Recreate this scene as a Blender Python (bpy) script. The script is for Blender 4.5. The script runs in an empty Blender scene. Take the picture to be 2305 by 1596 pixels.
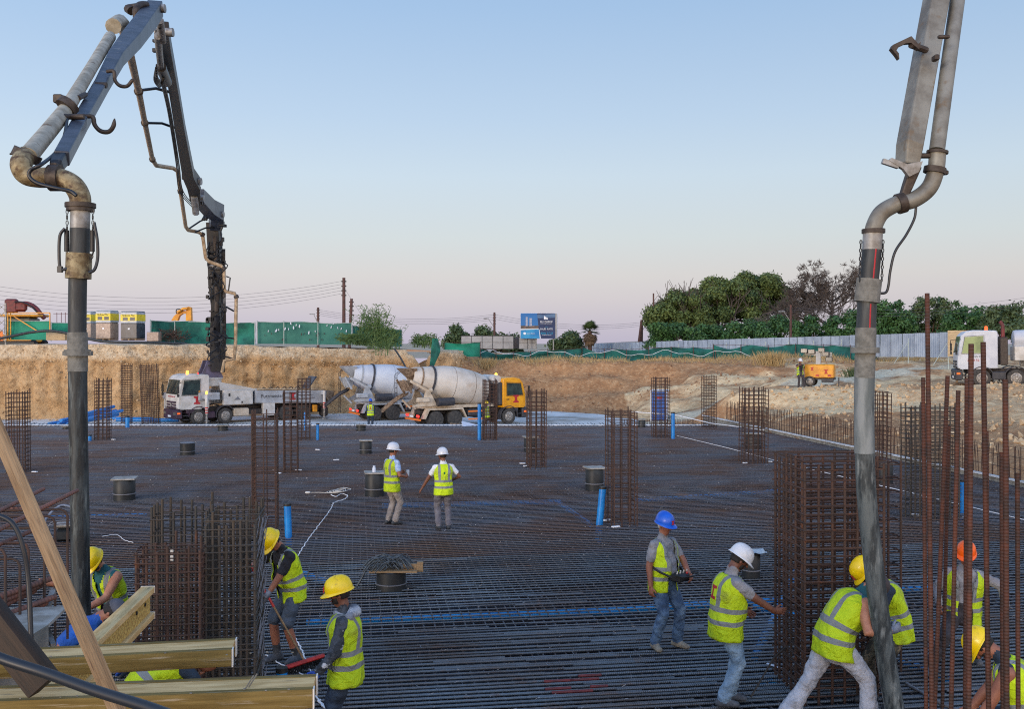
import bpy, bmesh, math, random
import numpy as np
from mathutils import Vector, Matrix, Euler
from mathutils import noise as mnoise
R = math.radians
random.seed(7)
sc = bpy.context.scene
COL = sc.collection
# ------------------------------------------------------------------ camera, sky, sun, exposure
FPX, CAMZ, CX, HY = 2241.0, 4.14, 1152.5, 773.0      # focal length and principal point in photograph pixels
cd = bpy.data.cameras.new('camera')
cam = bpy.data.objects.new('camera', cd); COL.objects.link(cam)
cd.sensor_width = 36.0; cd.lens = 36.0 * FPX / 2305.0
cd.shift_y = -0.0108
cd.clip_start = 0.1; cd.clip_end = 6000
cam.location = (0, 0, CAMZ); cam.rotation_euler = (R(90), 0, 0)
sc.camera = cam
SUN_EL, SUN_AZ = 6.0, 218.0        # degrees above the horizon, compass from +Y clockwise (behind the camera)
w = bpy.data.worlds.new('World'); sc.world = w; w.use_nodes = True
nt = w.node_tree; nt.nodes.clear()
N = nt.nodes.new; L = nt.links.new
wo = N('ShaderNodeOutputWorld'); bg = N('ShaderNodeBackground'); bg.inputs['Strength'].default_value = 1.0
sky = N('ShaderNodeTexSky'); sky.sky_type = 'NISHITA'; sky.sun_disc = False
sky.sun_elevation = R(SUN_EL); sky.sun_rotation = R(SUN_AZ)
skm = N('ShaderNodeVectorMath'); skm.operation = 'SCALE'; skm.inputs['Scale'].default_value = 0.008
L(sky.outputs[0], skm.inputs[0])
tc = N('ShaderNodeTexCoord'); sx = N('ShaderNodeSeparateXYZ'); L(tc.outputs['Generated'], sx.inputs[0])
def ramp(stops):
    r = N('ShaderNodeValToRGB'); e = r.color_ramp.elements
    while len(e) < len(stops): e.new(0.5)
    for el, (p, c) in zip(e, stops):
        el.position = p; el.color = (*[((v / 255 + 0.055) / 1.055) ** 2.4 for v in c], 1)
    return r
# dusk sky away from the sun: lavender at the horizon, a pale band, blue above (positions are sin of the elevation)
r1 = ramp([(0.0, (190, 184, 204)), (0.025, (202, 196, 208)), (0.045, (211, 205, 210)), (0.068, (216, 213, 213)), (0.105, (212, 220, 223)),
           (0.165, (204, 221, 235)), (0.22, (189, 212, 236)), (0.275, (176, 203, 233)), (0.32, (165, 196, 231)), (0.45, (144, 178, 222)), (0.9, (112, 150, 204))])
# the same sky on the sunset side behind the camera
r2 = ramp([(0.0, (250, 205, 160)), (0.08, (255, 222, 185)), (0.2, (245, 232, 220)), (0.4, (200, 215, 235)), (0.9, (110, 148, 200))])
L(sx.outputs['Z'], r1.inputs[0]); L(sx.outputs['Z'], r2.inputs[0])
mr = N('ShaderNodeMapRange'); mr.interpolation_type = 'SMOOTHSTEP'
mr.inputs['From Min'].default_value = 0.35; mr.inputs['From Max'].default_value = -0.8
L(sx.outputs['Y'], mr.inputs['Value'])
mx = N('ShaderNodeMix'); mx.data_type = 'RGBA'
L(mr.outputs[0], mx.inputs['Factor']); L(r1.outputs[0], mx.inputs['A']); L(r2.outputs[0], mx.inputs['B'])
sc1 = N('ShaderNodeMix'); sc1.data_type = 'FLOAT'; sc1.inputs['A'].default_value = 0.97; sc1.inputs['B'].default_value = 2.3; L(mr.outputs[0], sc1.inputs['Factor'])
lr = N('ShaderNodeMapRange'); lr.inputs['From Min'].default_value = -0.6; lr.inputs['From Max'].default_value = 0.6; lr.inputs['To Min'].default_value = 1.03; lr.inputs['To Max'].default_value = 0.92; L(sx.outputs['X'], lr.inputs['Value']); L(lr.outputs[0], sc1.inputs['A'])
scm = N('ShaderNodeVectorMath'); scm.operation = 'SCALE'; L(mx.outputs['Result'], scm.inputs[0]); L(sc1.outputs[0], scm.inputs['Scale'])
ad = N('ShaderNodeVectorMath'); ad.operation = 'ADD'
L(scm.outputs[0], ad.inputs[0]); L(skm.outputs[0], ad.inputs[1]); L(ad.outputs[0], bg.inputs['Color']); L(bg.outputs[0], wo.inputs[0])
sl = bpy.data.lights.new('sun', 'SUN'); sl.energy = 1.5; sl.angle = R(16); sl.color = (1.0, 0.86, 0.72)
so = bpy.data.objects.new('sun', sl); COL.objects.link(so)
sdir = Vector((math.sin(R(SUN_AZ)) * math.cos(R(SUN_EL)), math.cos(R(SUN_AZ)) * math.cos(R(SUN_EL)), math.sin(R(SUN_EL))))
so.rotation_euler = sdir.to_track_quat('Z', 'Y').to_euler(); so.location = (-8, -20, 25)
vs = sc.view_settings
vs.view_transform = 'Standard'; vs.look = 'None'; vs.gamma = 1.0; vs.use_curve_mapping = False; vs.exposure = 0.0
sc.render.engine = 'CYCLES'; sc.cycles.max_bounces = 5; sc.cycles.transparent_max_bounces = 12
sc.cycles.use_denoising = False; sc.cycles.filter_width = 1.1
# ------------------------------------------------------------------ helpers
def P(x, y, D): return Vector(((x - CX) / FPX * D, D, CAMZ - (y - HY) / FPX * D))
def Gz(x, y, z=0.0):
    D = FPX * (CAMZ - z) / (y - HY); return Vector(((x - CX) / FPX * D, D, z))
def lin(c): return tuple(((v / 255 + 0.055) / 1.055) ** 2.4 if v > 10 else v / 255 / 12.92 for v in c)
def tag(o, label=None, cat=None, group=None, kind=None):
    if label: o['label'] = label
    if cat: o['category'] = cat
    if group: o['group'] = group
    if kind: o['kind'] = kind
    return o
def thing(name, label, cat, loc=(0, 0, 0), rot=0.0, group=None):
    o = bpy.data.objects.new(name, None); COL.objects.link(o); o.empty_display_size = 0.2
    o.location = loc
    o.rotation_euler = rot if hasattr(rot, '__len__') else (0, 0, rot)
    return tag(o, label, cat, group)
def mw(o):
    m = Matrix.LocRotScale(o.location, o.rotation_euler, o.scale)
    return mw(o.parent) @ m if o.parent else m
def inst(data, name, parent=None, mat=None):
    o = bpy.data.objects.new(name, data); COL.objects.link(o); o.parent = parent
    if mat is not None: o.matrix_local = mat
    return o
def children(o): return list(o.children)
def copy_tree(o, parent=None):
    c = o.copy(); COL.objects.link(c); c.parent = parent
    for ch in children(o): copy_tree(ch, c)
    return c
def rotz(a): return Matrix.Rotation(a, 4, 'Z')
def frame(p, q):
    """matrix whose x axis runs from p to q, z as upright as possible, and the length"""
    p, q = Vector(p), Vector(q); d = q - p; l = d.length; x = d / l
    z = Vector((0, 0, 1)) if abs(x.z) < 0.98 else Vector((0, 1, 0))
    y = z.cross(x).normalized(); z = x.cross(y)
    m = Matrix((x, y, z)).transposed().to_4x4(); m.translation = p
    return m, l
class MB:
    def __init__(s): s.v = []; s.f = []; s.m = []; s.mi = 0
    def add(s, vs, fs, M=None):
        o = len(s.v)
        s.v += [tuple(M @ Vector(p)) for p in vs] if M is not None else [tuple(p) for p in vs]
        s.f += [tuple(i + o for i in f) for f in fs]; s.m += [s.mi] * len(fs); return s
    def box(s, c, d, M=None, bev=0.0):
        x, y, z = d[0] / 2, d[1] / 2, d[2] / 2
        if bev <= 0:
            v = [(c[0] + i * x, c[1] + j * y, c[2] + k * z) for k in (-1, 1) for j in (-1, 1) for i in (-1, 1)]
            return s.add(v, [(0, 2, 3, 1), (4, 5, 7, 6), (0, 1, 5, 4), (2, 6, 7, 3), (0, 4, 6, 2), (1, 3, 7, 5)], M)
        b = min(bev, x * .95, y * .95, z * .95); v = []; 
        for k, zz, q in ((0, -z, 1), (1, -z + b, 0), (2, z - b, 0), (3, z, 1)):
            bx, by = (x - b if q else x), (y - b if q else y); cb = b * .6
            for (i, j) in ((-1, -1), (1, -1), (1, 1), (-1, 1)):
                for t in ((1, 0), (0, 1)) if i * j > 0 else ((0, 1), (1, 0)):
                    v.append((c[0] + i * (bx - cb * t[1]), c[1] + j * (by - cb * t[0]), c[2] + zz))
        f = [tuple(range(7, -1, -1)), tuple(range(24, 32))]
        for k in range(3):
            for i in range(8):
                a, bb = k * 8 + i, k * 8 + (i + 1) % 8; f.append((a, bb, bb + 8, a + 8))
        return s.add(v, f, M)
    def beam(s, p, q, w, h, bev=0.0):
        M, l = frame(p, q); return s.box((l / 2, 0, 0), (l, w, h), M, bev)
    def tube(s, pts, r, n=8, cap=True, M=None, closed=False):
        pts = [Vector(p) for p in pts]; k = len(pts)
        rs = r if hasattr(r, '__len__') else [r] * k
        vs, fs = [], []; prev = None
        for i, p in enumerate(pts):
            if closed: t = (pts[(i + 1) % k] - pts[i - 1])
            else: t = pts[min(i + 1, k - 1)] - pts[max(i - 1, 0)]
            t = t.normalized() if t.length > 1e-9 else Vector((0, 0, 1))
            if prev is None: prev = t.orthogonal().normalized()
            u = (prev - t * prev.dot(t)); u = u.normalized() if u.length > 1e-6 else t.orthogonal().normalized()
            prev = u; b = t.cross(u)
            for j in range(n):
                a = 2 * math.pi * (j + .5) / n
                vs.append(p + (u * math.cos(a) + b * math.sin(a)) * rs[i])
        for i in range(k if closed else k - 1):
            i2 = (i + 1) % k
            for j in range(n):
                j2 = (j + 1) % n; fs.append((i * n + j, i * n + j2, i2 * n + j2, i2 * n + j))
        if cap and not closed:
            fs.append(tuple(range(n - 1, -1, -1))); fs.append(tuple((k - 1) * n + j for j in range(n)))
        return s.add(vs, fs, M)
    def lathe(s, prof, n=20, M=None, cap=True, sweep=None):
        """profile of (axial x, radius) turned about the x axis"""
        vs, fs = [], []; k = len(prof)
        for x, r in prof:
            for j in range(n):
                a = 2 * math.pi * j / n; vs.append((x, r * math.cos(a), r * math.sin(a)))
        for i in range(k - 1):
            for j in range(n):
                j2 = (j + 1) % n; fs.append((i * n + j, i * n + j2, i * n + n + j2, i * n + n + j))
        if cap: fs.append(tuple(range(n - 1, -1, -1))); fs.append(tuple((k - 1) * n + j for j in range(n)))
        return s.add(vs, fs, M)
    def prism(s, out, y0, y1, M=None):
        """outline of (x, z) points, counter-clockwise seen from -y, pushed from y0 to y1"""
        n = len(out); v = [(x, y0, z) for x, z in out] + [(x, y1, z) for x, z in out]
        f = [tuple(range(n)), tuple(range(2 * n - 1, n - 1, -1))] + [(i, i + n, (i + 1) % n + n, (i + 1) % n) for i in range(n)]
        return s.add(v, f, M)
    def loft(s, pts, rad, n=12, hint=(1, 0, 0), M=None, round_ends=True):
        """closed body through points with elliptical rings (ra along hint, rb across); rounded ends"""
        pts = [Vector(p) for p in pts]; hint = Vector(hint); rr = [(r if hasattr(r, '__len__') else (r, r)) for r in rad]
        P2, R2 = list(pts), list(rr)
        if round_ends:
            d0 = (pts[0] - pts[1]).normalized(); d1 = (pts[-1] - pts[-2]).normalized(); a0 = min(rr[0]); a1 = min(rr[-1])
            P2 = [pts[0] + d0 * a0 * .86, pts[0] + d0 * a0 * .5] + P2 + [pts[-1] + d1 * a1 * .5, pts[-1] + d1 * a1 * .86]
            R2 = [(rr[0][0] * .5, rr[0][1] * .5), (rr[0][0] * .87, rr[0][1] * .87)] + R2 + [(rr[-1][0] * .87, rr[-1][1] * .87), (rr[-1][0] * .5, rr[-1][1] * .5)]
        vs, fs = [], []; k = len(P2)
        for i, p in enumerate(P2):
            t = (P2[min(i + 1, k - 1)] - P2[max(i - 1, 0)]).normalized()
            u = hint - t * hint.dot(t)
            u = u.normalized() if u.length > 1e-4 else t.orthogonal().normalized()
            b = t.cross(u)
            for j in range(n):
                a = 2 * math.pi * j / n; vs.append(p + u * (R2[i][0] * math.cos(a)) + b * (R2[i][1] * math.sin(a)))
        for i in range(k - 1):
            for j in range(n):
                j2 = (j + 1) % n; fs.append((i * n + j, i * n + j2, i * n + n + j2, i * n + n + j))
        fs.append(tuple(range(n - 1, -1, -1))); fs.append(tuple((k - 1) * n + j for j in range(n)))
        return s.add(vs, fs, M)
    def ball(s, c, r, nu=12, nv=8, M=None):
        r = r if hasattr(r, '__len__') else (r, r, r); vs = []; fs = []
        for i in range(nv + 1):
            t = math.pi * i / nv
            for j in range(nu):
                a = 2 * math.pi * j / nu
                vs.append((c[0] + r[0] * math.sin(t) * math.cos(a), c[1] + r[1] * math.sin(t) * math.sin(a), c[2] - r[2] * math.cos(t)))
        for i in range(nv):
            for j in range(nu):
                j2 = (j + 1) % nu; fs.append((i * nu + j, i * nu + j2, i * nu + nu + j2, i * nu + nu + j))
        return s.add(vs, fs, M)
    def mesh(s, name, mats, smooth=None):
        me = bpy.data.meshes.new(name); me.from_pydata(s.v, [], s.f)
        for m in (mats if isinstance(mats, (list, tuple)) else [mats]): me.materials.append(m)
        if any(s.m): me.polygons.foreach_set('material_index', s.m)
        if smooth is not None:
            me.polygons.foreach_set('use_smooth', [True] * len(s.f)); me.update()
            if smooth < 180: me.set_sharp_from_angle(angle=R(smooth))
        me.update(); return me
    def build(s, name, mats, parent=None, smooth=None, world=False, loc=None):
        me = s.mesh(name, mats, smooth)
        if world and parent: me.transform(mw(parent).inverted())
        if loc is not None: me.transform(Matrix.Translation(-Vector(loc)))
        o = bpy.data.objects.new(name, me); COL.objects.link(o); o.parent = parent
        if loc is not None: o.location = loc
        return o
def catmull(pts, n=8):
    pts = [Vector(p) for p in pts]; out = []
    q = [pts[0] * 2 - pts[1]] + pts + [pts[-1] * 2 - pts[-2]]
    for i in range(1, len(q) - 2):
        a, b, c, d = q[i - 1:i + 3]
        for k in range(n):
            t = k / n
            out.append(.5 * ((2 * b) + (c - a) * t + (2 * a - 5 * b + 4 * c - d) * t * t + (3 * b - a - 3 * c + d) * t ** 3))
    return out + [pts[-1]]
def text(body, size, mat_, parent, M, name='lettering', depth=0.004, align='CENTER'):
    c = bpy.data.curves.new('t', 'FONT'); c.body = body; c.size = size; c.align_x = align; c.align_y = 'CENTER'; c.extrude = depth; c.resolution_u = 2
    o = bpy.data.objects.new('t', c); COL.objects.link(o)
    dg = bpy.context.evaluated_depsgraph_get(); me = bpy.data.meshes.new_from_object(o.evaluated_get(dg))
    bpy.data.objects.remove(o); bpy.data.curves.remove(c)
    me.materials.clear(); me.materials.append(mat_)
    return inst(me, name, parent, M)
def nz(x, y, z=0.0): return mnoise.noise(Vector((x, y, z)))
def fbm(x, y, z=0.0, o=4): return mnoise.fractal(Vector((x, y, z)), 1.0, 2.0, o)
# ------------------------------------------------------------------ materials
MATS = {}
def mat(name, c, c2=None, scale=4.0, rough=.6, metal=0.0, bump=0.0, bscale=None, lo=.4, hi=.6, rand=0.0, coord='Object', stretch=None, detail=6.0,
        c3=None, scale3=1.0, lo3=.55, hi3=.7, emit=None, estr=0.0, alpha=None, trans=0.0, spec=None, coat=0.0, attr=None):
    """base colour c broken up by noise towards c2 (and stains c3), optional bump and per-object variation"""
    m = bpy.data.materials.new(name); MATS[name] = m; m.use_nodes = True
    t = m.node_tree; b = t.nodes['Principled BSDF']; n = t.nodes.new; l = t.links.new
    c = lin(c); b.inputs['Roughness'].default_value = rough; b.inputs['Metallic'].default_value = metal
    if spec is not None: b.inputs['Specular IOR Level'].default_value = spec
    if coat: b.inputs['Coat Weight'].default_value = coat
    co = n('ShaderNodeTexCoord') if coord != 'World' else n('ShaderNodeNewGeometry')
    src = co.outputs['Position'] if coord == 'World' else co.outputs[coord]
    if stretch:
        mp = n('ShaderNodeMapping'); mp.inputs['Scale'].default_value = stretch; l(src, mp.inputs[0]); src = mp.outputs[0]
    def noise_mask(sca, lo_, hi_, off=0.0):
        tx = n('ShaderNodeTexNoise'); tx.inputs['Scale'].default_value = sca; tx.inputs['Detail'].default_value = detail
        tx.inputs['Roughness'].default_value = .62
        if off:
            ma = n('ShaderNodeVectorMath'); ma.operation = 'ADD'; ma.inputs[1].default_value = (off, off * 1.7, off * .6); l(src, ma.inputs[0]); l(ma.outputs[0], tx.inputs['Vector'])
        else: l(src, tx.inputs['Vector'])
        q = n('ShaderNodeMapRange'); q.inputs['From Min'].default_value = lo_; q.inputs['From Max'].default_value = hi_; l(tx.outputs[0], q.inputs['Value'])
        return q.outputs[0]
    def mixc(f, a, bb):
        k = n('ShaderNodeMix'); k.data_type = 'RGBA'; l(f, k.inputs['Factor'])
        for v, nm in ((a, 'A'), (bb, 'B')):
            if isinstance(v, tuple): k.inputs[nm].default_value = (*v[:3], 1)
            else: l(v, k.inputs[nm])
        return k.outputs['Result']
    col = c
    if attr:
        at = n('ShaderNodeAttribute'); at.attribute_name = attr; col = mixc(at.outputs['Fac'], c, lin(c2))
    elif c2 is not None: col = mixc(noise_mask(scale, lo, hi), c, lin(c2))
    if c3 is not None: col = mixc(noise_mask(scale3, lo3, hi3, 13.0), col, lin(c3))
    if rand:
        oi = n('ShaderNodeObjectInfo'); q = n('ShaderNodeMapRange'); q.inputs['To Min'].default_value = 1 - rand; q.inputs['To Max'].default_value = 1 + rand
        l(oi.outputs['Random'], q.inputs['Value'])
        hs = n('ShaderNodeHueSaturation'); l(q.outputs[0], hs.inputs['Value'])
        if isinstance(col, tuple): hs.inputs['Color'].default_value = (*col, 1)
        else: l(col, hs.inputs['Color'])
        col = hs.outputs[0]
    if isinstance(col, tuple): b.inputs['Base Color'].default_value = (*col, 1)
    else: l(col, b.inputs['Base Color'])
    if bump:
        tx = n('ShaderNodeTexNoise'); tx.inputs['Scale'].default_value = bscale or scale * 3; tx.inputs['Detail'].default_value = 5; l(src, tx.inputs['Vector'])
        bp = n('ShaderNodeBump'); bp.inputs['Distance'].default_value = bump; bp.inputs['Strength'].default_value = 1.0
        l(tx.outputs[0], bp.inputs['Height']); l(bp.outputs[0], b.inputs['Normal'])
    if emit: b.inputs['Emission Color'].default_value = (*lin(emit), 1); b.inputs['Emission Strength'].default_value = estr
    if alpha is not None: b.inputs['Alpha'].default_value = alpha
    if trans: b.inputs['Transmission Weight'].default_value = trans
    return m
def ribs(m, axis, pitch, depth):
    """raised helical ribs of a reinforcing bar as fine relief along an axis of the object's own space"""
    t = m.node_tree; n = t.nodes.new; l = t.links.new; b = t.nodes['Principled BSDF']
    co = n('ShaderNodeTexCoord'); wv = n('ShaderNodeTexWave'); wv.wave_type = 'BANDS'; wv.bands_direction = axis
    wv.inputs['Scale'].default_value = 0.314 / pitch; wv.inputs['Distortion'].default_value = .4
    l(co.outputs['Object'], wv.inputs['Vector']); bp = n('ShaderNodeBump'); bp.inputs['Distance'].default_value = depth
    l(wv.outputs['Fac'], bp.inputs['Height']); l(bp.outputs[0], b.inputs['Normal']); return m
mat('rebar_mat', (100, 112, 124), (88, 82, 82), scale=.5, rough=.42, metal=.35, coord='World', lo=.4, hi=.66, rand=.14, c3=(112, 84, 68), scale3=2.2, lo3=.6, hi3=.8)
mat('rebar_far', (90, 91, 98), (92, 75, 68), scale=.35, rough=.42, metal=.3, coord='World', lo=.42, hi=.6, c3=(108, 84, 70), scale3=1.2, lo3=.58, hi3=.78)
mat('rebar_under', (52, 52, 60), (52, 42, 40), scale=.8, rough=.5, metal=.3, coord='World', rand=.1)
mat('rebar_rust', (78, 55, 46), (62, 48, 42), scale=3, rough=.75, metal=.1, rand=.18, coord='World', c3=(98, 60, 40), scale3=6, lo3=.58, hi3=.7)
mat('rebar_dark', (60, 59, 58), (74, 64, 55), scale=4, rough=.65, metal=.2, rand=.18, coord='World')
ribs(mat('rebar_rod', (82, 46, 33), (54, 36, 30), scale=9, rough=.7, metal=.1, rand=.15, coord='World'), 'Z', .02, .0025)
ribs(mat('rebar_bundle', (128, 82, 68), (98, 70, 62), scale=5, rough=.7, rand=.15, coord='World'), 'X', .03, .006)
def near_ribs(m):
    t = m.node_tree; n = t.nodes.new; l = t.links.new; b = t.nodes['Principled BSDF']; g = n('ShaderNodeNewGeometry'); mp = n('ShaderNodeMapping'); mp.inputs['Rotation'].default_value = (0, 0, -.155); l(g.outputs['Position'], mp.inputs[0])
    wv = n('ShaderNodeTexWave'); wv.bands_direction = 'X'; wv.inputs['Scale'].default_value = .314 / .026; wv.inputs['Distortion'].default_value = .5; l(mp.outputs[0], wv.inputs['Vector']); bp = n('ShaderNodeBump'); bp.inputs['Distance'].default_value = .006
    l(wv.outputs['Fac'], bp.inputs['Height']); l(bp.outputs[0], b.inputs['Normal'])
near_ribs(MATS['rebar_mat'])
mat('tie_wire', (150, 152, 158), rough=.4, metal=.4)
mat('blinding_shaded', (26, 25, 30), (16, 16, 20), scale=.6, rough=.8, coord='World')  # near-black: the shade below the bars is put into this colour
mat('white_board', (214, 216, 220), (182, 184, 188), scale=2, rough=.7, coord='World', bump=.01)
mat('road', (216, 216, 215), (186, 185, 182), scale=.35, rough=.85, coord='World', bump=.02, bscale=6, c3=(140, 134, 124), scale3=.18, lo3=.5, hi3=.65)
mat('concrete', (158, 156, 150), (126, 124, 118), scale=3, rough=.85, bump=.01, coord='World')
mat('steel_grey', (150, 152, 154), (110, 106, 100), scale=5, rough=.5, metal=.3, c3=(96, 66, 44), scale3=7, lo3=.62, hi3=.72)
mat('boom_blue', (70, 77, 92), (50, 56, 68), scale=3, rough=.42, metal=.25, c3=(120, 118, 116), scale3=6, lo3=.6, hi3=.72)
mat('boom_grey', (128, 128, 122), (100, 96, 88), scale=3, rough=.5, metal=.2, c3=(104, 84, 58), scale3=4, lo3=.6, hi3=.72)
mat('boom_dark', (30, 31, 37), (20, 20, 24), scale=3, rough=.45, metal=.2, c3=(70, 68, 66), scale3=5, lo3=.6, hi3=.75)
mat('pipe_beige', (182, 160, 130), (146, 122, 94), scale=4, rough=.55, metal=.1)
mat('pipe_cream', (166, 162, 148), (136, 130, 114), scale=4, rough=.55, c3=(104, 84, 58), scale3=6, lo3=.6, hi3=.7)
mat('pipe_dirty', (150, 138, 108), (104, 88, 60), scale=9, rough=.6, metal=.2, c3=(74, 56, 40), scale3=13, lo3=.5, hi3=.65, bump=.004)
mat('clamp', (78, 70, 64), (58, 50, 46), scale=14, rough=.6, metal=.4)
mat('rubber', (34, 38, 42), (50, 56, 60), scale=7, rough=.55, bump=.003, c3=(92, 98, 98), scale3=5, lo3=.6, hi3=.75, stretch=(1.6, 1.6, .35))
mat('hose_worn', (50, 58, 62), (22, 28, 32), scale=6, rough=.55, bump=.006, lo=.45, hi=.55, c3=(104, 112, 112), scale3=7, lo3=.54, hi3=.7, stretch=(1.8, 1.8, .3))
mat('hose_grey', (84, 92, 94), (38, 46, 50), scale=6, rough=.6, bump=.006, lo=.42, hi=.56, c3=(128, 134, 134), scale3=7, lo3=.55, hi3=.7, stretch=(1.8, 1.8, .4))
mat('hose_pale', (128, 134, 136), (88, 96, 98), scale=5, rough=.7, bump=.004, c3=(40, 46, 50), scale3=4, lo3=.58, hi3=.68, stretch=(1.4, 1.4, .3))
mat('hose_mud', (120, 120, 116), (98, 98, 94), scale=14, rough=.9, bump=.006)
mat('black', (20, 20, 22), (34, 34, 36), scale=8, rough=.5)
mat('cable_black', (30, 34, 42), rough=.4)
mat('red_print', (170, 32, 42), rough=.6)
mat('white_print', (232, 232, 236), rough=.6)
mat('black_print', (30, 30, 34), rough=.6)
mat('grey_print', (112, 112, 118), rough=.6)
mat('cyan_print', (36, 150, 190), rough=.6)
mat('blue_pipe', (28, 134, 208), (22, 112, 186), scale=4, rough=.35, spec=.5)
mat('blue_under', (24, 146, 214), (18, 122, 192), scale=3, rough=.4, coord='World')
mat('drum', (32, 37, 41), (22, 25, 29), scale=5, rough=.5)
mat('lid_board', (166, 162, 156), (134, 126, 116), scale=6, rough=.7)
mat('plywood', (196, 172, 136), (170, 146, 112), scale=3, rough=.7, stretch=(1, 8, 8))
mat('timber', (148, 123, 92), (120, 96, 68), scale=9, rough=.8, stretch=(.35, 6, 6), bump=.004, c3=(92, 70, 52), scale3=22, lo3=.6, hi3=.7, detail=9)
mat('timber_dark', (56, 43, 34), (38, 30, 25), scale=5, rough=.7, stretch=(.6, 9, 9), bump=.002)
mat('beam_yellow_shaded', (128, 108, 62), (102, 84, 44), scale=5, rough=.8, stretch=(.4, 6, 6), c3=(150, 136, 112), scale3=9, lo3=.58, hi3=.68, spec=.2, bump=.003)  # flange yellow darkened to carry the shade on the beam sides
mat('beam_top', (218, 186, 134), (190, 156, 104), scale=7, rough=.85, spec=.2, stretch=(.6, 4, 4), c3=(112, 100, 82), scale3=7, lo3=.6, hi3=.72)
mat('osb', (200, 168, 92), (160, 126, 62), scale=60, rough=.7, lo=.45, hi=.55)
mat('white_paint', (200, 197, 194), (180, 175, 168), scale=2, rough=.4, c3=(158, 144, 126), scale3=1.4, lo3=.6, hi3=.78)
mat('cream_paint', (200, 184, 164), (172, 154, 132), scale=2, rough=.5, c3=(140, 118, 94), scale3=2, lo3=.56, hi3=.74)
mat('drum_white', (206, 197, 186), (186, 174, 160), scale=.9, rough=.45, c3=(176, 152, 128), scale3=1.2, lo3=.58, hi3=.8)
mat('drum_cool', (196, 200, 208), (178, 182, 192), scale=.9, rough=.45, c3=(170, 168, 168), scale3=1.2, lo3=.6, hi3=.8)
mat('grey_paint', (170, 174, 180), (148, 150, 154), scale=2, rough=.45, c3=(120, 112, 104), scale3=3, lo3=.6, hi3=.75)
mat('truck_yellow', (226, 158, 14), (206, 138, 10), scale=2, rough=.35, coat=.2)
mat('machine_yellow', (226, 158, 42), (200, 132, 36), scale=2, rough=.5)
mat('plum_paint', (66, 44, 64), (52, 36, 50), scale=3, rough=.5)
mat('purple_grey', (98, 92, 118), (80, 74, 92), scale=3, rough=.5)
mat('dark_plastic', (46, 46, 52), (62, 60, 64), scale=4, rough=.6)
mat('chassis', (60, 52, 48), (40, 36, 36), scale=4, rough=.7)
mat('mud', (96, 74, 56), (146, 124, 102), scale=6, rough=.9, bump=.01)
mat('tyre', (48, 46, 46), (74, 70, 66), scale=6, rough=.85)
mat('rim', (168, 164, 160), (112, 106, 100), scale=9, rough=.45, metal=.4)
mat('glass', (60, 76, 74), (34, 44, 48), scale=1.6, rough=.06, metal=.1, spec=.7)
mat('glass_green', (138, 158, 112), (104, 126, 92), scale=1.2, rough=.08, spec=.6)
mat('amber', (255, 150, 30), rough=.3, emit=(255, 170, 50), estr=6.0)
mat('amber_faint', (232, 100, 34), rough=.3, emit=(255, 110, 30), estr=.5)  # amber lamp plastic with a weak glow added to its colour
mat('red_light', (200, 30, 30), rough=.3, emit=(255, 60, 50), estr=1.6)
mat('headlight', (92, 94, 93), rough=.15, spec=.7)
mat('hazard', (226, 120, 40), rough=.5)
mat('red', (186, 44, 40), (150, 36, 36), scale=4, rough=.5)
mat('maroon', (116, 42, 42), (86, 36, 38), scale=4, rough=.6)
mat('loo_blue', (22, 84, 160), (18, 70, 138), scale=3, rough=.45)
mat('net_green', (26, 100, 88), (14, 74, 68), scale=1.4, rough=.85, coord='World', trans=0.0, c3=(34, 118, 100), scale3=.9, lo3=.48, hi3=.66, bump=.04, bscale=3)
mat('net_bright', (20, 142, 112), (14, 120, 98), scale=.8, rough=.7, coord='World', bump=.03, bscale=2)
mat('net_bank', (24, 100, 92), (14, 74, 72), scale=1.2, rough=.85, coord='World', bump=.03, bscale=3)
mat('net_grey', (62, 122, 108), (46, 102, 92), scale=.8, rough=.8, coord='World')
mat('sheet_metal', (168, 180, 196), (146, 158, 176), scale=.8, rough=.45, metal=.3, coord='World', rand=.08)
mat('panel_grey', (158, 156, 156), (142, 140, 140), scale=1, rough=.6, coord='World', rand=.04)
mat('post_pale', (172, 182, 176), rough=.6)
mat('pole_wood', (92, 62, 56), (70, 50, 46), scale=3, rough=.8)
mat('wire', (92, 88, 96), rough=.6)
mat('wrap_film', (176, 186, 196), (150, 160, 172), scale=3, rough=.2, spec=.6)
mat('pallet_goods', (176, 156, 142), (150, 130, 118), scale=7, rough=.4)
mat('label_yellow', (226, 206, 44), (206, 186, 40), scale=4, rough=.4)
mat('dark_wrap', (70, 76, 88), (54, 58, 68), scale=3, rough=.25)
mat('twig', (76, 56, 46), (58, 44, 38), scale=5, rough=.9)
mat('bark', (98, 72, 60), (70, 54, 48), scale=3, rough=.9, bump=.05)
mat('dead_bark', (88, 78, 72), (68, 61, 58), scale=3, rough=.9)
mat('pine_leaf', (44, 68, 38), (104, 118, 56), rough=.7, attr='tint')
mat('bush_leaf', (30, 66, 38), (70, 106, 50), rough=.65, attr='tint')
mat('tree_leaf', (40, 64, 40), (88, 104, 62), rough=.65, attr='tint')
mat('palm_leaf', (52, 74, 42), (86, 100, 54), rough=.6, attr='tint')
mat('palm_dry', (122, 98, 72), (92, 74, 58), rough=.8, attr='tint')
mat('reed_leaf', (58, 92, 48), (104, 128, 72), rough=.6, attr='tint')
mat('dry_grass', (150, 124, 84), (186, 160, 112), rough=.8, attr='tint')
mat('green_weed', (58, 74, 42), (88, 100, 58), rough=.8, attr='tint')
mat('rock', (204, 178, 142), (170, 142, 110), scale=2, rough=.9, coord='World', bump=.03, bscale=8)
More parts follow.
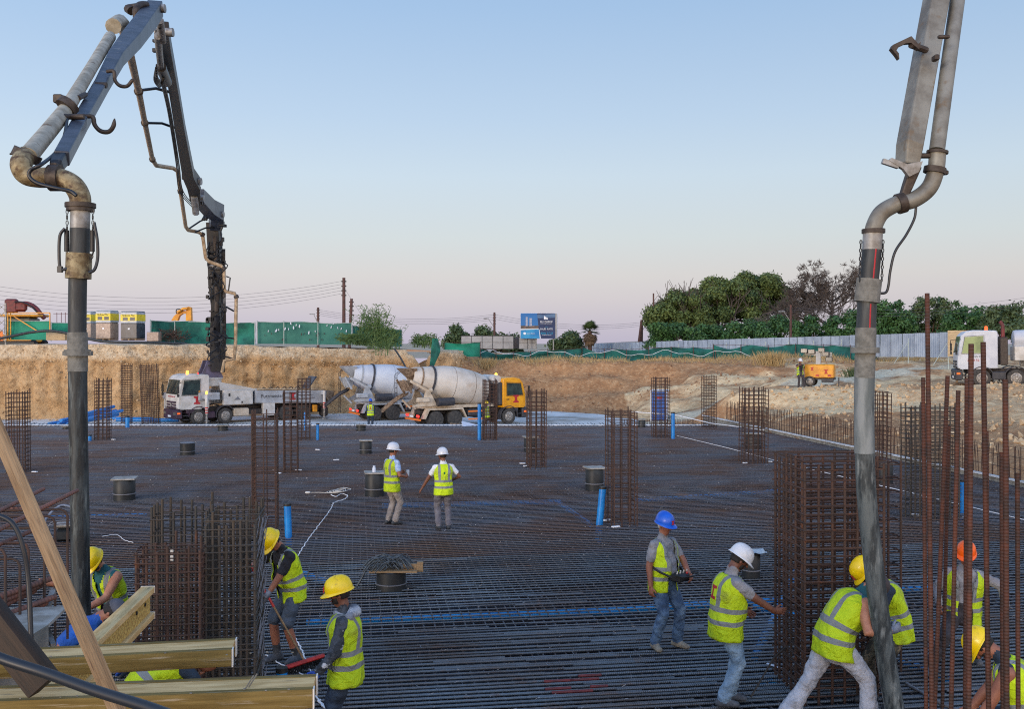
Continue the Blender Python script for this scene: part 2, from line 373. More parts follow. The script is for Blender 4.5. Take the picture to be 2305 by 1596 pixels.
mat('rock_dark', (158, 122, 94), (126, 96, 74), scale=2, rough=.9, coord='World')
mat('board_white', (200, 206, 220), rough=.5)
mat('ad_sky', (12, 84, 150), (50, 124, 184), scale=.25, rough=.5, lo=.3, hi=.8)
mat('ad_sea', (16, 112, 172), (46, 146, 190), scale=.6, rough=.5)
mat('ad_sand', (190, 196, 200), rough=.5)
mat('ad_town', (66, 64, 62), (110, 84, 74), scale=2, rough=.5)
mat('ad_tower', (104, 122, 156), (140, 146, 166), scale=3, rough=.5)
mat('ad_navy', (30, 50, 92), (24, 42, 80), scale=.7, rough=.5)
mat('ad_cloud', (96, 128, 160), (44, 70, 110), scale=.8, rough=.5, stretch=(.4, 1, 2.5), lo=.35, hi=.65)
mat('pale_screen', (206, 202, 196), rough=.6)
# ------------------------------------------------------------------ terrain
def earth(name, base, alt, strata=None, stain=None, vstretch=1.0, bump=.06, sc_=.9, mix=()):
    m = bpy.data.materials.new(name); MATS[name] = m; m.use_nodes = True
    t = m.node_tree; n = t.nodes.new; l = t.links.new; b = t.nodes['Principled BSDF']; b.inputs['Roughness'].default_value = .95
    b.inputs['Specular IOR Level'].default_value = .15
    g = n('ShaderNodeNewGeometry'); mp = n('ShaderNodeMapping'); mp.inputs['Scale'].default_value = (1, 1, vstretch); l(g.outputs['Position'], mp.inputs[0])
    def nmask(src, sca, lo, hi, det=8):
        tx = n('ShaderNodeTexNoise'); tx.inputs['Scale'].default_value = sca; tx.inputs['Detail'].default_value = det; tx.inputs['Roughness'].default_value = .68
        l(src, tx.inputs['Vector']); q = n('ShaderNodeMapRange'); q.inputs['From Min'].default_value = lo; q.inputs['From Max'].default_value = hi
        l(tx.outputs[0], q.inputs['Value']); return q.outputs[0], tx.outputs[0]
    def mixc(f, a, bb):
        k = n('ShaderNodeMix'); k.data_type = 'RGBA'; l(f, k.inputs['Factor'])
        for v, nm in ((a, 'A'), (bb, 'B')):
            if isinstance(v, tuple): k.inputs[nm].default_value = (*v[:3], 1)
            else: l(v, k.inputs[nm])
        return k.outputs['Result']
    f1, h1 = nmask(mp.outputs[0], sc_, .35, .65)
    col = mixc(f1, lin(base), lin(alt))
    f3, h3 = nmask(g.outputs['Position'], 3.3, .5, .68)
    if stain: col = mixc(f3, col, lin(stain))
    if strata:
        sx_ = n('ShaderNodeSeparateXYZ'); l(g.outputs['Position'], sx_.inputs[0])
        _, h2 = nmask(g.outputs['Position'], .8, 0, 1)
        ma = n('ShaderNodeMath'); ma.operation = 'MULTIPLY_ADD'; ma.inputs[1].default_value = 1.2; l(h2, ma.inputs[0]); l(sx_.outputs['Z'], ma.inputs[2])
        q = n('ShaderNodeMapRange'); q.inputs['From Min'].default_value = strata[0]; q.inputs['From Max'].default_value = strata[0] + .35; l(ma.outputs[0], q.inputs['Value'])
        f4, _ = nmask(g.outputs['Position'], 5, .4, .62)
        col = mixc(q.outputs[0], col, mixc(f4, lin(strata[1]), lin(strata[2])))
    for nm, ca, cb in mix:
        at = n('ShaderNodeAttribute'); at.attribute_name = nm; _, hn = nmask(g.outputs['Position'], 1.7, 0, 1)
        mm = n('ShaderNodeMath'); mm.operation = 'MULTIPLY_ADD'; mm.inputs[1].default_value = .9; l(hn, mm.inputs[0]); l(at.outputs['Fac'], mm.inputs[2])
        q = n('ShaderNodeMapRange'); q.inputs['From Min'].default_value = .72; q.inputs['From Max'].default_value = 1.12; l(mm.outputs[0], q.inputs['Value']); fm, _ = nmask(g.outputs['Position'], 2.6, .38, .64); col = mixc(q.outputs[0], col, mixc(fm, lin(ca), lin(cb)))
    l(col, b.inputs['Base Color'])
    _, hb = nmask(g.outputs['Position'], 3.2, 0, 1, 10)
    bp = n('ShaderNodeBump'); bp.inputs['Distance'].default_value = bump; bp.inputs['Strength'].default_value = 1; l(hb, bp.inputs['Height']); l(bp.outputs[0], b.inputs['Normal'])
    return m
earth('earth_cut', (208, 174, 132), (184, 148, 106), strata=(3.5, (222, 200, 168), (180, 154, 122)), stain=(150, 118, 86), vstretch=.22, bump=.22)
earth('earth_bank', (182, 138, 98), (146, 106, 74), stain=(198, 160, 120), bump=.1, mix=(('pale', (236, 206, 162), (200, 168, 126)), ('track', (214, 202, 176), (188, 174, 148))))
earth('earth_pale', (200, 186, 164), (164, 146, 122), stain=(140, 110, 86))
earth('gravel_track', (178, 178, 172), (150, 146, 136), stain=(190, 180, 160), bump=.04)
MA = math.atan2(.156, 1.0)                      # the mat and column grid are turned a little against the view
U = Vector((math.cos(MA), math.sin(MA), 0)); V = Vector((-math.sin(MA), math.cos(MA), 0))
UR = 19.05                                      # right edge of the mat along U
def uv(u, v, z=0.0): return U * u + V * v + Vector((0, 0, z))
def to_uv(p): return p.x * U.x + p.y * U.y, p.x * V.x + p.y * V.y
CTRL = []
def cp(x, d, z, wgt=1.0): CTRL.append((x, d, z, wgt))
for d in range(8, 52, 4):
    p = uv(UR + .5, d); cp(p.x, p.y, -.05)
    p = uv(UR + 3.5, d); cp(p.x, p.y, .25 + .006 * d)
for a in ((18, 62.8, 1.37), (15.5, 63, 1.2), (21, 62.5, 1.45), (25, 60, 1.6), (30, 60.5, 1.62), (36, 59, 1.7), (42, 66, 1.9), (22, 70, 1.72), (32, 75, 2.15), (28, 67, 1.7),
          (13.5, 53, -.1), (14.5, 56, .3), (17, 54, .55), (20, 52, .75), (22, 42, .6), (27, 50, 1.05), (25, 33, .45), (34, 47, 1.2), (40, 36, 1.1), (50, 50, 1.8), (45, 25, .9), (30, 20, .5),
          (12, 67, -.55), (10, 66, -1.0), (14.5, 66, .35), (7, 66, -1.2), (2, 65, -1.2), (-4, 60, -1.2), (4, 56, -1.2), (9, 58, -1.2), (10.5, 52, -1.0), (-10, 56, -1.2), (-10, 66, -1.2), (-6, 72, -1.2), (11.5, 59, -.9),
          (-4, 77, -1.3), (0, 78, -1.3), (4, 77.5, -1.3), (7.5, 75.5, -1.25), (12, 75, -.1), (16, 75, .95), (20, 78, 1.5), (26, 80, 2.0),
          (-4, 80.3, -.5), (0, 80.8, -.4), (4, 80.5, -.3), (8, 80, .1), (12, 79.5, .7), (-4, 82.6, 1.2), (0, 83, 1.2), (4, 82.8, 1.2), (8, 82.5, 1.3), (16, 80, 1.7), (20, 82, 2.2), (26, 84, 2.5),
          (-5, 85, 2.75), (0, 85, 2.72), (4, 85, 2.7), (8, 85, 2.65), (12, 85, 2.6), (16, 86, 2.6), (20, 87, 2.65), (26, 88, 2.8), (34, 82, 2.5), (44, 80, 2.5), (60, 75, 2.6), (70, 50, 2.4), (60, 30, 2.0),
          (-5, 92, 2.9), (5, 92, 2.8), (15, 93, 2.75), (26, 94, 2.85), (40, 92, 2.8), (70, 90, 2.8), (-5, 105, 3.0), (20, 105, 2.9), (50, 105, 2.8), (75, 105, 2.8), (-16, 105, 3.0), (-16, 85, -1.2), (-16, 72, -1.2)): cp(*a)
for x_ in (-6, -2, 2, 6, 8.5):
    for d_ in (52.5, 56, 60, 64, 68, 72): (cp(x_, d_, -1.32) if d_ < 70 or x_ < 4 else None)
for x_ in (-4, -1, 2, 5): cp(x_, 75, -1.32)
CT = np.array(CTRL)
def hz_np(X, Y):
    d2 = (X[:, None] - CT[None, :, 0]) ** 2 + (Y[:, None] - CT[None, :, 1]) ** 2
    ww = 1.0 / (d2 + .8) ** 2.2
    return (ww * CT[None, :, 2]).sum(1) / ww.sum(1)
def hz(x, y): return float(hz_np(np.array([x]), np.array([y]))[0])
def rough_h(x, y, z0):
    on = min(1.0, max(0.0, (z0 + 1.15) * 2.2))
    return z0 + on * (.17 * fbm(x * .33, y * .33, 1.7, 3) + .16 * fbm(x * 1.1, y * 1.1, 5.1, 4))
def terrain(name, x0, x1, y0, y1, st, keep, mats_, pick):
    xs = np.arange(x0, x1 + .01, st); ys = np.arange(y0, y1 + .01, st)
    XX, YY = np.meshgrid(xs, ys); z = hz_np(XX.ravel(), YY.ravel()); k = len(xs)
    vs = [(x, y, rough_h(x, y, zz)) for x, y, zz in zip(XX.ravel(), YY.ravel(), z)]
    fs, mi = [], []
    for j in range(len(ys) - 1):
        for i in range(k - 1):
            c = (xs[i] + st / 2, ys[j] + st / 2)
            if keep(*c): fs.append((j * k + i, j * k + i + 1, j * k + k + i + 1, j * k + k + i)); mi.append(pick(c[0], c[1], vs[j * k + i][2]))
    me = bpy.data.meshes.new(name); me.from_pydata(vs, [], fs)
    for m in mats_: me.materials.append(MATS[m])
    aa, bb_ = zip(*[pick_w(*q) for q in vs]); at1 = me.attributes.new('pale', 'FLOAT', 'POINT'); at1.data.foreach_set('value', aa); at2 = me.attributes.new('track', 'FLOAT', 'POINT'); at2.data.foreach_set('value', bb_)
    me.polygons.foreach_set('use_smooth', [True] * len(fs))
    bm = bmesh.new(); bm.from_mesh(me); bmesh.ops.delete(bm, geom=[v for v in bm.verts if not v.link_faces], context='VERTS'); bm.to_mesh(me); bm.free(); me.update()
    o = inst(me, name); tag(o, kind='structure'); return o
def track_d(x, y):
    """distance to the gravel track that climbs from the road to the fence"""
    best = 9.0; pts = ((3, 62), (10, 66.5), (14, 65.5), (18.5, 66), (23, 69.5), (30, 76), (36, 78))
    for (ax, ay), (bx, by) in zip(pts, pts[1:]):
        t = max(0, min(1, ((x - ax) * (bx - ax) + (y - ay) * (by - ay)) / ((bx - ax) ** 2 + (by - ay) ** 2)))
        best = min(best, math.hypot(x - ax - t * (bx - ax), y - ay - t * (by - ay)))
    return best
def pick_w(x, y, z):
    q = fbm(x * .5, y * .5, 3.0, 3)
    tr = max(0, min(1, 1.5 - track_d(x, y) / 2.0 + q * .5)) * .8; a = 0.0
    if 11 < x < 26 and 50 < y < 64: a = .75 * min(1, max(0, (z + .1) / .6)) * min(1, max(0, (63.5 - y) / 2)) * min(1, max(0, (25 - x) / 3))
    if x > 18: a = max(a, min(.62, max(0, (x - 18) / 8)) * (.75 + .7 * fbm(x * .22, y * .3, 4.0, 3)))
    if 9 < x < 21 and 69 < y < 80: a = max(a, .55 + q * .5)
    return a, tr
terrain('earth_bank', -9, 75, 8, 105, .42,
        lambda x, y: (to_uv(Vector((x, y, 0)))[0] > UR + .12 and y < 52) or (y >= 50.6 and (x > -4.6 or y < 78)) or y > 106, ['earth_bank'], lambda x, y, z: 0)
g = MB(); g.add([(-2500, 104, 2.6), (2500, 104, 2.6), (2500, 5500, 2.0), (-2500, 5500, 2.0)], [(0, 1, 2, 3)])
tag(g.build('ground', MATS['earth_pale']), kind='structure')
g = MB(); g.add([(-70, 50.35, -1.185), (9.2, 50.6, -1.185), (9.0, 57, -1.185), (9.4, 64, -1.185), (8.6, 70, -1.185), (6.5, 75, -1.185), (3, 78.2, -1.185), (-4.4, 78.8, -1.185), (-70, 78.8, -1.185)], [tuple(range(9))])
tag(g.build('road', MATS['road']), kind='structure')
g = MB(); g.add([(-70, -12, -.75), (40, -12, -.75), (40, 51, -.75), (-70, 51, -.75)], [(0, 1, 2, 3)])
tag(g.build('pit_floor', MATS['blinding_shaded']), kind='structure')
# the vertical cut on the left, with scrape grooves and a ragged pale crust
def cut_wall():
    path = [(-75, 69), (-45, 69.6), (-27, 70.4), (-19, 73.6), (-9.5, 77.2), (-7.4, 77.4), (-6.8, 78.6), (-6.1, 77.9), (-4.7, 78.4), (-4.4, 81), (-4.3, 96)]
    pts = []; 
    for (ax, ay), (bx, by) in zip(path, path[1:]):
        l = math.hypot(bx - ax, by - ay); k = max(2, int(l / .16))
        pts += [(ax + (bx - ax) * i / k, ay + (by - ay) * i / k) for i in range(k)]
    sm = []
    for i in range(len(pts)):
        q = pts[max(0, i - 4):i + 5]; sm.append((sum(p[0] for p in q) / len(q), sum(p[1] for p in q) / len(q)))
    nvv = 34; vs = []; s = 0.0
    for i, (x, y) in enumerate(sm):
        a, b = sm[max(0, i - 1)], sm[min(len(sm) - 1, i + 1)]; tx, ty = b[0] - a[0], b[1] - a[1]; tl = math.hypot(tx, ty) or 1
        nx, ny = ty / tl, -tx / tl; s += tl / 2
        top = 4.05 if x < -22 else 4.05 - .42 * min(1, (x + 22) / 12.0)
        if x > -8.2: top += -.35 + .35 * fbm(s * .9, 3.3, 0, 3) - (1.6 * math.exp(-((x + 7.05) / .35) ** 2))
        top += .12 * fbm(s * .6, 8.8, 0, 3)
        for j in range(nvv):
            t = j / (nvv - 1); z = -1.3 + (top + 1.3) * t
            g1 = abs(((s * .95 + .5 * nz(s * .25, 2)) % 1.0) - .5) * 2
            up = min(1, max(0, (t - .12) / .2)) * (1 - min(1, max(0, (t - .70) / .07)))
            d = .26 * (1 - g1 ** 2) * up * (.35 + 1.3 * abs(nz(s * .13, 7)))
            d += .34 * fbm(s * .35, z * .5, 2.0, 3) + .24 * fbm(s * 1.3, z * 1.1, 6.0, 5)
            d += .05 * abs(((s * 2.9 + .3 * nz(s, z * .4)) % 1.0) - .5) * up * (1 if nz(s * .2, 11) > -.15 else .2)
            d += .22 * min(1, max(0, (t - .73) / .05)) - .75 * max(0, t - .82)
            d += .95 * max(0, .16 - t) * 4 * (.6 + .6 * nz(s * .4, 4))
            vs.append((x + nx * d, y + ny * d, z))
        back = 5.0 + .5 * nz(s * .5, 1.2)
        vs.append((x + nx * (-.55), y + ny * (-.55), top + .03 * nz(s, 2))); vs.append((x - nx * 2.2, y - ny * 2.2, top + .05))
    k = nvv + 2; fs = []
    for i in range(len(sm) - 1):
        for j in range(k - 1): fs.append((i * k + j, i * k + k + j, i * k + k + j + 1, i * k + j + 1))
    me = bpy.data.meshes.new('earth_wall'); me.from_pydata(vs, [], fs); me.materials.append(MATS['earth_cut'])
    me.polygons.foreach_set('use_smooth', [True] * len(fs)); me.update()
    tag(inst(me, 'earth_wall'), kind='structure'); return vs, k
wv_, wk_ = cut_wall(); r_ = random.Random(17); wst = []
while len(wst) < 1500:
    i = r_.randrange(len(wv_)); q_ = wv_[i]; j = i % wk_
    if q_[0] > -50 and (22 < j < 33 or r_.random() < .16): wst.append((q_[0] + r_.uniform(-.08, .08), q_[1] - .02, q_[2] - .06))
g = MB(); g.add([(-140, 70, 3.97), (-45, 70.6, 3.97), (-27, 71.4, 3.97), (-20, 74.4, 3.97), (-9, 78.6, 3.72), (-5.6, 79.6, 3.5), (-5.2, 97, 3.3), (-60, 130, 3.4), (-140, 130, 3.8)], [tuple(range(9))])
tag(g.build('upper_ground', MATS['earth_pale']), kind='structure')
g = MB(); g.add([(-140, 130, 3.4), (-5, 130, 3.0), (-5, 97, 3.0), (-5, 79.5, -1.3), (-4.6, 97, 2.6)], [(0, 1, 2)])
# loose stones on the slopes, too many to count
def rocks(name, spots, matn, s0, s1, seed):
    rnd = random.Random(seed); vs, fs = [], []
    base = [(-1, 0, 0), (1, 0, 0), (0, -1, 0), (0, 1, 0), (0, 0, -1), (0, 0, 1)]; bf = [(0, 2, 5), (2, 1, 5), (1, 3, 5), (3, 0, 5), (2, 0, 4), (1, 2, 4), (3, 1, 4), (0, 3, 4)]
    for (x, y, z) in spots:
        s = s0 + (s1 - s0) * rnd.random() ** 3; o = len(vs); a = rnd.random() * 6.3; M = Euler((rnd.random() * 3, rnd.random() * 3, a)).to_matrix()
        for p in base:
            q = M @ Vector((p[0] * s * rnd.uniform(.7, 1.3), p[1] * s * rnd.uniform(.7, 1.3), p[2] * s * rnd.uniform(.5, 1.0))); vs.append((x + q.x, y + q.y, z + q.z + s * .25))
        fs += [tuple(i + o for i in f) for f in bf]
    me = bpy.data.meshes.new(name); me.from_pydata(vs, [], fs); me.materials.append(MATS[matn]); me.update()
    return tag(inst(me, name), kind='stuff')
rnd = random.Random(3); sp = []
while len(sp) < 3600:
    x, y = rnd.uniform(12, 46), rnd.uniform(30, 63)
    u_, v_ = to_uv(Vector((x, y, 0)))
    if u_ < UR + 1.4: continue
    dens = .25 + (1.0 if 13 < x < 26 and 53 < y < 61 else 0) + (.5 if fbm(x * .3, y * .3, 2, 3) > .1 else 0)
    if track_d(x, y) < 1.6: dens = .05
    if rnd.random() < dens: sp.append((x, y, rough_h(x, y, hz(x, y))))
rocks('rubble', sp, 'rock', .03, .19, 4)
sp = []
while len(sp) < 1300:
    x, y = rnd.uniform(-4.5, 30), rnd.uniform(74, 87); z = hz(x, y)
    if rnd.random() < .75: sp.append((x, y, rough_h(x, y, z)))
rocks('stones', sp, 'rock_dark', .03, .15, 5)
sp = [(-75 + 62 * rnd.random(), 0, 0) for _ in range(500)]
sp = [(x, (69.2 if x < -27 else 70.2 + (x + 27) * .4) - rnd.random() * .9, -1.17) for x, _, _ in sp]
rocks('scree', sp, 'rock', .03, .16, 6); rocks('wall_stones', wst, 'rock', .02, .13, 8)
# ------------------------------------------------------------------ the raft reinforcement
def far_u(v): return (50.2 - v * math.cos(MA)) / math.sin(MA)
bar_me = MB().tube([(0, 0, 0), (1, 0, 0)], 1.0, n=8).mesh('bar', MATS['rebar_mat'], 60)
ARM = thing('rebar_mat', 'huge dark mat of crossed steel reinforcing bars covering the pit floor', 'rebar mat', (0, 30, 0))
ORG = Matrix.Translation((0, -30, 0))
RU = rotz(MA)
def mat_bar(u0, u1, v, z, r, yaw=0.0, name='bar', me=bar_me):
    p = uv(u0, v, z)
    inst(me, name, ARM, ORG @ Matrix.Translation(p) @ rotz(MA + yaw) @ Matrix.Diagonal((u1 - u0, r, r, 1)))
rnd = random.Random(11); v = 8.2; nb = 0; far = MB(); rows = []
while v < 57.5:
    rows.append(v)
    v += (.137 if v < 14.2 else .172 if v < 24 else .19) * rnd.uniform(.93, 1.07)
for v in rows:
    ul, ur = max(-33.0, -(v * .75 + 6)), min(UR - .1, far_u(v))
    if ur < ul: continue
    r = .0168 if v < 14.2 else .0118
    if nb < 295:
        u = ul - rnd.random() * 5; ur2 = ur
        k = 0
        while u < ur2 and nb < 295:
            e = min(ur2, u + 11.8); mat_bar(u, e, v + (.034 if k % 2 else 0) + rnd.uniform(-.012, .012), -.017 + rnd.uniform(-.004, .002), r * rnd.uniform(.95, 1.05), rnd.uniform(-.0012, .0012)); nb += 1
            u = e - rnd.uniform(.9, 1.6); k += 1
            if e >= ur2: break
        if u < ur2 - 2: far.tube([uv(u, v, -.017), uv(ur2, v, -.017)], r, 6)
    else:
        a, b2 = rnd.uniform(-.02, .02), rnd.uniform(-.02, .02)
        far.tube([uv(ul, v + a, -.017), uv(ur, v + b2, -.017)], r, 6)
tag(far.build('far_bars', MATS['rebar_far'], ARM, 60, world=True), kind='stuff')
cross = MB(); u = -33.0
while u < UR:
    v1 = min(57.0, (50.2 - u * math.sin(MA)) / math.cos(MA)); a = rnd.uniform(-.02, .02)
    cross.tube([uv(u + a, 5.0 + abs(u) * .2 if u < 0 else 5.0, -.042), uv(u + rnd.uniform(-.02, .02), v1, -.042)], .0118, 6)
    u += .155 * rnd.uniform(.93, 1.07)
tag(cross.build('cross_bars', MATS['rebar_far'], ARM, 60, world=True), kind='stuff')
low = MB(); v = 8.5
while v < 56:
    low.tube([uv(max(-33, -(v * .75 + 6)), v, -.2), uv(min(UR - .1, far_u(v)), v, -.2)], .0155, 5); v += .4
u = -30.0
while u < UR:
    low.tube([uv(u, 7.5, -.2), uv(u, min(57, (50.2 - u * math.sin(MA)) / math.cos(MA)), -.24)], .0155, 5); u += .5
v = 8.5
while v < 22:
    low.tube([uv(-20, v, -.6), uv(UR - .1, v, -.6)], .0155, 5); v += .2
tag(low.build('lower_bars', MATS['rebar_under'], ARM, 60, world=True), kind='stuff')
ties = MB()
for i in range(4200):
    v = 8.5 + 47 * rnd.random() ** 1.5; u = rnd.uniform(max(-32, -(v * .62 + 3)), min(UR - .3, far_u(v) - .3)); s = rnd.uniform(.015, .05); a = rnd.random() * 6.3
    p = uv(u, v, .002); q = p + Vector((math.cos(a) * s, math.sin(a) * s, rnd.uniform(.005, .03)))
    ties.tube([p - Vector((math.cos(a + 1) * .02, math.sin(a + 1) * .02, 0)), p + Vector((0, 0, .006)), q], .0016 + .00008 * v, 3, cap=False)
tag(ties.build('tie_wires', MATS['tie_wire'], ARM, world=True), kind='stuff')
red = MB()
for (x, y, x2, y2) in ((1225, 1548, 1282, 1543), (1282, 1530, 1345, 1524), (1225, 1536, 1290, 1530), (1300, 1519, 1350, 1515), (1240, 1556, 1330, 1548), (1330, 1548, 1365, 1540)):
    a, b2 = Gz(x, y, -.012), Gz(x2, y2, -.012); ua, va = to_uv(a); ub, vb = to_uv(b2)
    k = min(rows, key=lambda q: abs(q - va)); red.tube([uv(ua, k, -.016), uv(ub, k, -.016)], .0195, 8)
red.build('paint_mark', MATS['maroon'], ARM, 60, world=True)['label'] = 'dull red spray paint on a few bars'
# white insulation board along the far edge and the bars that stick out over it
eb = MB()
for i in range(27):
    x0 = -44 + i * 2.0; eb.box((x0 + 1, 50.42, -.62), (1.985, .06, 1.22)); eb.box((x0 + 1, 50.62, -.006 + .004 * (i % 2)), (1.985, .34, .03))
tag(eb.build('edge_board', MATS['white_board']), 'white insulation boards lining the far edge of the reinforced slab', 'insulation board')
stub = MB()
for i in range(260):
    x = -43 + i * .205 + rnd.uniform(-.03, .03)
    stub.tube([(x, 50.15, -.03), (x - .10 * rnd.uniform(.6, 1.3), 50.15 + rnd.uniform(.95, 1.3), .03 + rnd.uniform(-.02, .02))], .016, 5)
tag(stub.build('edge_bar_ends', MATS['rebar_dark'], ARM, world=True), kind='stuff')
# blue service pipes that run below the top bars
def under_pipe(p, q, label, r=.062, z=-.1, grp='blue pipes laid under the reinforcing bars'):
    a, b2 = Gz(*p, z=z), Gz(*q, z=z); m = MB().tube([a, a.lerp(b2, .33), a.lerp(b2, .66), b2], r, 12)
    tag(m.build('pipe', MATS['blue_under'], smooth=60, loc=a), label, 'pipe', grp)
under_pipe((640, 1278), (770, 1322), 'short blue pipe under the bars beside the man with the broom')
under_pipe((690, 1402), (1400, 1376), 'blue pipe under the bars behind the man in the camouflage hood')
under_pipe((1290, 1380), (1760, 1352), 'blue pipe under the bars at the legs of the man in the blue hard hat')
under_pipe((860, 1140), (1262, 1131), 'blue pipe under the bars behind the two men in white hard hats', .07)
under_pipe((1255, 1131), (1330, 1182), 'slanting blue pipe under the bars leading to the tilted blue standpipe')
under_pipe((1432, 1128), (1760, 1106), 'blue pipe under the bars right of the central column cage', .06)
under_pipe((1700, 1365), (1800, 1392), 'bent blue pipe under the bars left of the big right cage', .07)
under_pipe((2010, 1330), (2160, 1322), 'blue pipe under the bars left of the man in the orange hard hat', .06)
under_pipe((2030, 1490), (2130, 1530), 'slanting blue pipe under the bars at the feet of the man by the hose', .06)
under_pipe((2180, 1552), (2250, 1566), 'stub of blue pipe under the bars below the lunging worker', .06)
under_pipe((1715, 1540), (1775, 1532), 'stub of blue pipe under the bars by the right foot of the pointing man', .06)
under_pipe((20, 1168), (330, 1160), 'blue pipe under the bars on the far left', .06)
under_pipe((1700, 1480), (1790, 1290), 'blue pipe running away under the bars along the big right cage', .06)
# ------------------------------------------------------------------ column cages
vert_cache = {}
def vbar(h, r, m):
    k = (round(h, 2), r, m)
    if k not in vert_cache: vert_cache[k] = MB().tube([(0, 0, 0), (0, 0, h)], r, 7).mesh('bar', MATS[m], 60)
    return vert_cache[k]
def loop_mesh(w, d, r, m, mid=True):
    q = MB(); x, y = w / 2, d / 2
    q.tube([(-x, -y, 0), (x, -y, 0), (x, y, 0), (-x, y, 0)], r, 4, closed=True)
    if mid:
        q.tube([(-x, -y * .35, r * 2), (x, -y * .35, r * 2), (x, y * .35, r * 2), (-x, y * .35, r * 2)], r, 4, closed=True)
    return q.mesh('tie', MATS[m])
cage_data = {}
def cage(label, base, w, d, h, nx, ny, pitch=.1, yaw=MA, r=.016, tr=.0065, m='rebar_rust', rnd=None, tilt=(0, 0), name='column_cage', cat='rebar cage', group='column cages standing on the mat', jit=.06):
    t = thing(name, label, cat, base, (tilt[0], tilt[1], yaw), group)
    rnd = rnd or random.Random(int(base[0] * 100) + 7)
    pos = []
    for i in range(nx):
        for s in (-1, 1): pos.append(((-.5 + i / (nx - 1)) * w, s * d / 2))
    for j in range(1, ny - 1):
        for s in (-1, 1): pos.append((s * w / 2, (-.5 + j / (ny - 1)) * d))
    for (x, y) in pos:
        hh = round(h + rnd.uniform(-jit, jit * .5), 1 if jit < .2 else 2)
        inst(vbar(h + rnd.choice((-jit, -jit * .4, 0, jit * .5)), r, m), 'bar', t, Matrix.Translation((x * (1 + rnd.uniform(-.03, .03)), y, -.05)))
    k = (w, d, tr, m)
    if k not in cage_data: cage_data[k] = loop_mesh(w + r * 2.4, d + r * 2.4, tr, m)
    z = .06
    while z < h - .06:
        inst(cage_data[k], 'tie', t, Matrix.Translation((rnd.uniform(-.006, .006), rnd.uniform(-.006, .006), z)) @ Euler((rnd.uniform(-.012, .012), rnd.uniform(-.012, .012), 0)).to_matrix().to_4x4())
        z += pitch * rnd.uniform(.85, 1.15)
    return t
def spacer(p, label, s=(.2, .08)):
    m = MB().box((0, 0, .012), (s[0], s[1], .03), bev=.008); o = m.build('spacer', MATS['white_print']); o.location = p; o.rotation_euler = (0, 0, random.Random(int(p[0] * 50)).uniform(-.8, .8))
    tag(o, label, 'spacer', 'small white spacers lying at the cage feet')
c_list = [((34, 1063), 'column cage at the left edge of the photo, partly behind the leaning timber', .5, .75, 2.68, 4, 4), ((226, 990), 'column cage just right of the left concrete hose', .5, .8, 2.68, 4, 4),
          ((592, 1196), 'tall column cage standing behind the grey wall cages on the left', .5, .8, 2.7, 3, 4), ((652, 1063), 'column cage in front of the rear half of the pump truck', .42, .7, 2.64, 3, 4),
          ((682, 990), 'column cage hiding the red emblem on the side of the pump truck', .52, .5, 2.68, 4, 3), ((1102, 990), 'column cage in front of the gap behind the yellow mixer cab', .52, .8, 2.66, 4, 4),
          ((1207, 1053), 'column cage right of the yellow mixer cab with a drum half behind it', .52, .8, 2.66, 4, 4), ((1401, 1183), 'nearest free column cage right of centre beside the blue tilted pipe', .54, .8, 2.68, 4, 4),
          ((1489, 985), 'column cage standing in front of the blue portable toilet', .58, .8, 2.68, 4, 4), ((1598, 962), 'column cage at the far right corner of the mat', .5, .7, 2.62, 4, 4),
          ((1699, 1043), 'column cage in front of the starter bars with a drum behind its foot', .72, .8, 2.68, 5, 4), ((1982, 1066), 'column cage just right of the right concrete hose', .46, .7, 2.66, 4, 4)]
for (px, lab, w_, d_, h_, nx, ny) in c_list:
    b = Gz(*px); b.y += d_ * .3
    cage(lab, b, w_, d_, h_, nx, ny, pitch=.112 if b.y < 24 else .14, r=.014 if b.y < 30 else .016, tr=.006 if b.y < 30 else .0085, tilt=(random.Random(px[0]).uniform(-.008, .008), random.Random(px[1]).uniform(-.01, .01)))
b = P(285, 952, 66.3); b.z = -1.18
cage('slim column cage against the earth cut, left of a leaning one', b, .6, .5, 4.0, 4, 3, pitch=.16, r=.018, tr=.011, name='column_cage', group='column cages on the road by the earth cut')
b = P(340, 950, 66.0); b.z = -1.18
cage('leaning column cage against the earth cut behind the pump truck cab', b, 1.05, .6, 4.02, 6, 3, pitch=.13, r=.018, tr=.011, tilt=(0, -.035), group='column cages on the road by the earth cut')
for (x, y, w_) in ((672, 1059, 'right foot of the cage before the pump truck'), (757, 1036, 'bars in the open left of the white helmets'), (626, 1066, 'left foot of the cage before the pump truck'), (1184, 1050, 'foot of the cage right of the yellow cab'), (1176, 1044, 'bars just left of the cage right of the yellow cab'),
        (1386, 1187, 'foot of the nearest free column cage'), (1678, 1043, 'left foot of the cage near the starter bars'), (1735, 1040, 'right foot of the cage near the starter bars'), (255, 990, 'foot of the cage right of the left hose'), (78, 1063, 'foot of the cage at the left edge'), (715, 1013, 'bars below the thin standpipe at the pump truck'), (1366, 1172, 'base of the tilted blue standpipe'), (2062, 1160, 'foot of the wide cage behind the rods')):
    spacer(Gz(x, y, .0), 'white spacer at the ' + w_)
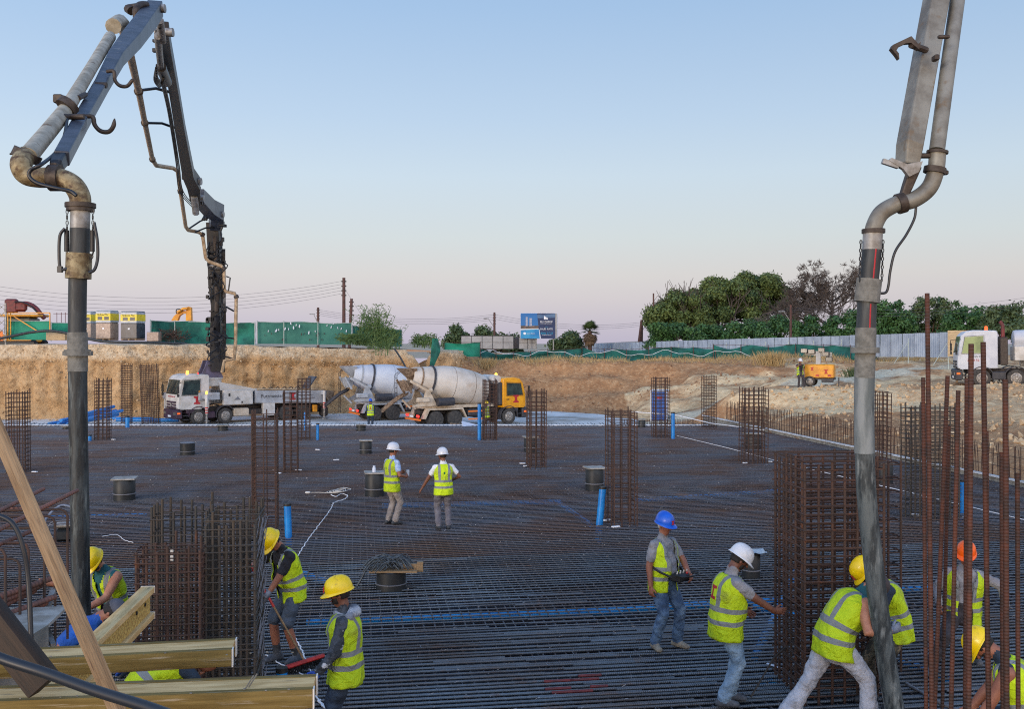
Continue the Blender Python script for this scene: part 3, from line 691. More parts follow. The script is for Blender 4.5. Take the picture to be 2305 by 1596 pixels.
# wall cages on the left
b = Gz(387, 1640); b.z = 0
cage('rusty wall cage standing in front of taller grey cages on the left', b, .64, .5, 2.06, 7, 4, pitch=.11, r=.0155, tr=.0075, m='rebar_rust', name='wall_cage', group='wall cages on the left', jit=.14)
b = Gz(412, 1560); b.z = 0
cage('grey wall cage directly behind the rusty one on the left', b, .62, .5, 2.34, 6, 4, pitch=.2, r=.016, tr=.008, m='rebar_dark', name='wall_cage', group='wall cages on the left', jit=.1)
b = Gz(530, 1588); b.z = 0
cage('thick dark grey wall cage beside the man with the broom', b, .52, 1.0, 2.3, 8, 9, pitch=.085, r=.0165, tr=.007, m='rebar_dark', name='wall_cage', group='wall cages on the left', jit=.1)
ww = MB(); rnd = random.Random(21)
M0 = Matrix.Translation(b) @ rotz(MA)
for i in range(70):
    x = rnd.uniform(.27, .31); y = rnd.uniform(-.5, .3); z = rnd.uniform(.1, 2.0)
    ww.tube([M0 @ Vector((x, y, z)), M0 @ Vector((x + .02, y + .16, z + rnd.uniform(.1, .24)))], .004, 4)
tag(ww.build('link_wires', MATS['grey_print']), 'bent link wires hooked through the dark wall cage beside the broom man', 'link wires', kind='stuff')
m = MB().box((0, 0, 0), (.035, .012, .13), bev=.004); o = m.build('spacer', MATS['pale_screen']); o.location = P(387, 1250, 11.25)
tag(o, 'pale plastic spacer clipped to the rusty wall cage', 'spacer')
# big cage on the right
b = Gz(1862, 1545); b.z = 0
cage('large dense brown cage in front of the right concrete hose', b, .94, .95, 2.84, 7, 8, pitch=.098, r=.0165, tr=.0115, m='rebar_rust', name='wall_cage', group='wall cages on the right', yaw=MA - .04, jit=.05)
b = Gz(1985, 1500); b.z = 0
cage('thin open cage attached right of the large dense brown cage', b, .34, .3, 2.72, 2, 2, pitch=.19, r=.0165, tr=.007, m='rebar_rust', name='wall_cage', group='wall cages on the right', yaw=MA, jit=.05)
b = Gz(2106, 1168); b.z = 0; b.y += .3
cage('wide wall cage behind the upright rods on the right', b, 1.15, .6, 2.74, 10, 4, pitch=.1, r=.016, tr=.0075, m='rebar_dark', name='wall_cage', group='wall cages on the right')
# low kerb wall with starter bars along the right edge
KW = thing('kerb_wall', 'low concrete upstand with white top strip and a long row of rusty starter bars', 'low wall', uv(UR + .15, 30))
m = MB(); m.box((0, 0, 0), (.3, 46, .85), Matrix.Translation(uv(UR + .17, 30.2, -.32)) @ rotz(MA)); m.build('upstand', MATS['concrete'], KW, world=True)
m = MB(); m.box((0, 0, 0), (.09, 46, .05), Matrix.Translation(uv(UR - .02, 30.2, .13)) @ rotz(MA)); m.build('edge_strip', MATS['white_board'], KW, world=True)
rnd = random.Random(5); sb = [MB().tube([(0, 0, 0), (a, b2, .55), (a * 2.4, b2 * 2.4, hh)], .0125, 5).mesh('starter_bar', MATS['rebar_rust'], 60) for a, b2, hh in ((0, 0, 1.0), (.012, .01, 1.05), (-.015, .01, .95), (.01, -.02, 1.02))]
K1 = mw(KW).inverted(); n_ = 0; v = 12.0
while v < 50 and n_ < 296:
    for du in (.06, .27):
        inst(rnd.choice(sb), 'starter_bar', KW, K1 @ Matrix.Translation(uv(UR + du + rnd.uniform(-.015, .015), v + rnd.uniform(-.04, .04), .08))); n_ += 1
    v += .257
m = MB()
for z in (.45, .8): m.tube([uv(UR + .05, 12, z), uv(UR + .05, 49.5, z)], .008, 4)
m.build('tie_bar', MATS['rebar_rust'], KW, world=True)
m = MB()
for i in range(60):
    x = 11.0 - (i % 20) * .14 ; z = 0
    p = Vector((9.4 - .13 * (i % 30), 50.9 + .3 * (i // 30), -1.1)); m.tube([p, p + Vector((.01, 0, 1.35))], .012, 5)
tag(m.build('starter_bars', MATS['rebar_rust']), 'short cluster of rusty starter bars left of the blue toilet', 'rebar', kind='stuff')
# ------------------------------------------------------------------ trees and plants
def leaf_cloud(name, clumps, matn, parent, size, dens, seed, loc, flat=.25, sharp=1.0):
    """many small leaf-sized faces spread through ellipsoid clumps; 'tint' varies by clump and leaf"""
    rg = np.random.default_rng(seed); VV, TT = [], []
    for (c, r) in clumps:
        r = np.array(r if hasattr(r, '__len__') else (r, r, r), float)
        n = int(2.6 * dens * (r[0] * r[1] + r[0] * r[2] + r[1] * r[2]) / 3 * 12.6); n = max(n, 20)
        d = rg.normal(size=(n, 3)); d /= np.linalg.norm(d, axis=1)[:, None]
        q = rg.random(n) ** .45; pos = np.array(c) + d * r * (q * (1 + .16 * rg.normal(size=n)))[:, None]
        nn = d + rg.normal(size=(n, 3)) * .7; nn[:, 2] += flat; nn /= np.linalg.norm(nn, axis=1)[:, None]
        a = np.cross(nn, rg.normal(size=(n, 3))); a /= np.linalg.norm(a, axis=1)[:, None]; b = np.cross(nn, a)
        s = (size * .62 * (.55 + .9 * rg.random(n)))[:, None]; e = sharp
        VV.append(np.stack([pos - a * s, pos - b * s * .55 * e, pos + a * s, pos + b * s * .55 * e], 1).reshape(-1, 3))
        base = rg.random(); TT.append(np.repeat(np.clip(.15 + base * .4 + .5 * rg.random(n) - .05, 0, 1), 4))
    v = np.concatenate(VV) - np.array(loc); t = np.concatenate(TT); k = len(v) // 4
    me = bpy.data.meshes.new(name); me.vertices.add(len(v)); me.vertices.foreach_set('co', v.ravel())
    me.loops.add(len(v)); me.loops.foreach_set('vertex_index', np.arange(len(v))); me.polygons.add(k)
    me.polygons.foreach_set('loop_start', np.arange(0, len(v), 4)); me.update(calc_edges=True)
    at = me.attributes.new('tint', 'FLOAT', 'POINT'); at.data.foreach_set('value', t); me.materials.append(MATS[matn])
    o = inst(me, name, parent)
    if parent is None: o.location = loc
    return o
def tint(me, vals):
    at = me.attributes.new('tint', 'FLOAT', 'POINT'); at.data.foreach_set('value', vals)
def branch(mb, p, d, l, r, depth, rnd, spread=.6, up=.15, n=5, tips=None, kids=(2, 3)):
    pts = [p]; q = Vector(p); dd = Vector(d).normalized()
    for i in range(3):
        dd = (dd + Vector((rnd.uniform(-1, 1), rnd.uniform(-1, 1), rnd.uniform(-.6, 1))) * .16).normalized(); q = q + dd * l / 3; pts.append(q.copy())
    mb.tube(pts, [r, r * .88, r * .76, r * .62], n, cap=False)
    if depth == 0:
        if tips is not None: tips.append(q.copy())
        return
    for k in range(rnd.randint(*kids)):
        nd = (dd + Vector((rnd.uniform(-1, 1), rnd.uniform(-1, 1), rnd.uniform(-.5, 1) + up)) * spread).normalized()
        branch(mb, pts[rnd.choice((2, 3, 3))], nd, l * rnd.uniform(.6, .85), r * .58, depth - 1, rnd, spread, up, max(3, n - 1), tips, kids)
def tree(name, label, cat, base, h, crown, matn, size, dens, seed, group=None, trunk_r=.3, trunk_h=.5, mat_t='bark', limbs=4):
    t = thing(name, label, cat, base, 0, group); rnd = random.Random(seed); m = MB(); th = h * trunk_h
    lean = Vector((rnd.uniform(-.1, .1), 0, 1))
    m.tube([(0, 0, -.3), lean * th * .5, lean * th], [trunk_r * 1.25, trunk_r, trunk_r * .8], 8)
    for c, r in crown[:limbs + 3]:
        e = Vector(c) - Vector(base); e = e * .9; m.tube([lean * th * .8, (lean * th).lerp(e, .5) + Vector((0, 0, -.3)), e], [trunk_r * .6, trunk_r * .4, trunk_r * .15], 5)
    m.build('trunk', MATS[mat_t], t, 60)
    o = leaf_cloud('crown', [((c[0] - base[0], c[1] - base[1], c[2] - base[2]), r) for c, r in crown], matn, t, size, dens, seed, (0, 0, 0))
    return t
def px_clumps(pts, D, rnd, dy=1.0, dj=2.5):
    return [(P(x, y, D + rnd.uniform(-dj, dj)), (r * D / FPX, r * D / FPX * dy, r * D / FPX * .78)) for x, y, r in pts]
rnd = random.Random(31)
def umbrella(x0, x1, top, bot, D, seed, dome=.55, n=34, rr=(15, 25)):
    """clump centres in picture pixels under a domed outline"""
    rnd = random.Random(seed); out = []; cx, hw = (x0 + x1) / 2, (x1 - x0) / 2
    for i in range(n):
        s = rnd.uniform(-1, 1); yt = top + (bot - top) * dome * abs(s) ** 2.2
        q = rnd.random() ** 1.5; out.append((cx + s * hw * .92, yt + 14 + q * (bot - yt) * .62, rnd.uniform(*rr)))
    return px_clumps(out, D, rnd, dj=4.0)
b = P(1520, 775, 152); b.z = 2.6
tree('pine_tree', 'leftmost and lowest of the big umbrella pines, reaching towards the leaning poles', 'tree', b, 8, umbrella(1458, 1600, 652, 738, 152, 1, n=64), 'pine_leaf', .34, 11, 41, 'umbrella pines beyond the metal fence', .45, .5)
b = P(1610, 775, 156); b.z = 2.6
tree('pine_tree', 'middle umbrella pine with a wide domed crown', 'tree', b, 10, umbrella(1530, 1720, 622, 735, 156, 2, n=88), 'pine_leaf', .34, 11, 42, 'umbrella pines beyond the metal fence', .5, .5)
b = P(1700, 775, 160); b.z = 2.6
tree('pine_tree', 'tallest umbrella pine, next to the bare dead tree', 'tree', b, 12, umbrella(1625, 1790, 605, 735, 160, 3, n=88), 'pine_leaf', .34, 11, 43, 'umbrella pines beyond the metal fence', .5, .5)
for i, (x, y0, D) in enumerate(((1500, 700, 151), (1640, 690, 153), (1720, 690, 157), (1560, 690, 151))):
    m = MB(); r_ = random.Random(i); bb = P(x, 772, D); bb.z = 2.6
    for k in range(5): branch(m, (0, 0, 0), (r_.uniform(-.9, .9), 0, 1), 4.2, .26, 3, r_, .75, .1)
    o = m.build('bare_limbs', MATS['dead_bark']); o.location = bb
    tag(o, 'tangle of bare grey limbs under the ' + ('leftmost pine crown', 'tallest pine crown on its left side', 'right end of the tallest pine crown', 'middle pine crown')[i], 'dead branches', 'bare limbs under the pines')
# dead tree
def dead_tree(label, x, ytop, D, seed, h0, spread):
    r_ = random.Random(seed); b = P(x, 775, D); b.z = 2.6; t = thing('dead_tree', label, 'tree', b, 0, 'dead trees beside the pines'); m = MB(); tw = MB()
    htop = (P(x, ytop, D).z - 2.6) * .84
    m.tube([(0, 0, -.3), (.1, 0, htop * .25), (0, 0, htop * .5), (.2, 0, htop * .8)], [.42, .34, .26, .12], 7)
    m.build('trunk', MATS['dead_bark'], t, 60); tips = []
    for k in range(22):
        a = 2 * math.pi * k / 22 + r_.uniform(-.3, .3); z = htop * r_.uniform(.32, .72)
        branch(tw, (0, 0, z), (math.cos(a), math.sin(a) * .8, .45), htop * .2, .12, 4, r_, spread, .22, 4, tips, (2, 3))
    tw.build('branches', MATS['dead_bark'], t)
    m = MB()
    for p in tips:
        for q in range(6):
            e = p + Vector((r_.uniform(-.5, .5), r_.uniform(-.5, .5), r_.uniform(-.1, .55))); m.tube([p, e], [.035, .02], 3, cap=False)
    m.build('twigs', MATS['dead_bark'], t)
dead_tree('bare dead tree with a fan of fine twigs between the pines and the concrete hose', 1872, 592, 150, 5, 9, .62)
dead_tree('smaller bare dead tree on the left of the taller dead one', 1812, 632, 148, 8, 7, .7)
m = MB(); r_ = random.Random(9)
for i in range(1500):
    p = P(r_.uniform(1700, 1950), 0, r_.uniform(140, 147)); s_ = (p.x / p.y * FPX + CX - 1825) / 125
    p.z = 4 + (6.2 - 2.6 * s_ * s_) * r_.random() ** .7
    e = p + Vector((r_.uniform(-1, 1), r_.uniform(-.6, .6), r_.uniform(-.7, .9))) * r_.uniform(.4, 1.1); m.tube([p, p.lerp(e, .5) + Vector((0, 0, r_.uniform(-.2, .2))), e], [.03, .022, .012], 3, cap=False)
tag(m.build('dead_brush', MATS['dead_bark']), 'mass of dead brown twigs below the bare tree', 'brush', kind='stuff')
# bushes along the metal fence
def bush(label, x0, x1, top, bot, D, seed, matn='bush_leaf', name='bush', cat='bush', group='green bushes beyond the metal fence', size=.3, dens=11, n=26):
    r_ = random.Random(seed); b = P((x0 + x1) / 2, bot, D); b.z = hz(b.x, b.y) if D < 104 else 2.6
    out = []
    for i in range(n):
        s = r_.uniform(-1, 1); yt = top + (bot - top) * .3 * abs(s) ** 3; yt += r_.uniform(-7, 9); out.append(((x0 + x1) / 2 + s * (x1 - x0) / 2 * .9, yt + 9 + r_.random() * (bot - yt) * .8, r_.uniform(9, 21)))
    cl = px_clumps(out, D, r_, dj=1.8); h = max(c.z for c, _ in cl) - b.z
    tree(name, label, cat, b, max(1.2, h), cl, matn, size, dens, seed, group, .14, .35, limbs=3)
for i, (x0, x1, tp, D, lab) in enumerate(((1455, 1560, 722, 143, 'low dark bush behind the leaning poles at the left end of the row'), (1545, 1640, 728, 138, 'low bush under the middle umbrella pine'), (1625, 1725, 715, 134, 'rounded green bush in front of the tallest pine trunk'),
        (1705, 1800, 702, 130, 'green bush left of the wooden pole with a lamp'), (1785, 1880, 705, 127, 'green bush directly behind the parked light tower'), (1860, 1960, 690, 124, 'tall green bush left of the right concrete hose'))):
    bush(lab, x0, x1, tp, 775, D, 60 + i)
for i, (x0, x1, tp, D, lab) in enumerate(((1955, 2060, 678, 116, 'pale green tree just right of the right concrete hose'), (2040, 2150, 664, 118, 'tree rising behind the tall upright rod on the right'), (2120, 2225, 676, 112, 'broad tree above the sheet of plywood on the fence'), (2205, 2310, 678, 108, 'tree behind the cab of the white truck on the right'))):
    bush(lab, x0, x1, tp, 772, D, 80 + i, 'tree_leaf' if i % 2 else 'bush_leaf', 'leafy_tree', 'tree', 'leafy trees behind the fence on the right', .28, 10, 56)
for i, (x0, x1, tp, D, lab) in enumerate(((998, 1062, 735, 165, 'dark round tree behind the left end of the grey containers'), (1052, 1140, 733, 170, 'bushy tree behind the long grey container and the street lamp'), (1244, 1310, 744, 160, 'round tree between the billboard and the palm'), (1128, 1165, 752, 172, 'small dark tree at the left foot of the billboard'))):
    bush(lab, x0, x1, tp, 785, D, 90 + i, 'tree_leaf', 'leafy_tree', 'tree', 'leafy trees on the horizon', .4, 8, 16)
# palm
b = P(1328, 782, 158); b.z = 2.6; PT = thing('palm_tree', 'fan palm with a skirt of dry fronds right of the billboard', 'palm tree', b)
MB().tube([(0, 0, -.2), (0, 0, 3.5)], [.34, .3], 8).build('trunk', MATS['bark'], PT, 60)
def fronds(n, z, L0, drop, seed, matn, name, dirz):
    r_ = random.Random(seed); vs, fs, tv = [], [], []
    for i in range(n):
        a = r_.random() * 6.283; el = r_.uniform(*dirz); d = Vector((math.cos(a) * math.cos(el), math.sin(a) * math.cos(el), math.sin(el))); p = Vector((0, 0, z + r_.uniform(-.25, .25))); tt = r_.random()
        e = p + d * L0 * .5; side = d.cross(Vector((0, 0, 1))).normalized()
        for k in range(9):
            s = (k - 4) / 4; tip = e + (d * (1 - .35 * abs(s)) + side * s * .85) * L0 * .6 + Vector((0, 0, -drop * r_.uniform(.5, 1))); q = len(vs)
            vs += [tuple(e - side * .05), tuple(e + (tip - e) * .5 + side * .11), tuple(tip), tuple(e + (tip - e) * .5 - side * .11)]; fs.append((q, q + 1, q + 2, q + 3)); tv += [tt] * 4
        q = len(vs); vs += [tuple(p - side * .03), tuple(p + side * .03), tuple(e + side * .02), tuple(e - side * .02)]; fs.append((q, q + 1, q + 2, q + 3)); tv += [tt] * 4
    me = bpy.data.meshes.new(name); me.from_pydata(vs, [], fs); tint(me, tv); me.materials.append(MATS[matn]); me.update(); inst(me, name, PT)
fronds(60, 3.5, 1.7, .25, 3, 'palm_leaf', 'fronds', (-.3, 1.45)); fronds(90, 2.9, 1.25, .7, 4, 'palm_dry', 'dry_skirt', (-1.3, .2))
# reeds and weeds on the edge of the cut
def reeds(label, spots, seed, hmax, name='reed_clump', group='reeds on the edge of the earth cut', matn='reed_leaf', n=110, spread=.35):
    r_ = random.Random(seed); loc = Vector(spots[0]); vs, fs, tv = [], [], []
    for i in range(n):
        s0 = Vector(r_.choice(spots)) - loc + Vector((r_.uniform(-.6, .6), r_.uniform(-.6, .6), 0)); h = hmax * r_.uniform(.45, 1); dx, dy = r_.uniform(-spread, spread), r_.uniform(-spread, spread)
        pts = [s0 + Vector((dx * t * t * h, dy * t * t * h, h * t)) for t in (0, .35, .7, 1)]; tt = r_.random()
        for a, b2 in zip(pts, pts[1:]):
            q = len(vs); vs += [tuple(a + Vector((-.018, 0, 0))), tuple(a + Vector((.018, 0, 0))), tuple(b2 + Vector((.012, 0, 0))), tuple(b2 + Vector((-.012, 0, 0)))]; fs.append((q, q + 1, q + 2, q + 3)); tv += [tt] * 4
        for k in range(9):
            t = r_.uniform(.2, 1); p = s0 + Vector((dx * t * t * h, dy * t * t * h, h * t)); a = r_.random() * 6.28; l = r_.uniform(.3, .6)
            d = Vector((math.cos(a), math.sin(a) * .7, r_.uniform(-.1, .7))); e = p + d * l; mid = p + d * l * .5 + Vector((0, 0, .08)); sd = d.cross(Vector((.2, .9, .3))).normalized() * .032; q = len(vs)
            vs += [tuple(p), tuple(mid + sd), tuple(e - Vector((0, 0, .12))), tuple(mid - sd)]; fs.append((q, q + 1, q + 2, q + 3)); tv += [min(1, max(0, tt + r_.uniform(-.3, .3)))] * 4
    me = bpy.data.meshes.new(name); me.from_pydata(vs, [], fs); tint(me, tv); me.materials.append(MATS[matn]); me.update()
    o = inst(me, name); o.location = loc; return tag(o, label, 'reeds', group)
reeds('tall clump of green reeds hanging over the end of the earth cut', [P(820, 776, 77.4), P(838, 772, 77.6), P(850, 776, 77.4), P(862, 780, 77.5)], 1, 3.1, n=95)
reeds('lower spreading reeds right of the tall clump', [P(872, 790, 77.6), P(885, 786, 77.8), P(845, 800, 77.0), P(865, 800, 77.0)], 2, 2.1, n=75, spread=.5)
reeds('low green weeds at the foot of the grey net panel', [P(800, 775, 76.6), P(785, 775, 76.2), P(815, 778, 76.8)], 3, .75, n=110, spread=.7)
reeds('small reed clump behind the torn green net scrap', [P(945, 782, 80), P(955, 782, 80), P(968, 785, 80)], 4, 1.15, n=60)
def tuft(label, x, y, D, h, seed, matn, n=110, wd=.8, cat='dry grass', group='tufts on the far bank'):
    r_ = random.Random(seed); p = P(x, y, D); p.z = rough_h(p.x, p.y, hz(p.x, p.y)) - .05; vs, fs, tv = [], [], []
    for i in range(n):
        a = r_.random() * 6.28; q0 = Vector((r_.gauss(0, wd * .5), r_.gauss(0, .3), -.2)); e = q0 + Vector((math.cos(a) * h * .5, math.sin(a) * h * .4, .25 + h * r_.uniform(.4, 1))); m_ = q0.lerp(e, .5) + Vector((0, 0, .1 * h)); q = len(vs)
        vs += [tuple(q0), tuple(m_ + Vector((.025, 0, 0))), tuple(e), tuple(m_ - Vector((.025, 0, 0)))]; fs.append((q, q + 1, q + 2, q + 3)); tv += [r_.random()] * 4
    me = bpy.data.meshes.new('grass_tuft'); me.from_pydata(vs, [], fs); tint(me, tv); me.materials.append(MATS[matn]); me.update(); o = inst(me, 'grass_tuft'); o.location = p; tag(o, label, cat, group)
tuft('tall tawny dry bush on the bank left of the light tower', 1735, 815, 83, 1.5, 1, 'dry_grass', 420, .9)
tuft('dry tawny tuft at the right end of the short pale green net', 1098, 805, 84.8, 1.0, 2, 'dry_grass', 200, .7)
tuft('dark green weed at the crumbling end of the earth cut', 1010, 815, 82, .9, 3, 'green_weed', 220, .6, 'weed')
tuft('green weed bush growing low right of the light tower', 1925, 845, 70, .9, 4, 'green_weed', 200, .6, 'weed')
vs_, r_ = [], random.Random(77)
vs, fs, tv = [], [], []
for i in range(9000):
    x = r_.uniform(-5, 38); y = r_.uniform(84.2, 90); z = rough_h(x, y, hz(x, y)) - .03; h = r_.uniform(.12, .5) * (1.3 if nz(x * .3, y * .3) > 0 else .5); a = r_.random() * 6.28; q = len(vs)
    vs += [(x - .02, y, z), (x + .02, y, z), (x + math.cos(a) * h * .5, y + math.sin(a) * h * .5, z + h)]; fs.append((q, q + 1, q + 2)); tv += [r_.random()] * 3
me = bpy.data.meshes.new('dry_grass'); me.from_pydata(vs, [], fs); tint(me, tv); me.materials.append(MATS['dry_grass']); me.update(); tag(inst(me, 'dry_grass'), 'thin dry grass along the top of the bank', 'dry grass', kind='stuff')
# ------------------------------------------------------------------ fences and nets
FM = thing('metal_fence', 'long grey corrugated metal hoarding running behind the green net on the right', 'fence', (28, 100, 2.7))
mi_ = mw(FM).inverted(); a0, a1 = Vector((33.2, 75.0, 0)), Vector((8.9, 200.0, 0)); dl = (a1 - a0); nL = dl.length; dl = dl / nL; nrm = Vector((-dl.y, dl.x, 0))
def corr(l, h):
    q = MB(); k = 12; vs = [(l * i / k, .03 * (1 if i % 2 else -1), z) for z in (0, h) for i in range(k + 1)]
    q.add(vs, [(i, i + 1, k + 2 + i, k + 1 + i) for i in range(k)]); q.box((.03, .02, h / 2), (.05, .05, h)); return q.mesh('panel', MATS['sheet_metal'])
pm = corr(1.62, 1.9); s = 0.0; r_ = random.Random(2)
while s < nL:
    p = a0 + dl * s; zt = 4.98 - (p.y - 75) * .0088 - 1.9 + r_.uniform(-.02, .02)
    inst(pm, 'panel', FM, mi_ @ Matrix.Translation((p.x, p.y, zt)) @ rotz(math.atan2(dl.y, dl.x) + r_.uniform(-.02, .02))); s += 1.66
m = MB()
for i in range(24):
    p = a0 + dl * (i * 5.2) + nrm * .35; m.tube([(p.x, p.y, 2.2), (p.x, p.y, 4.6 - (p.y - 75) * .0088)], .04, 5)
    m.tube([(p.x, p.y, 4.3 - (p.y - 75) * .0088), (p.x - 1.2, p.y - .1, 2.5)], .025, 4)
m.build('props', MATS['post_pale'], FM, world=True)
m = MB(); m.box((0, 0, 0), (2.05, .03, 1.95)); o = m.build('plywood_board', MATS['plywood']); o.location = P(2164, 773, 74.6); tag(o, 'tall sheet of bare plywood closing the end of the metal fence', 'plywood sheet')
def net(name, label, pts, h, matn, group=None, posts=True, post_mat='post_pale', seed=1, sag=.12, cat='net fence', postr=.035, zf=None, wave=.2):
    """windbreak net hung along a path of (x, y, z of its foot)"""
    t = thing(name, label, cat, pts[0], 0, group); r_ = random.Random(seed); m = MB(); P_ = [Vector(p) for p in pts]; o0 = P_[0]; vs, fs = [], []; rows_ = 6; n = 0; pp = []
    for a, b2 in zip(P_, P_[1:]):
        l = (b2 - a).length; k = max(2, int(l / .2))
        for i in range(k): pp.append(a.lerp(b2, i / k))
    pp.append(P_[-1]); s = 0
    for i, p in enumerate(pp):
        s += .2; hh = h * (1 + .1 * nz(s * .25, seed)) - sag * abs(math.sin(s * .9)) * (.5 + nz(s * .3, 5))
        for j in range(rows_):
            f = j / (rows_ - 1); vs.append((p.x - o0.x, p.y - o0.y + wave * (nz(s * .6, f * 2, seed) * 1.5 + .7 * nz(s * 2.1, f * 3.5, seed + 4)), p.z - o0.z + hh * f))
    for i in range(len(pp) - 1):
        for j in range(rows_ - 1): fs.append((i * rows_ + j, i * rows_ + rows_ + j, i * rows_ + rows_ + j + 1, i * rows_ + j + 1))
    m.add(vs, fs); m.build('net', MATS[matn], t, 180)
    if posts:
        pm_ = MB().tube([(0, 0, -.1), (0, 0, h * 1.03)], postr, 6).mesh('post', MATS[post_mat], 60); d = 0; last = None
        for a, b2 in zip(P_, P_[1:]):
            l = (b2 - a).length; k = max(1, round(l / 3.2))
            for i in range(k + (b2 is P_[-1])): q = a.lerp(b2, i / k) - o0 + Vector((0, -.16, 0)); inst(pm_, 'post', t, Matrix.Translation(q))
    m = MB(); m.tube([Vector((p.x - o0.x, p.y - o0.y - .06, p.z - o0.z + h * .97)) for p in P_], .018, 5); m.build('top_rail', MATS[post_mat], t)
    return t
net('net_fence', 'dark green net fence on pale posts behind the upright pump boom', [P(340, 770, 79), P(395, 772, 78.5), P(480, 774, 78.4), P(575, 776, 78.2)], 1.75, 'net_green', 'green nets on top of the cut', seed=3)
T = net('net_fence', 'grey green net panel with torn holes left of the reeds', [P(580, 774, 78.0), P(640, 774, 78.6), P(792, 776, 79.6)], 1.78, 'net_grey', 'green nets on top of the cut', seed=4, wave=.04)
hm = MB().prism([(0, -.13), (.045, -.05), (.04, .08), (0, .14), (-.04, .07), (-.045, -.06)], -.01, .01).mesh('tear_patch', MATS['board_white'])  # solid pieces, not openings; pale ones carry the sky's brightness in their colour
hd = hm.copy(); hd.materials.clear(); hd.materials.append(MATS['black']); r_ = random.Random(4)
for i in range(30):
    x = 598 + i * 6.4 + r_.uniform(-3, 3); dark = r_.random() < .4; y = r_.uniform(748, 765) if dark else r_.uniform(727, 750); D = 78.2 + (x - 580) / 212 * 1.6 - .22
    inst(hd if dark else hm, 'tear_patch', T, Matrix.Translation(P(x, y, D) - T.location) @ Euler((0, r_.uniform(-.3, .3), 0)).to_matrix().to_4x4() @ Matrix.Scale(r_.uniform(.6, 1.1), 4))
net('net_fence', 'green net turning back behind the reeds', [P(794, 776, 79.7), P(835, 778, 84), P(905, 780, 90)], 1.55, 'net_green', 'green nets on top of the cut', seed=5)
net('net_fence', 'bright turquoise net in the yellow gate on the far left', [P(20, 765, 77.5), P(113, 765, 77.5)], 1.5, 'net_bright', 'turquoise nets on the far left', posts=False, seed=6, sag=.02, wave=.05)
net('net_fence', 'bright turquoise net left of the shrink wrapped pallets', [P(117, 765, 80), P(226, 766, 80)], 1.4, 'net_bright', 'turquoise nets on the far left', posts=True, seed=7, sag=.04, wave=.05)
net('net_fence', 'short pale green net at the left end of the far bank', [P(1000, 803, 88), P(1081, 803, 87.6)], 1.28, 'net_bright', 'green nets along the far bank', seed=8, post_mat='pole_wood')
def bank_net(label, x0, x1, D0, D1, seed, h, matn='net_bank'):
    pts = []
    for i in range(7):
        t = i / 6; p = P(x0 + (x1 - x0) * t, 800, D0 + (D1 - D0) * t); p.z = rough_h(p.x, p.y, hz(p.x, p.y)) - .05; pts.append(p)
    return net('net_fence', label, pts, h, matn, 'green nets along the far bank', seed=seed, post_mat='pole_wood', sag=.4)
bank_net('long sagging green net along the far bank left of the billboard', 1078, 1310, 91, 91.5, 9, 1.0)
bank_net('long sagging green net along the far bank below the palm', 1310, 1610, 91.5, 92, 10, 1.1)
bank_net('taller green net on the bank behind the tawny bush and light tower', 1605, 1975, 92, 87, 11, 1.35)
m = MB(); r_ = random.Random(3); pts = []
for i in range(60):
    x = 1005 + i * 11.6; pts.append(P(x, 795 + 5 * math.sin(i * .55) + 3 * math.sin(i * 1.3), 90.4))
m.tube(pts, .02, 5); tag(m.build('cord', MATS['white_print']), 'thin white cord looping along the green net on the far bank', 'cord')
m = MB(); vs = []; 
for i in range(9):
    for j in range(6):
        t = i / 8; p = P(985 - 12 * (1 - t) + j * 4.4 * (1 - abs(t - .45)) - 18 * t, 762 + t * 62, 77.2); p.y += .3 * nz(i * .6, j * .5); vs.append(p)
m.add(vs, [(i * 6 + j, i * 6 + j + 1, i * 6 + j + 7, i * 6 + j + 6) for i in range(8) for j in range(5)])
tag(m.build('net_scrap', MATS['net_green'], smooth=180), 'torn scrap of green net hanging over the notch in the earth cut', 'net')
# ------------------------------------------------------------------ far left: gate, machines, pallets
b = P(60, 768, 77.3)
GT = thing('yellow_gate', 'yellow steel frame with a diagonal brace around turquoise net', 'gate', b)
a, c = P(16, 768, 77.2) - b, P(111, 704, 77.2) - b
for nm, p, q in (('upright', (a.x, 0, a.z), (a.x, 0, c.z)), ('upright', (a.x + .22, 0, a.z), (a.x + .22, 0, c.z)), ('rail', (a.x, 0, c.z), (c.x, 0, c.z)), ('upright', (c.x, 0, a.z + .2), (c.x, 0, c.z)), ('brace', (a.x + .2, 0, c.z - .1), (c.x - .9, 0, a.z + .75))):
    m = MB(); m.beam(p, q, .07, .07); m.build(nm, MATS['machine_yellow'], GT)
b = P(4, 770, 76.8)
LT = thing('lattice_mast', 'grey lattice mast section cut by the left edge of the photo', 'lattice mast', b)
for x in (-.35, .3): m = MB(); m.beam((x, 0, -.2), (x, 0, 3.0), .09, .09); m.build('chord', MATS['steel_grey'], LT)
m = MB()
for i in range(5): m.beam((-.35, 0, i * .6), (.3, 0, i * .6 + .6), .04, .04); m.beam((.3, 0, i * .6), (-.35, 0, i * .6 + .6), .04, .04)
m.build('lacing', MATS['steel_grey'], LT)
m = MB(); m.beam((-.1, .06, .1), (-.1, .06, .9), .3, .04); m.build('hazard_board', MATS['hazard'], LT)
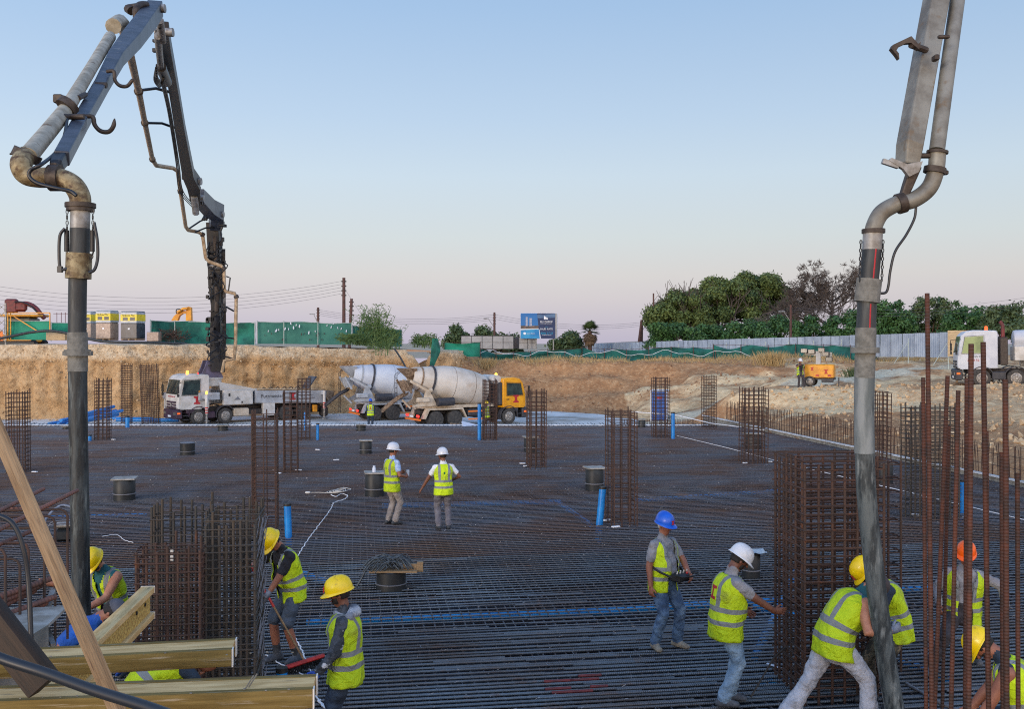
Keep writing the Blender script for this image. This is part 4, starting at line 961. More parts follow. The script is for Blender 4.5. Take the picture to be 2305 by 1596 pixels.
# cab roof and red attachment of a parked digger
b = P(50, 770, 84); DG = thing('excavator', 'parked excavator with a folded red grab arm behind the turquoise net', 'excavator', b)
m = MB(); m.box((0, 0, 1.35), (2.2, 1.8, 1.5), bev=.15); m.build('cab', MATS['glass'], DG, 40)
m = MB(); m.box((.15, 0, 2.22), (3.4, 2.0, .22), bev=.08); m.box((-.3, 0, .3), (3.2, 2.2, .7), bev=.1); m.build('roof', MATS['machine_yellow'], DG, 40)
m = MB(); m.box((-.9, 0, 3.05), (1.0, .5, 1.2), bev=.12); m.box((-.2, 0, 2.95), (1.2, .4, .8), bev=.2); m.build('grab', MATS['maroon'], DG, 40)
m = MB(); m.tube(catmull([(-.4, 0, 3.2), (.4, 0, 3.25), (1.1, 0, 2.9), (1.6, 0, 2.3), (1.9, 0, 2.0)], 5), [.2] * 20 + [.16], 7); m.build('arm', MATS['maroon'], DG, 60)
m = MB(); m.tube(catmull([(-.5, -.25, 3.4), (.2, -.3, 3.35), (.9, -.3, 3.0), (1.5, -.3, 2.4)], 5), .06, 6); m.build('hydraulic_hose', MATS['black'], DG, 60)
for s in (-1, 1): m = MB(); m.box((0, s * .95, -.1), (3.4, .5, .7), bev=.25); m.build('track', MATS['black'], DG, 40)
b = P(405, 772, 92); EX = thing('excavator', 'parked yellow excavator with its boom bent above the dark green net', 'excavator', b)
def boomy(px, w, name, mt='machine_yellow', wy=.5):
    pts = [P(x, y, 92) - b for x, y in px]; m = MB()
    m.prism([(p.x, p.z) for p in pts], -wy / 2, wy / 2); m.build(name, MATS[mt], EX)
boomy([(387, 722), (393, 712), (402, 704), (413, 699), (421, 700), (421, 706), (412, 706), (405, 711), (401, 722)], .5, 'boom')
boomy([(420, 722), (421, 694), (425, 690), (431, 692), (432, 722)], .5, 'stick')
m = MB(); m.tube([P(399, 703, 91.6) - b, P(412, 695, 91.6) - b, P(422, 694, 91.6) - b], .14, 6); m.build('ram', MATS['machine_yellow'], EX, 60)
m = MB(); m.tube(catmull([P(397, 706, 91.5) - b, P(397, 697, 91.5) - b, P(404, 696, 91.5) - b, P(410, 700, 91.5) - b], 4), .05, 5); m.build('hydraulic_hose', MATS['black'], EX)
m = MB(); m.box((.8, 0, .6), (3.2, 2.4, 1.4), bev=.2); m.build('body', MATS['machine_yellow'], EX, 40)
for s in (-1, 1): m = MB(); m.box((.5, s * 1.0, -.1), (3.6, .5, .8), bev=.3); m.build('track', MATS['black'], EX, 40)
def pallet(label, x0, x1, y0, y1, D, seed, dark=False):
    p, q = P(x0, y1, D), P(x1, y0, D); b = Vector(((p.x + q.x) / 2, D, p.z)); w_, h_ = q.x - p.x, q.z - p.z
    t = thing('wrapped_pallet', label, 'pallet', b, R(-14), 'shrink wrapped pallets on the edge of the cut'); w_ *= .78; d_ = w_ * .8
    m = MB()
    for s in (-1, 0, 1): m.box((s * w_ * .42, 0, .05), (.12, d_, .1))
    m.box((0, 0, .12), (w_, d_, .03)); m.build('pallet_base', MATS['timber'], t)
    m = MB(); m.box((0, 0, .14 + (h_ - .14) * .28), (w_ * .98, d_ * .98, (h_ - .14) * .56), bev=.03); m.build('lower_goods', MATS['pallet_goods'] if not dark else MATS['dark_wrap'], t, 40)
    m = MB(); m.box((0, 0, .14 + (h_ - .14) * .78), (w_, d_, (h_ - .14) * .44), bev=.05); m.build('wrap', MATS['wrap_film'], t, 40)
    m = MB(); m.box((0, 0, h_ * .79), (w_ * 1.012, d_ * 1.012, h_ * .25), bev=.03); m.build('yellow_band', MATS['label_yellow'], t, 40)
    for (sx_, sy, sw) in ((-.2, 0, .3), (.24, 0, .3)): m = MB(); m.box((sx_ * w_, -d_ * .512, h_ * .75), (sw * w_, .012, h_ * .11)); m.build('picture_print', MATS['dark_wrap'], t)
    text('Unibond Plus', w_ * .14, MATS['black_print'], t, Matrix.Translation((0, -d_ * .514, h_ * .87)) @ Euler((R(90), 0, 0)).to_matrix().to_4x4())
    m = MB(); m.box((0, 0, h_ + .02), (w_ * .96, d_ * .96, .05), bev=.02); m.build('top_sheet', MATS['dark_wrap'] if dark else MATS['wrap_film'], t)
    m = MB(); m.box((.03, -d_ * .51, h_ * .4), (.16, .012, .12)); m.build('label_sheet', MATS['white_print'], t)
pallet('pale shrink wrapped pallet with a yellow printed band, left of the dark topped one', 217, 266, 700, 766, 77.0, 1)
pallet('shrink wrapped pallet with a dark top sheet and a yellow printed band', 273, 326, 702, 766, 76.6, 2, True)
pallet('shrink wrapped pallet half hidden behind the left concrete hose', 184, 216, 702, 766, 79, 3)
m = MB(); m.box((0, 0, .3), (1.45, .9, .6), bev=.02); o = m.build('timber_crate', MATS['plywood']); o.location = P(131, 766, 76.2); tag(o, 'low plywood crate in front of the turquoise net', 'crate')
m = MB(); m.tube([(0, 0, -.2), (0, 0, 2.25)], .07, 6); o = m.build('post', MATS['machine_yellow']); o.location = P(164, 768, 76.2); tag(o, 'single yellow brown post left of the left concrete hose', 'post')
m = MB()
for x in (128, 138, 147, 156, 229, 238): p = P(x, 766, 82); m.tube([(p.x, p.y, p.z), (p.x, p.y, p.z + 2.3)], .025, 4)
m.tube([P(120, 706, 82), P(160, 706, 82), P(245, 705, 82)], .02, 4); tag(m.build('guard_rail', MATS['maroon']), 'thin red brown guard rails standing behind the turquoise net', 'guard rail')
m = MB(); m.tube(catmull([P(-30, 768, 74.6), P(20, 758, 74.8), P(70, 748, 75), P(115, 745, 75), P(160, 752, 75), P(215, 766, 74.8), P(260, 770, 74.5), P(330, 771, 74.6), P(420, 774, 75.4)], 8), .11, 8)
tag(m.build('black_pipe', MATS['rubber'], smooth=60), 'long black pipe lying in an arch along the edge of the cut', 'pipe')
r_ = random.Random(8); m = MB(); c0 = P(386, 762, 77)
for i in range(220):
    a = Vector((r_.gauss(0, .5), r_.gauss(0, .3), abs(r_.gauss(.25, .3)))); d = Vector((r_.uniform(-1, 1), r_.uniform(-.6, .6), r_.uniform(-.3, .7))).normalized() * r_.uniform(.25, .7); m.tube([a, a + d * .5 + Vector((0, 0, r_.uniform(-.08, .08))), a + d], .018, 3, cap=False)
o = m.build('twig_heap', MATS['twig']); o.location = c0 - Vector((0, 0, .2)); tag(o, 'heap of dark brown cut branches in front of the green net', 'branch heap', kind='stuff')
m = MB(); m.box((0, 0, .35), (.9, .7, .7), bev=.03); o = m.build('wrapped_crate', MATS['pallet_goods']); o.location = P(347, 768, 76.4); tag(o, 'small pale crate between the pallets and the branch heap', 'crate')
m = MB(); m.tube([P(888, 785, 76.0), P(902, 806, 75.6), P(916, 832, 75.3)], .07, 6); tag(m.build('drain_pipe', MATS['rubber']), 'dark pipe poking down the end of the earth cut above the mixers', 'pipe')
# ------------------------------------------------------------------ poles, wires, billboard, containers
def pole(label, x, ytop, ybot, D, r=.13, lean=0, lamp=0, name='utility_pole', arms=4, group='wooden poles on the horizon'):
    b = P(x, ybot, D); t = thing(name, label, 'pole', b, 0, group); h = (ybot - ytop) / FPX * D
    m = MB(); m.tube([(0, 0, -.5), (lean, 0, h)], [r * 1.2, r], 7); m.build('post', MATS['pole_wood'], t, 60)
    m = MB()
    for i in range(arms): m.box((lean * .95 - .16, 0, h - .35 - i * .45), (.16, .12, .12)); m.box((lean * .95 + .16, 0, h - .35 - i * .45), (.16, .12, .12))
    if arms: m.build('insulators', MATS['black'], t)
    if lamp: m = MB(); m.tube([(0, 0, h * .55), (lamp * .9, 0, h * .8)], .05, 5); m.box((lamp * 1.25, 0, h * .82), (.8, .2, .14), bev=.04); m.build('lamp', MATS['steel_grey'], t)
    return t
pole('tallest wooden pole with a stay wire left of the reeds', 774, 625, 775, 96, .15)
pole('leaning wooden pole with a small ladder beside the tallest pole', 786, 672, 778, 104, .15, .25)
pole('small distant pole with insulators above the grey net panel', 716, 692, 775, 150, .18, lamp=-.7)
pole('slim pole with a street lamp behind the grey containers', 1113, 703, 780, 150, .16, lamp=-1)
pole('leaning pole of the pair left of the umbrella pines', 1437, 720, 775, 165, .2, .55)
pole('upright pole of the pair left of the umbrella pines', 1444, 720, 775, 166, .2, .1, lamp=1, arms=0)
pole('pole with a lamp standing among the bushes right of the pines', 1780, 686, 770, 122, .14, lamp=-.9)
pole('thin pole rising through the left pine crown', 1471, 660, 775, 149, .12, arms=0)
def wire(a, b2, sag, r, label, grp):
    pts = [a.lerp(b2, i / 14) - Vector((0, 0, sag * 4 * (i / 14) * (1 - i / 14))) for i in range(15)]
    m = MB(); m.tube(pts, r * .75, 4, cap=False); tag(m.build('overhead_wire', MATS['wire']), label, 'wire', grp)
for i in range(5): wire(P(774, 632 + i * 7, 96), P(-60, 636 + i * 10, 88), 1.5, .015, ('topmost', 'second', 'middle', 'fourth', 'lowest')[i] + ' of five overhead wires sagging left from the tallest pole', 'wires from the tallest pole to the left')
for i in range(4): wire(P(716, 697 + i * 4, 150), P(1113, 708 + i * 4, 150), 1.0, .022, ('topmost', 'second', 'third', 'lowest')[i] + ' of four wires between the small distant pole and the lamp pole', 'wires left of the billboard')
for i in range(3): wire(P(1113, 708 + i * 5, 150), P(1440, 726 + i * 4, 165), .9, .022, ('topmost', 'middle', 'lowest')[i] + ' of three wires behind the billboard and palm', 'wires behind the billboard')
for i in range(3): wire(P(1444, 732 + i * 5, 165), P(1780, 692 + i * 5, 122), 1.2, .016, ('topmost', 'middle', 'lowest')[i] + ' of three wires crossing in front of the pines', 'wires in front of the pines')
for i in range(3): wire(P(1780, 692 + i * 5, 122), P(2400, 655 + i * 10, 100), 1.0, .015, ('topmost', 'middle', 'lowest')[i] + ' of three wires running off to the right edge', 'wires on the right')
wire(P(776, 650, 96), P(822, 722, 92), 0, .016, 'stay wire slanting down from the tallest pole', 'stay wire')
def container(label, x0, x1, y0, y1, D, cols):
    p, q = P(x0, y1, D), P(x1, y0, D); t = thing('site_container', label, 'container', (p.x, D, p.z), 0, 'grey panel containers'); w_, h_ = q.x - p.x, q.z - p.z
    m = MB(); m.box((w_ / 2, .8, h_ / 2), (w_ - .06, 1.5, h_ - .06)); m.build('body', MATS['panel_grey'], t)
    cw = w_ / cols; pm_ = MB().box((0, 0, 0), (cw - .08, .05, h_ / 2 - .08), bev=.015).mesh('panel', MATS['panel_grey'], 40)
    for i in range(cols):
        for j in range(2): inst(pm_, 'panel', t, Matrix.Translation((cw * (i + .5), .0, h_ * (j * .5 + .25))))
    m = MB()
    for i in range(cols + 1): m.box((cw * i, .0, h_ / 2), (.06, .08, h_))
    m.box((w_ / 2, .01, h_), (w_, .1, .09)); m.build('frame', MATS['dark_plastic'], t)
container('long grey panelled container left of the billboard', 1038, 1156, 756, 786, 140, 5)
container('short grey panelled container under the billboard', 1168, 1208, 758, 786, 138, 2)
m = MB(); p = P(1162, 784, 142); m.box((0, 0, .7), (1.0, 1, 1.5), bev=.05); m.box((.1, 0, 1.5), (.6, .8, .2)); o = m.build('site_cabinet', MATS['dark_wrap']); o.location = p; tag(o, 'dark blue cabinet in the gap between the two grey containers', 'cabinet')
b = P(1212, 790, 137); BB = thing('billboard', 'big blue advertising billboard showing two towers by the sea, reading SALES SUITE', 'billboard', b)
def bp(x, y): q = P(x, y, 137) - b; return q.x, q.z
def quad(px, matn, name, dy): m = MB(); m.prism([bp(*p) for p in px], dy - .02, dy + .02); return m.build(name, MATS[matn], BB)
x0, x1, y0, y1 = 1172, 1252.5, 705, 762
m = MB(); a, c = bp(x0 - .6, y1), bp(x1 + 2.5, y0 - .6); m.box(((a[0] + c[0]) / 2, .3, (a[1] + c[1]) / 2), (c[0] - a[0], .5, c[1] - a[1])); m.build('panel', MATS['board_white'], BB)
quad([(x0, 733), (1211.5, 733), (1209, y0), (x0, y0)], 'ad_sky', 'picture_sky', .02)
quad([(x0, y1), (1215, y1), (1213.2, 741), (x0, 743)], 'ad_sea', 'picture_sea', .02)
quad([(x0, 743), (1213.2, 741), (1212.8, 739), (x0, 740)], 'ad_sand', 'picture_beach', .02)
quad([(x0, 740), (1212.8, 739), (1211.5, 733), (1200, 733.5), (x0, 733)], 'ad_town', 'picture_town', .02)
for a, t_, wd in ((1183, 713, 5), (1191.5, 716, 6)):
    T = quad([(a, 734), (a + wd, 734), (a + wd, t_), (a, t_)], 'ad_tower', 'picture_tower', -.01); quad([(a + wd * .55, 733), (a + wd * .7, 733), (a + wd * .7, t_ + 1), (a + wd * .55, t_ + 1)], 'white_print', 'picture_tower_edge', -.03)
quad([(1209, y0), (1215, y1), (x1 - 3, y1), (x1 - 3, y0)], 'ad_navy', 'right_field', .0)
quad([(1209.3, 708), (1210.2, 716), (x1 - 3.2, 715), (x1 - 3.2, 706.5)], 'ad_cloud', 'cloud_band', -.015)
quad([(1213, 741), (1215.0, y1), (1217.6, y1), (1214, 741)], 'board_white', 'slanted_edge', -.03)
for k in range(3): quad([(1224.5 + k * 3, 719), (1227 + k * 3, 719), (1227.2 + k * 3, 714.5 + k * 1.5), (1225.2 + k * 3, 710.5 + k * 1.6), (1224.5 + k * 3, 711 + k * 1.6)], 'white_print', 'sail_logo', -.04)
def bt(s, x, y, size, m_): q = bp(x, y); text(s, size, MATS[m_], BB, Matrix.Translation((q[0], -.06, q[1])) @ Euler((R(90), 0, 0)).to_matrix().to_4x4())
bt('BLU MARINE', 1230, 724, .30, 'white_print'); bt('EXTRAORDINARY LIVING', 1230, 728.2, .14, 'white_print'); bt('your', 1230.5, 736.6, .18, 'cyan_print'); bt('SALES SUITE', 1230, 740.6, .32, 'white_print'); bt('8000 07 57', 1231, 750.3, .38, 'cyan_print'); bt('BluMarineLimassol.com', 1231, 754, .13, 'white_print'); bt('Leptos Estates', 1195, 750.5, .2, 'white_print')
m = MB(); q = bp(1181, 750.5); m.tube([(q[0], -.05, q[1]), (q[0], -.01, q[1])], .18, 12); m.build('round_logo', MATS['white_print'], BB)
q = bp(1221, 707.5)
m = MB(); a = bp(1251, y0); c = bp(1251, y1); m.box((a[0] + .05, .0, (a[1] + c[1]) / 2), (.2, .25, a[1] - c[1])); m.build('side_post', MATS['panel_grey'], BB)
for x in (1190, 1207, 1246): a = bp(x, 762); m = MB(); m.beam((a[0], .4, -.6), (a[0], .4, a[1]), .15, .15); m.build('leg', MATS['steel_grey'], BB)
m = MB(); p = P(1408, 778, 175); m.prism([(-8, 0), (5.5, 0), (5.5, .9), (3, .8), (-8, .25)], 0, 6); o = m.build('shed_roof', MATS['panel_grey']); o.location = p; tag(o, 'low grey shed roof seen left of the umbrella pines', 'shed')
# ------------------------------------------------------------------ trucks
def wheel(parent, x, y, z, r=.52, w_=.32, side=1, dual=False):
    wd = w_ * (1.9 if dual else 1); M = Matrix.Translation((x, y, z)) @ rotz(math.pi / 2 * side)
    key = ('wheel', r, wd, dual)
    if key not in vert_cache:
        q = MB(); q.lathe([(-wd / 2, r * .62), (-wd / 2, r * .93), (-wd / 2 + .05, r), (wd / 2 - .05, r), (wd / 2, r * .93), (wd / 2 + .01, r * .8), (wd / 2, r * .62)], 26); ty = q.mesh('tyre', MATS['tyre'], 35)
        q = MB()
        if dual: q.lathe([(wd / 2 - .02, r * .6), (wd / 2 - .14, r * .52), (wd / 2 - .16, r * .2), (wd / 2 - .02, r * .2), (wd / 2 - .02, .001)], 20)
        else: q.lathe([(wd / 2 + .005, r * .6), (wd / 2 + .01, r * .5), (wd / 2 + .05, r * .42), (wd / 2 + .06, r * .22), (wd / 2 + .1, r * .18), (wd / 2 + .1, .001)], 20)
        for i in range(10): a = i * .628; q.ball((wd / 2 + (.05 if not dual else -.12), r * .34 * math.cos(a), r * .34 * math.sin(a)), .03, 5, 4)
        rm = q.mesh('rim', MATS['rim'], 35); vert_cache[key] = (ty, rm)
    ty, rm = vert_cache[key]; wo_ = inst(ty, 'wheel', parent, M); inst(rm, 'rim', wo_)
def emblem(parent, M, s=.5, word=True):
    """the red letter I shaped like a rolled steel section, as printed on this fleet"""
    e = MB(); h = s / 2; out = [(-h * .82, -h), (h * .82, -h), (h * .82, -h * .66), (h * .34, -h * .46), (h * .34, h * .46), (h * .82, h * .66), (h * .82, h), (-h * .82, h), (-h * .82, h * .66), (-h * .34, h * .46), (-h * .34, -h * .46), (-h * .82, -h * .66)]
    e.prism(out, -.006, .006, M); return e.build('emblem', MATS['red_print'], parent)
def cab(t, x1, L_, body, lower, zb=1.0, zt=3.15, wdt=2.4, windows='glass', sides=(1, -1), mirror=True, plate=True, low_z=.42, rake=.22, sleeper=True):
    """truck cab whose nose is at x1 and which is L_ long; y points to the truck's left"""
    x0 = x1 - L_; zm = zb + (zt - zb) * .42; y = wdt / 2
    prof = [(x0, zb), (x1 - .05, zb), (x1, zb + .15), (x1 - .02, zm), (x1 - rake, zt - .28), (x1 - rake - .25, zt - .04), (x1 - .9, zt + .04), (x0 + .1, zt), (x0, zt - .1)]
    m = MB(); m.prism(prof, -y, y); o = m.build('cab', body, t, 30)
    bv = o.modifiers.new('bevel', 'BEVEL'); bv.width = .07; bv.segments = 3; bv.limit_method = 'ANGLE'; bv.angle_limit = R(25)
    def on_front(za, zbb, off):
        def xf(z): return x1 - .02 + (z - zm) / (zt - .28 - zm) * (-rake + .02) + off if z > zm else x1 - .01 + off
        return xf(za), xf(zbb)
    za, zc = zm + .02, zt - .33; xa, xc = on_front(za, zc, .012)
    m = MB(); m.add([(xa, -y + .12, za), (xa, y - .12, za), (xc, y - .2, zc), (xc, -y + .2, zc), (xa - .03, -y + .12, za), (xa - .03, y - .12, za), (xc - .03, y - .2, zc), (xc - .03, -y + .2, zc)], [(0, 1, 2, 3), (4, 7, 6, 5), (0, 4, 5, 1), (2, 6, 7, 3), (1, 5, 6, 2), (3, 7, 4, 0)])
    ws = m.build('windshield', MATS[windows], o)
    m = MB(); m.beam((xa + .02, -.7, za + .03), (xa + .01, .3, za + .1), .03, .03); m.beam((xa + .02, .1, za + .03), (xa + .01, .95, za + .1), .03, .03); m.build('wiper', MATS['black'], o)
    for s in sides:
        d = MB(); dx0, dx1 = x1 - 1.55, x1 - .28; d.prism([(dx0, zb - .02), (dx1 + .12, zb - .02), (dx1 + .1, zm), (dx1 - .12, zt - .3), (dx0, zt - .2)], s * (y + .004) - .01, s * (y + .004) + .01); do = d.build('door', body, t)
        d = MB(); d.prism([(dx0 + .1, zm - .02), (dx1 + .02, zm - .02), (dx1 - .16, zt - .38), (dx0 + .1, zt - .32)], s * (y + .018) - .008, s * (y + .018) + .008); d.build('side_window', MATS[windows], do)
        d = MB(); d.box((dx0 + .16, s * (y + .03), zm - .28), (.2, .03, .06)); d.build('handle', MATS['black'], do)
        d = MB(); d.tube([(dx0 + .06, s * (y + .02), zm - .05), (dx0 + .06, s * (y + .02), zt - .28), (dx1 - .15, s * (y + .02), zt - .34), (dx1 + .05, s * (y + .02), zm - .05)], .018, 4, closed=True); d.build('window_seal', MATS['black'], do)
        if mirror:
            d = MB(); d.tube([(x1 - .2, s * y, zt - .5), (x1 + .1, s * (y + .25), zt - .55), (x1 + .1, s * (y + .25), zm)], .022, 5); d.box((x1 + .08, s * (y + .27), zm + .35), (.1, .2, .5), bev=.03); d.box((x1 + .08, s * (y + .27), zm - .02), (.1, .2, .2), bev=.03); d.build('mirror', MATS['black'], t, 40)
    # grille, bumper, lamps, steps
    m = MB()
    for i in range(3): m.box((x1 + .01, 0, zb + .1 + i * .17), (.05, wdt * .72, .12), bev=.02)
    m.build('grille', lower, t, 40)
    m = MB(); m.tube([(x1 + .035, 0, zb + .27), (x1 + .05, 0, zb + .27)], .14, 16); m.build('badge', MATS['rim'], t)
    m = MB(); m.box((x1 - .08, 0, (low_z + zb) / 2 - .02), (.42, wdt * 1.0, zb - low_z), bev=.07); m.box((x1 - .95, 0, zb - .16), (.75, wdt * .98, .3), bev=.04); bo = m.build('bumper', lower, t, 40)
    for s in (1, -1):
        m = MB(); m.box((x1 + .11, s * wdt * .38, (low_z + zb) / 2 + .03), (.06, .42, .2), bev=.02); m.build('headlight', MATS['headlight'], bo)
        m = MB(); m.box((x1 - .05, s * (wdt / 2 + .005), (low_z + zb) / 2 + .05), (.2, .03, .11), bev=.01); m.build('indicator', MATS['amber_faint'], bo)
        m = MB(); m.box((x1 - .52, s * (wdt / 2 - .06), zb - .42), (.4, .12, .05)); m.box((x1 - .52, s * (wdt / 2 - .06), zb - .68), (.38, .1, .04)); m.build('step', MATS['dark_plastic'], t)
    if plate: m = MB(); m.box((x1 + .14, 0, low_z + .16), (.02, .52, .12)); m.build('number_plate', MATS['white_print'], t)
    return o
def arch(t, x, y0, y1, z, r, matn, a0=5, a1=175):
    m = MB(); vs = []; k = 14
    for i in range(k + 1):
        a = R(a0 + (a1 - a0) * i / k)
        for rr in (r, r + .05):
            for y in (y0, y1): vs.append((x + rr * math.cos(a), y, z + rr * math.sin(a)))
    f = []
    for i in range(k):
        o = i * 4; f += [(o, o + 4, o + 5, o + 1), (o + 2, o + 3, o + 7, o + 6), (o, o + 2, o + 6, o + 4), (o + 1, o + 5, o + 7, o + 3)]
    f += [(0, 1, 3, 2), (k * 4, k * 4 + 2, k * 4 + 3, k * 4 + 1)]
    m.add(vs, f); return m.build('mudguard', MATS[matn], t, 40)
def beacon(t, x, y, z, matn='amber', s=1.0):
    m = MB(); m.lathe([(0, .09 * s), (.2 * s, .085 * s), (.24 * s, .05 * s), (.25 * s, .001)], 12, Matrix.Translation((x, y, z)) @ Matrix.Rotation(-math.pi / 2, 4, 'Y')); o = m.build('beacon', MATS[matn], t, 50); return o
def sidetext(s, x, z, size, matn, parent, y, al='CENTER'):
    M = Matrix.Translation((x, y, z)) @ (Euler((R(90), 0, R(180 if y > 0 else 0))).to_matrix().to_4x4()); return text(s, size, MATS[matn], parent, M, align=al)
def side_M(x, y, z): return Matrix.Translation((x, y, z))
# concrete pump truck, nose towards the left, seen from its left side
PH = R(218)
PW = P(447, 957, 65.0); PW.z = -1.185
hd = Vector((math.cos(PH), math.sin(PH), 0)); lf = Vector((-hd.y, hd.x, 0))
org = PW - hd * 9.25 - lf * 1.22
PT_ = thing('concrete_pump_truck', 'white concrete pump truck with purple bumper and a huge raised folding boom', 'pump truck', org, PH)
y = 1.22
m = MB(); m.box((5.2, 0, .95), (9.6, .9, .28)); m.box((5.5, 0, .72), (2.2, 2.0, .35), bev=.05); m.box((1.0, 0, .7), (1.6, 1.6, .5), bev=.1); m.build('chassis', MATS['chassis'], PT_, 40)
CB = cab(PT_, 10.6, 2.1, MATS['white_paint'], MATS['plum_paint'], zb=1.05, zt=3.28)
for s in (1, -1):
    for x in (9.25, 7.42): wheel(PT_, x, s * (y - .17), .52, side=s)
    for x in (3.05, 1.77): wheel(PT_, x, s * (y - .32), .52, side=s, dual=True)
    arch(PT_, 9.25, s * (y - .36), s * (y + .02), .55, .62, 'plum_paint', 0, 185); arch(PT_, 7.42, s * (y - .36), s * (y + .02), .55, .62, 'dark_plastic', -10, 190)
    m = MB(); m.box((8.35, s * (y - .2), .62), (.5, .3, .45), bev=.05); m.build('side_step', MATS['plum_paint'], PT_, 40)
    m = MB(); m.box((6.35, s * (y - .1), .72), (1.05, .4, .55), bev=.06); m.build('tank', MATS['cream_paint'], PT_, 40)
    m = MB(); m.box((4.35, s * (y - .12), .85), (.85, .35, .95), bev=.04); m.build('water_box', MATS['white_paint'], PT_, 40)
    # superstructure: service box, grey outrigger beam, deck
    m = MB(); m.box((6.55, s * (y - .1), 1.72), (2.05, .3, 1.0), bev=.03); bx_ = m.build('service_box', MATS['white_paint'], PT_, 40)
    m = MB(); m.box((6.55, s * (y + .055), 1.72), (1.9, .012, .88), bev=.004); m.build('box_door', MATS['white_paint'], bx_)
    m = MB(); m.box((7.18, s * (y + .066), 1.9), (.13, .012, .2)); m.box((6.3, s * (y + .066), 1.38), (.1, .012, .12)); m.build('latch', MATS['black'], bx_)
    m = MB(); m.prism([(6.85, 1.55), (6.6, 1.78), (6.4, 1.55)], s * (y + .07) - .004, s * (y + .07) + .004); m.build('warning_sign', MATS['grey_print'], bx_)
    m = MB(); m.prism([(5.35, 1.3), (.2, 1.12), (.2, 2.0), (5.35, 2.12)], s * (y - .05) - .13, s * (y - .05) + .13); sb_ = m.build('outrigger_beam', MATS['grey_paint'], PT_)
    sidetext('Putzmeister', 4.15, 1.72, .34, 'black_print', sb_, s * (y + .085))
    emblem(sb_, side_M(2.62, s * (y + .09), 1.66), .5)
    sidetext('Iacovou Brothers', 1.55, 1.72, .15, 'grey_print', sb_, s * (y + .085)); sidetext('(Constructions) Ltd', 1.55, 1.52, .15, 'grey_print', sb_, s * (y + .085))
    emblem(PT_, side_M(9.35, s * (1.2 + .03), 1.62), .52)
    # front outrigger: sideways arm and leg
    m = MB(); m.box((8.6, s * (y + .12), 1.85), (1.4, .16, .5), bev=.03); m.build('outrigger_arm', MATS['grey_paint'], PT_, 40)
    for (lx, ly) in ((8.95, y + .62), (.35, y + .35)):
        m = MB(); m.tube([(lx, s * ly, .75), (lx, s * ly, 2.0)], .1, 10); lg = m.build('outrigger_leg', MATS['white_paint'], PT_, 60)
        m = MB(); m.tube([(lx, s * ly, .12), (lx, s * ly, .76)], .07, 10); m.build('leg_ram', MATS['rim'], lg, 60)
        m = MB(); m.lathe([(0, .24), (.05, .24), (.12, .08)], 14, Matrix.Translation((lx, s * ly, .0)) @ Matrix.Rotation(-math.pi / 2, 4, 'Y')); m.build('foot', MATS['steel_grey'], lg, 40)
        for k in range(3): m = MB(); m.tube([(lx, s * ly, .78 + k * .16), (lx, s * ly, .86 + k * .16)], .104, 10); m.build('red_band', MATS['red'], lg, 60)
        m = MB(); m.box((lx, s * (ly - .25), 1.85), (.3, .55, .3), bev=.03); m.build('arm_end', MATS['grey_paint'], lg, 40)
    beacon(PT_, 8.95, s * (y + .62), 2.02, 'amber', .8)
    m = MB(); m.box((.9, s * (y - .05), .75), (.28, .3, .5), bev=.03); m.build('wheel_chock', MATS['machine_yellow'], PT_, 40)
# far outrigger stretched ahead of the cab
m = MB(); m.box((9.6, -2.6, 1.72), (.4, 3.0, .4), bev=.04); m.build('outrigger_arm', MATS['grey_paint'], PT_, 40)
m = MB(); m.tube([(9.6, -4.1, .15), (9.6, -4.1, 1.75)], .1, 10); m.lathe([(0, .3), (.06, .3), (.14, .1)], 14, Matrix.Translation((9.6, -4.1, .0)) @ Matrix.Rotation(-math.pi / 2, 4, 'Y')); m.build('outrigger_leg', MATS['white_paint'], PT_, 60)
m = MB(); m.prism([(7.6, 2.2), (5.0, 2.05), (5.0, 2.2), (6.6, 2.55), (7.7, 2.75)], -.75, .75); m.prism([(5.2, 2.05), (1.0, 1.95), (1.0, 2.1), (5.2, 2.2)], -.9, .9); m.build('deck', MATS['white_paint'], PT_)
m = MB(); m.tube([(8.05, 0, 2.5), (8.05, 0, 2.95)], .78, 20); m.tube([(8.05, 0, 2.95), (8.05, 0, 3.05)], .86, 20); m.build('turntable', MATS['white_paint'], PT_, 40)
m = MB(); m.prism([(7.25, 3.05), (8.85, 3.05), (8.5, 3.75), (8.35, 4.2), (7.75, 4.2), (7.6, 3.75)], -.42, -.3); m.prism([(7.25, 3.05), (8.85, 3.05), (8.5, 3.75), (8.35, 4.2), (7.75, 4.2), (7.6, 3.75)], .3, .42); m.build('turret', MATS['purple_grey'], PT_)
m = MB(); m.tube([(5.1, 1.05, 2.2), (3.0, 1.1, 2.15), (.6, 1.1, 2.08)], .075, 8); m.tube([(.2, .9, 2.0), (-.5, .9, 1.0)], .07, 8); m.build('delivery_pipe', MATS['pipe_beige'], PT_, 60)
m = MB(); m.prism([(.6, 1.9), (-.9, 1.9), (-.7, 1.1), (.2, .8)], -.75, .75); m.build('hopper', MATS['mud'], PT_)
m = MB(); m.prism([(1.25, 2.15), (1.35, 2.12), (.72, 3.0), (.62, 2.98)], -.1, 1.0); m.build('rubber_flap', MATS['dark_wrap'], PT_)
m = MB()
for i in range(7): m.tube(catmull([(4.8 - .5 * i, .9, 2.15), (4.6 - .5 * i, 1.0, 2.32), (4.4 - .5 * i, .9, 2.15)], 3), .03, 4)
m.build('hydraulic_hoses', MATS['black'], PT_)
m = MB(); m.box((.12, 1.0, .5), (.5, .5, .7), bev=.1); m.box((-.25, .3, .35), (.4, .4, .5), bev=.1); m.build('rear_steps', MATS['chassis'], PT_, 40)
beacon(PT_, 9.75, .55, 3.3); beacon(PT_, 9.1, .7, 3.3, 'red_light', .5)
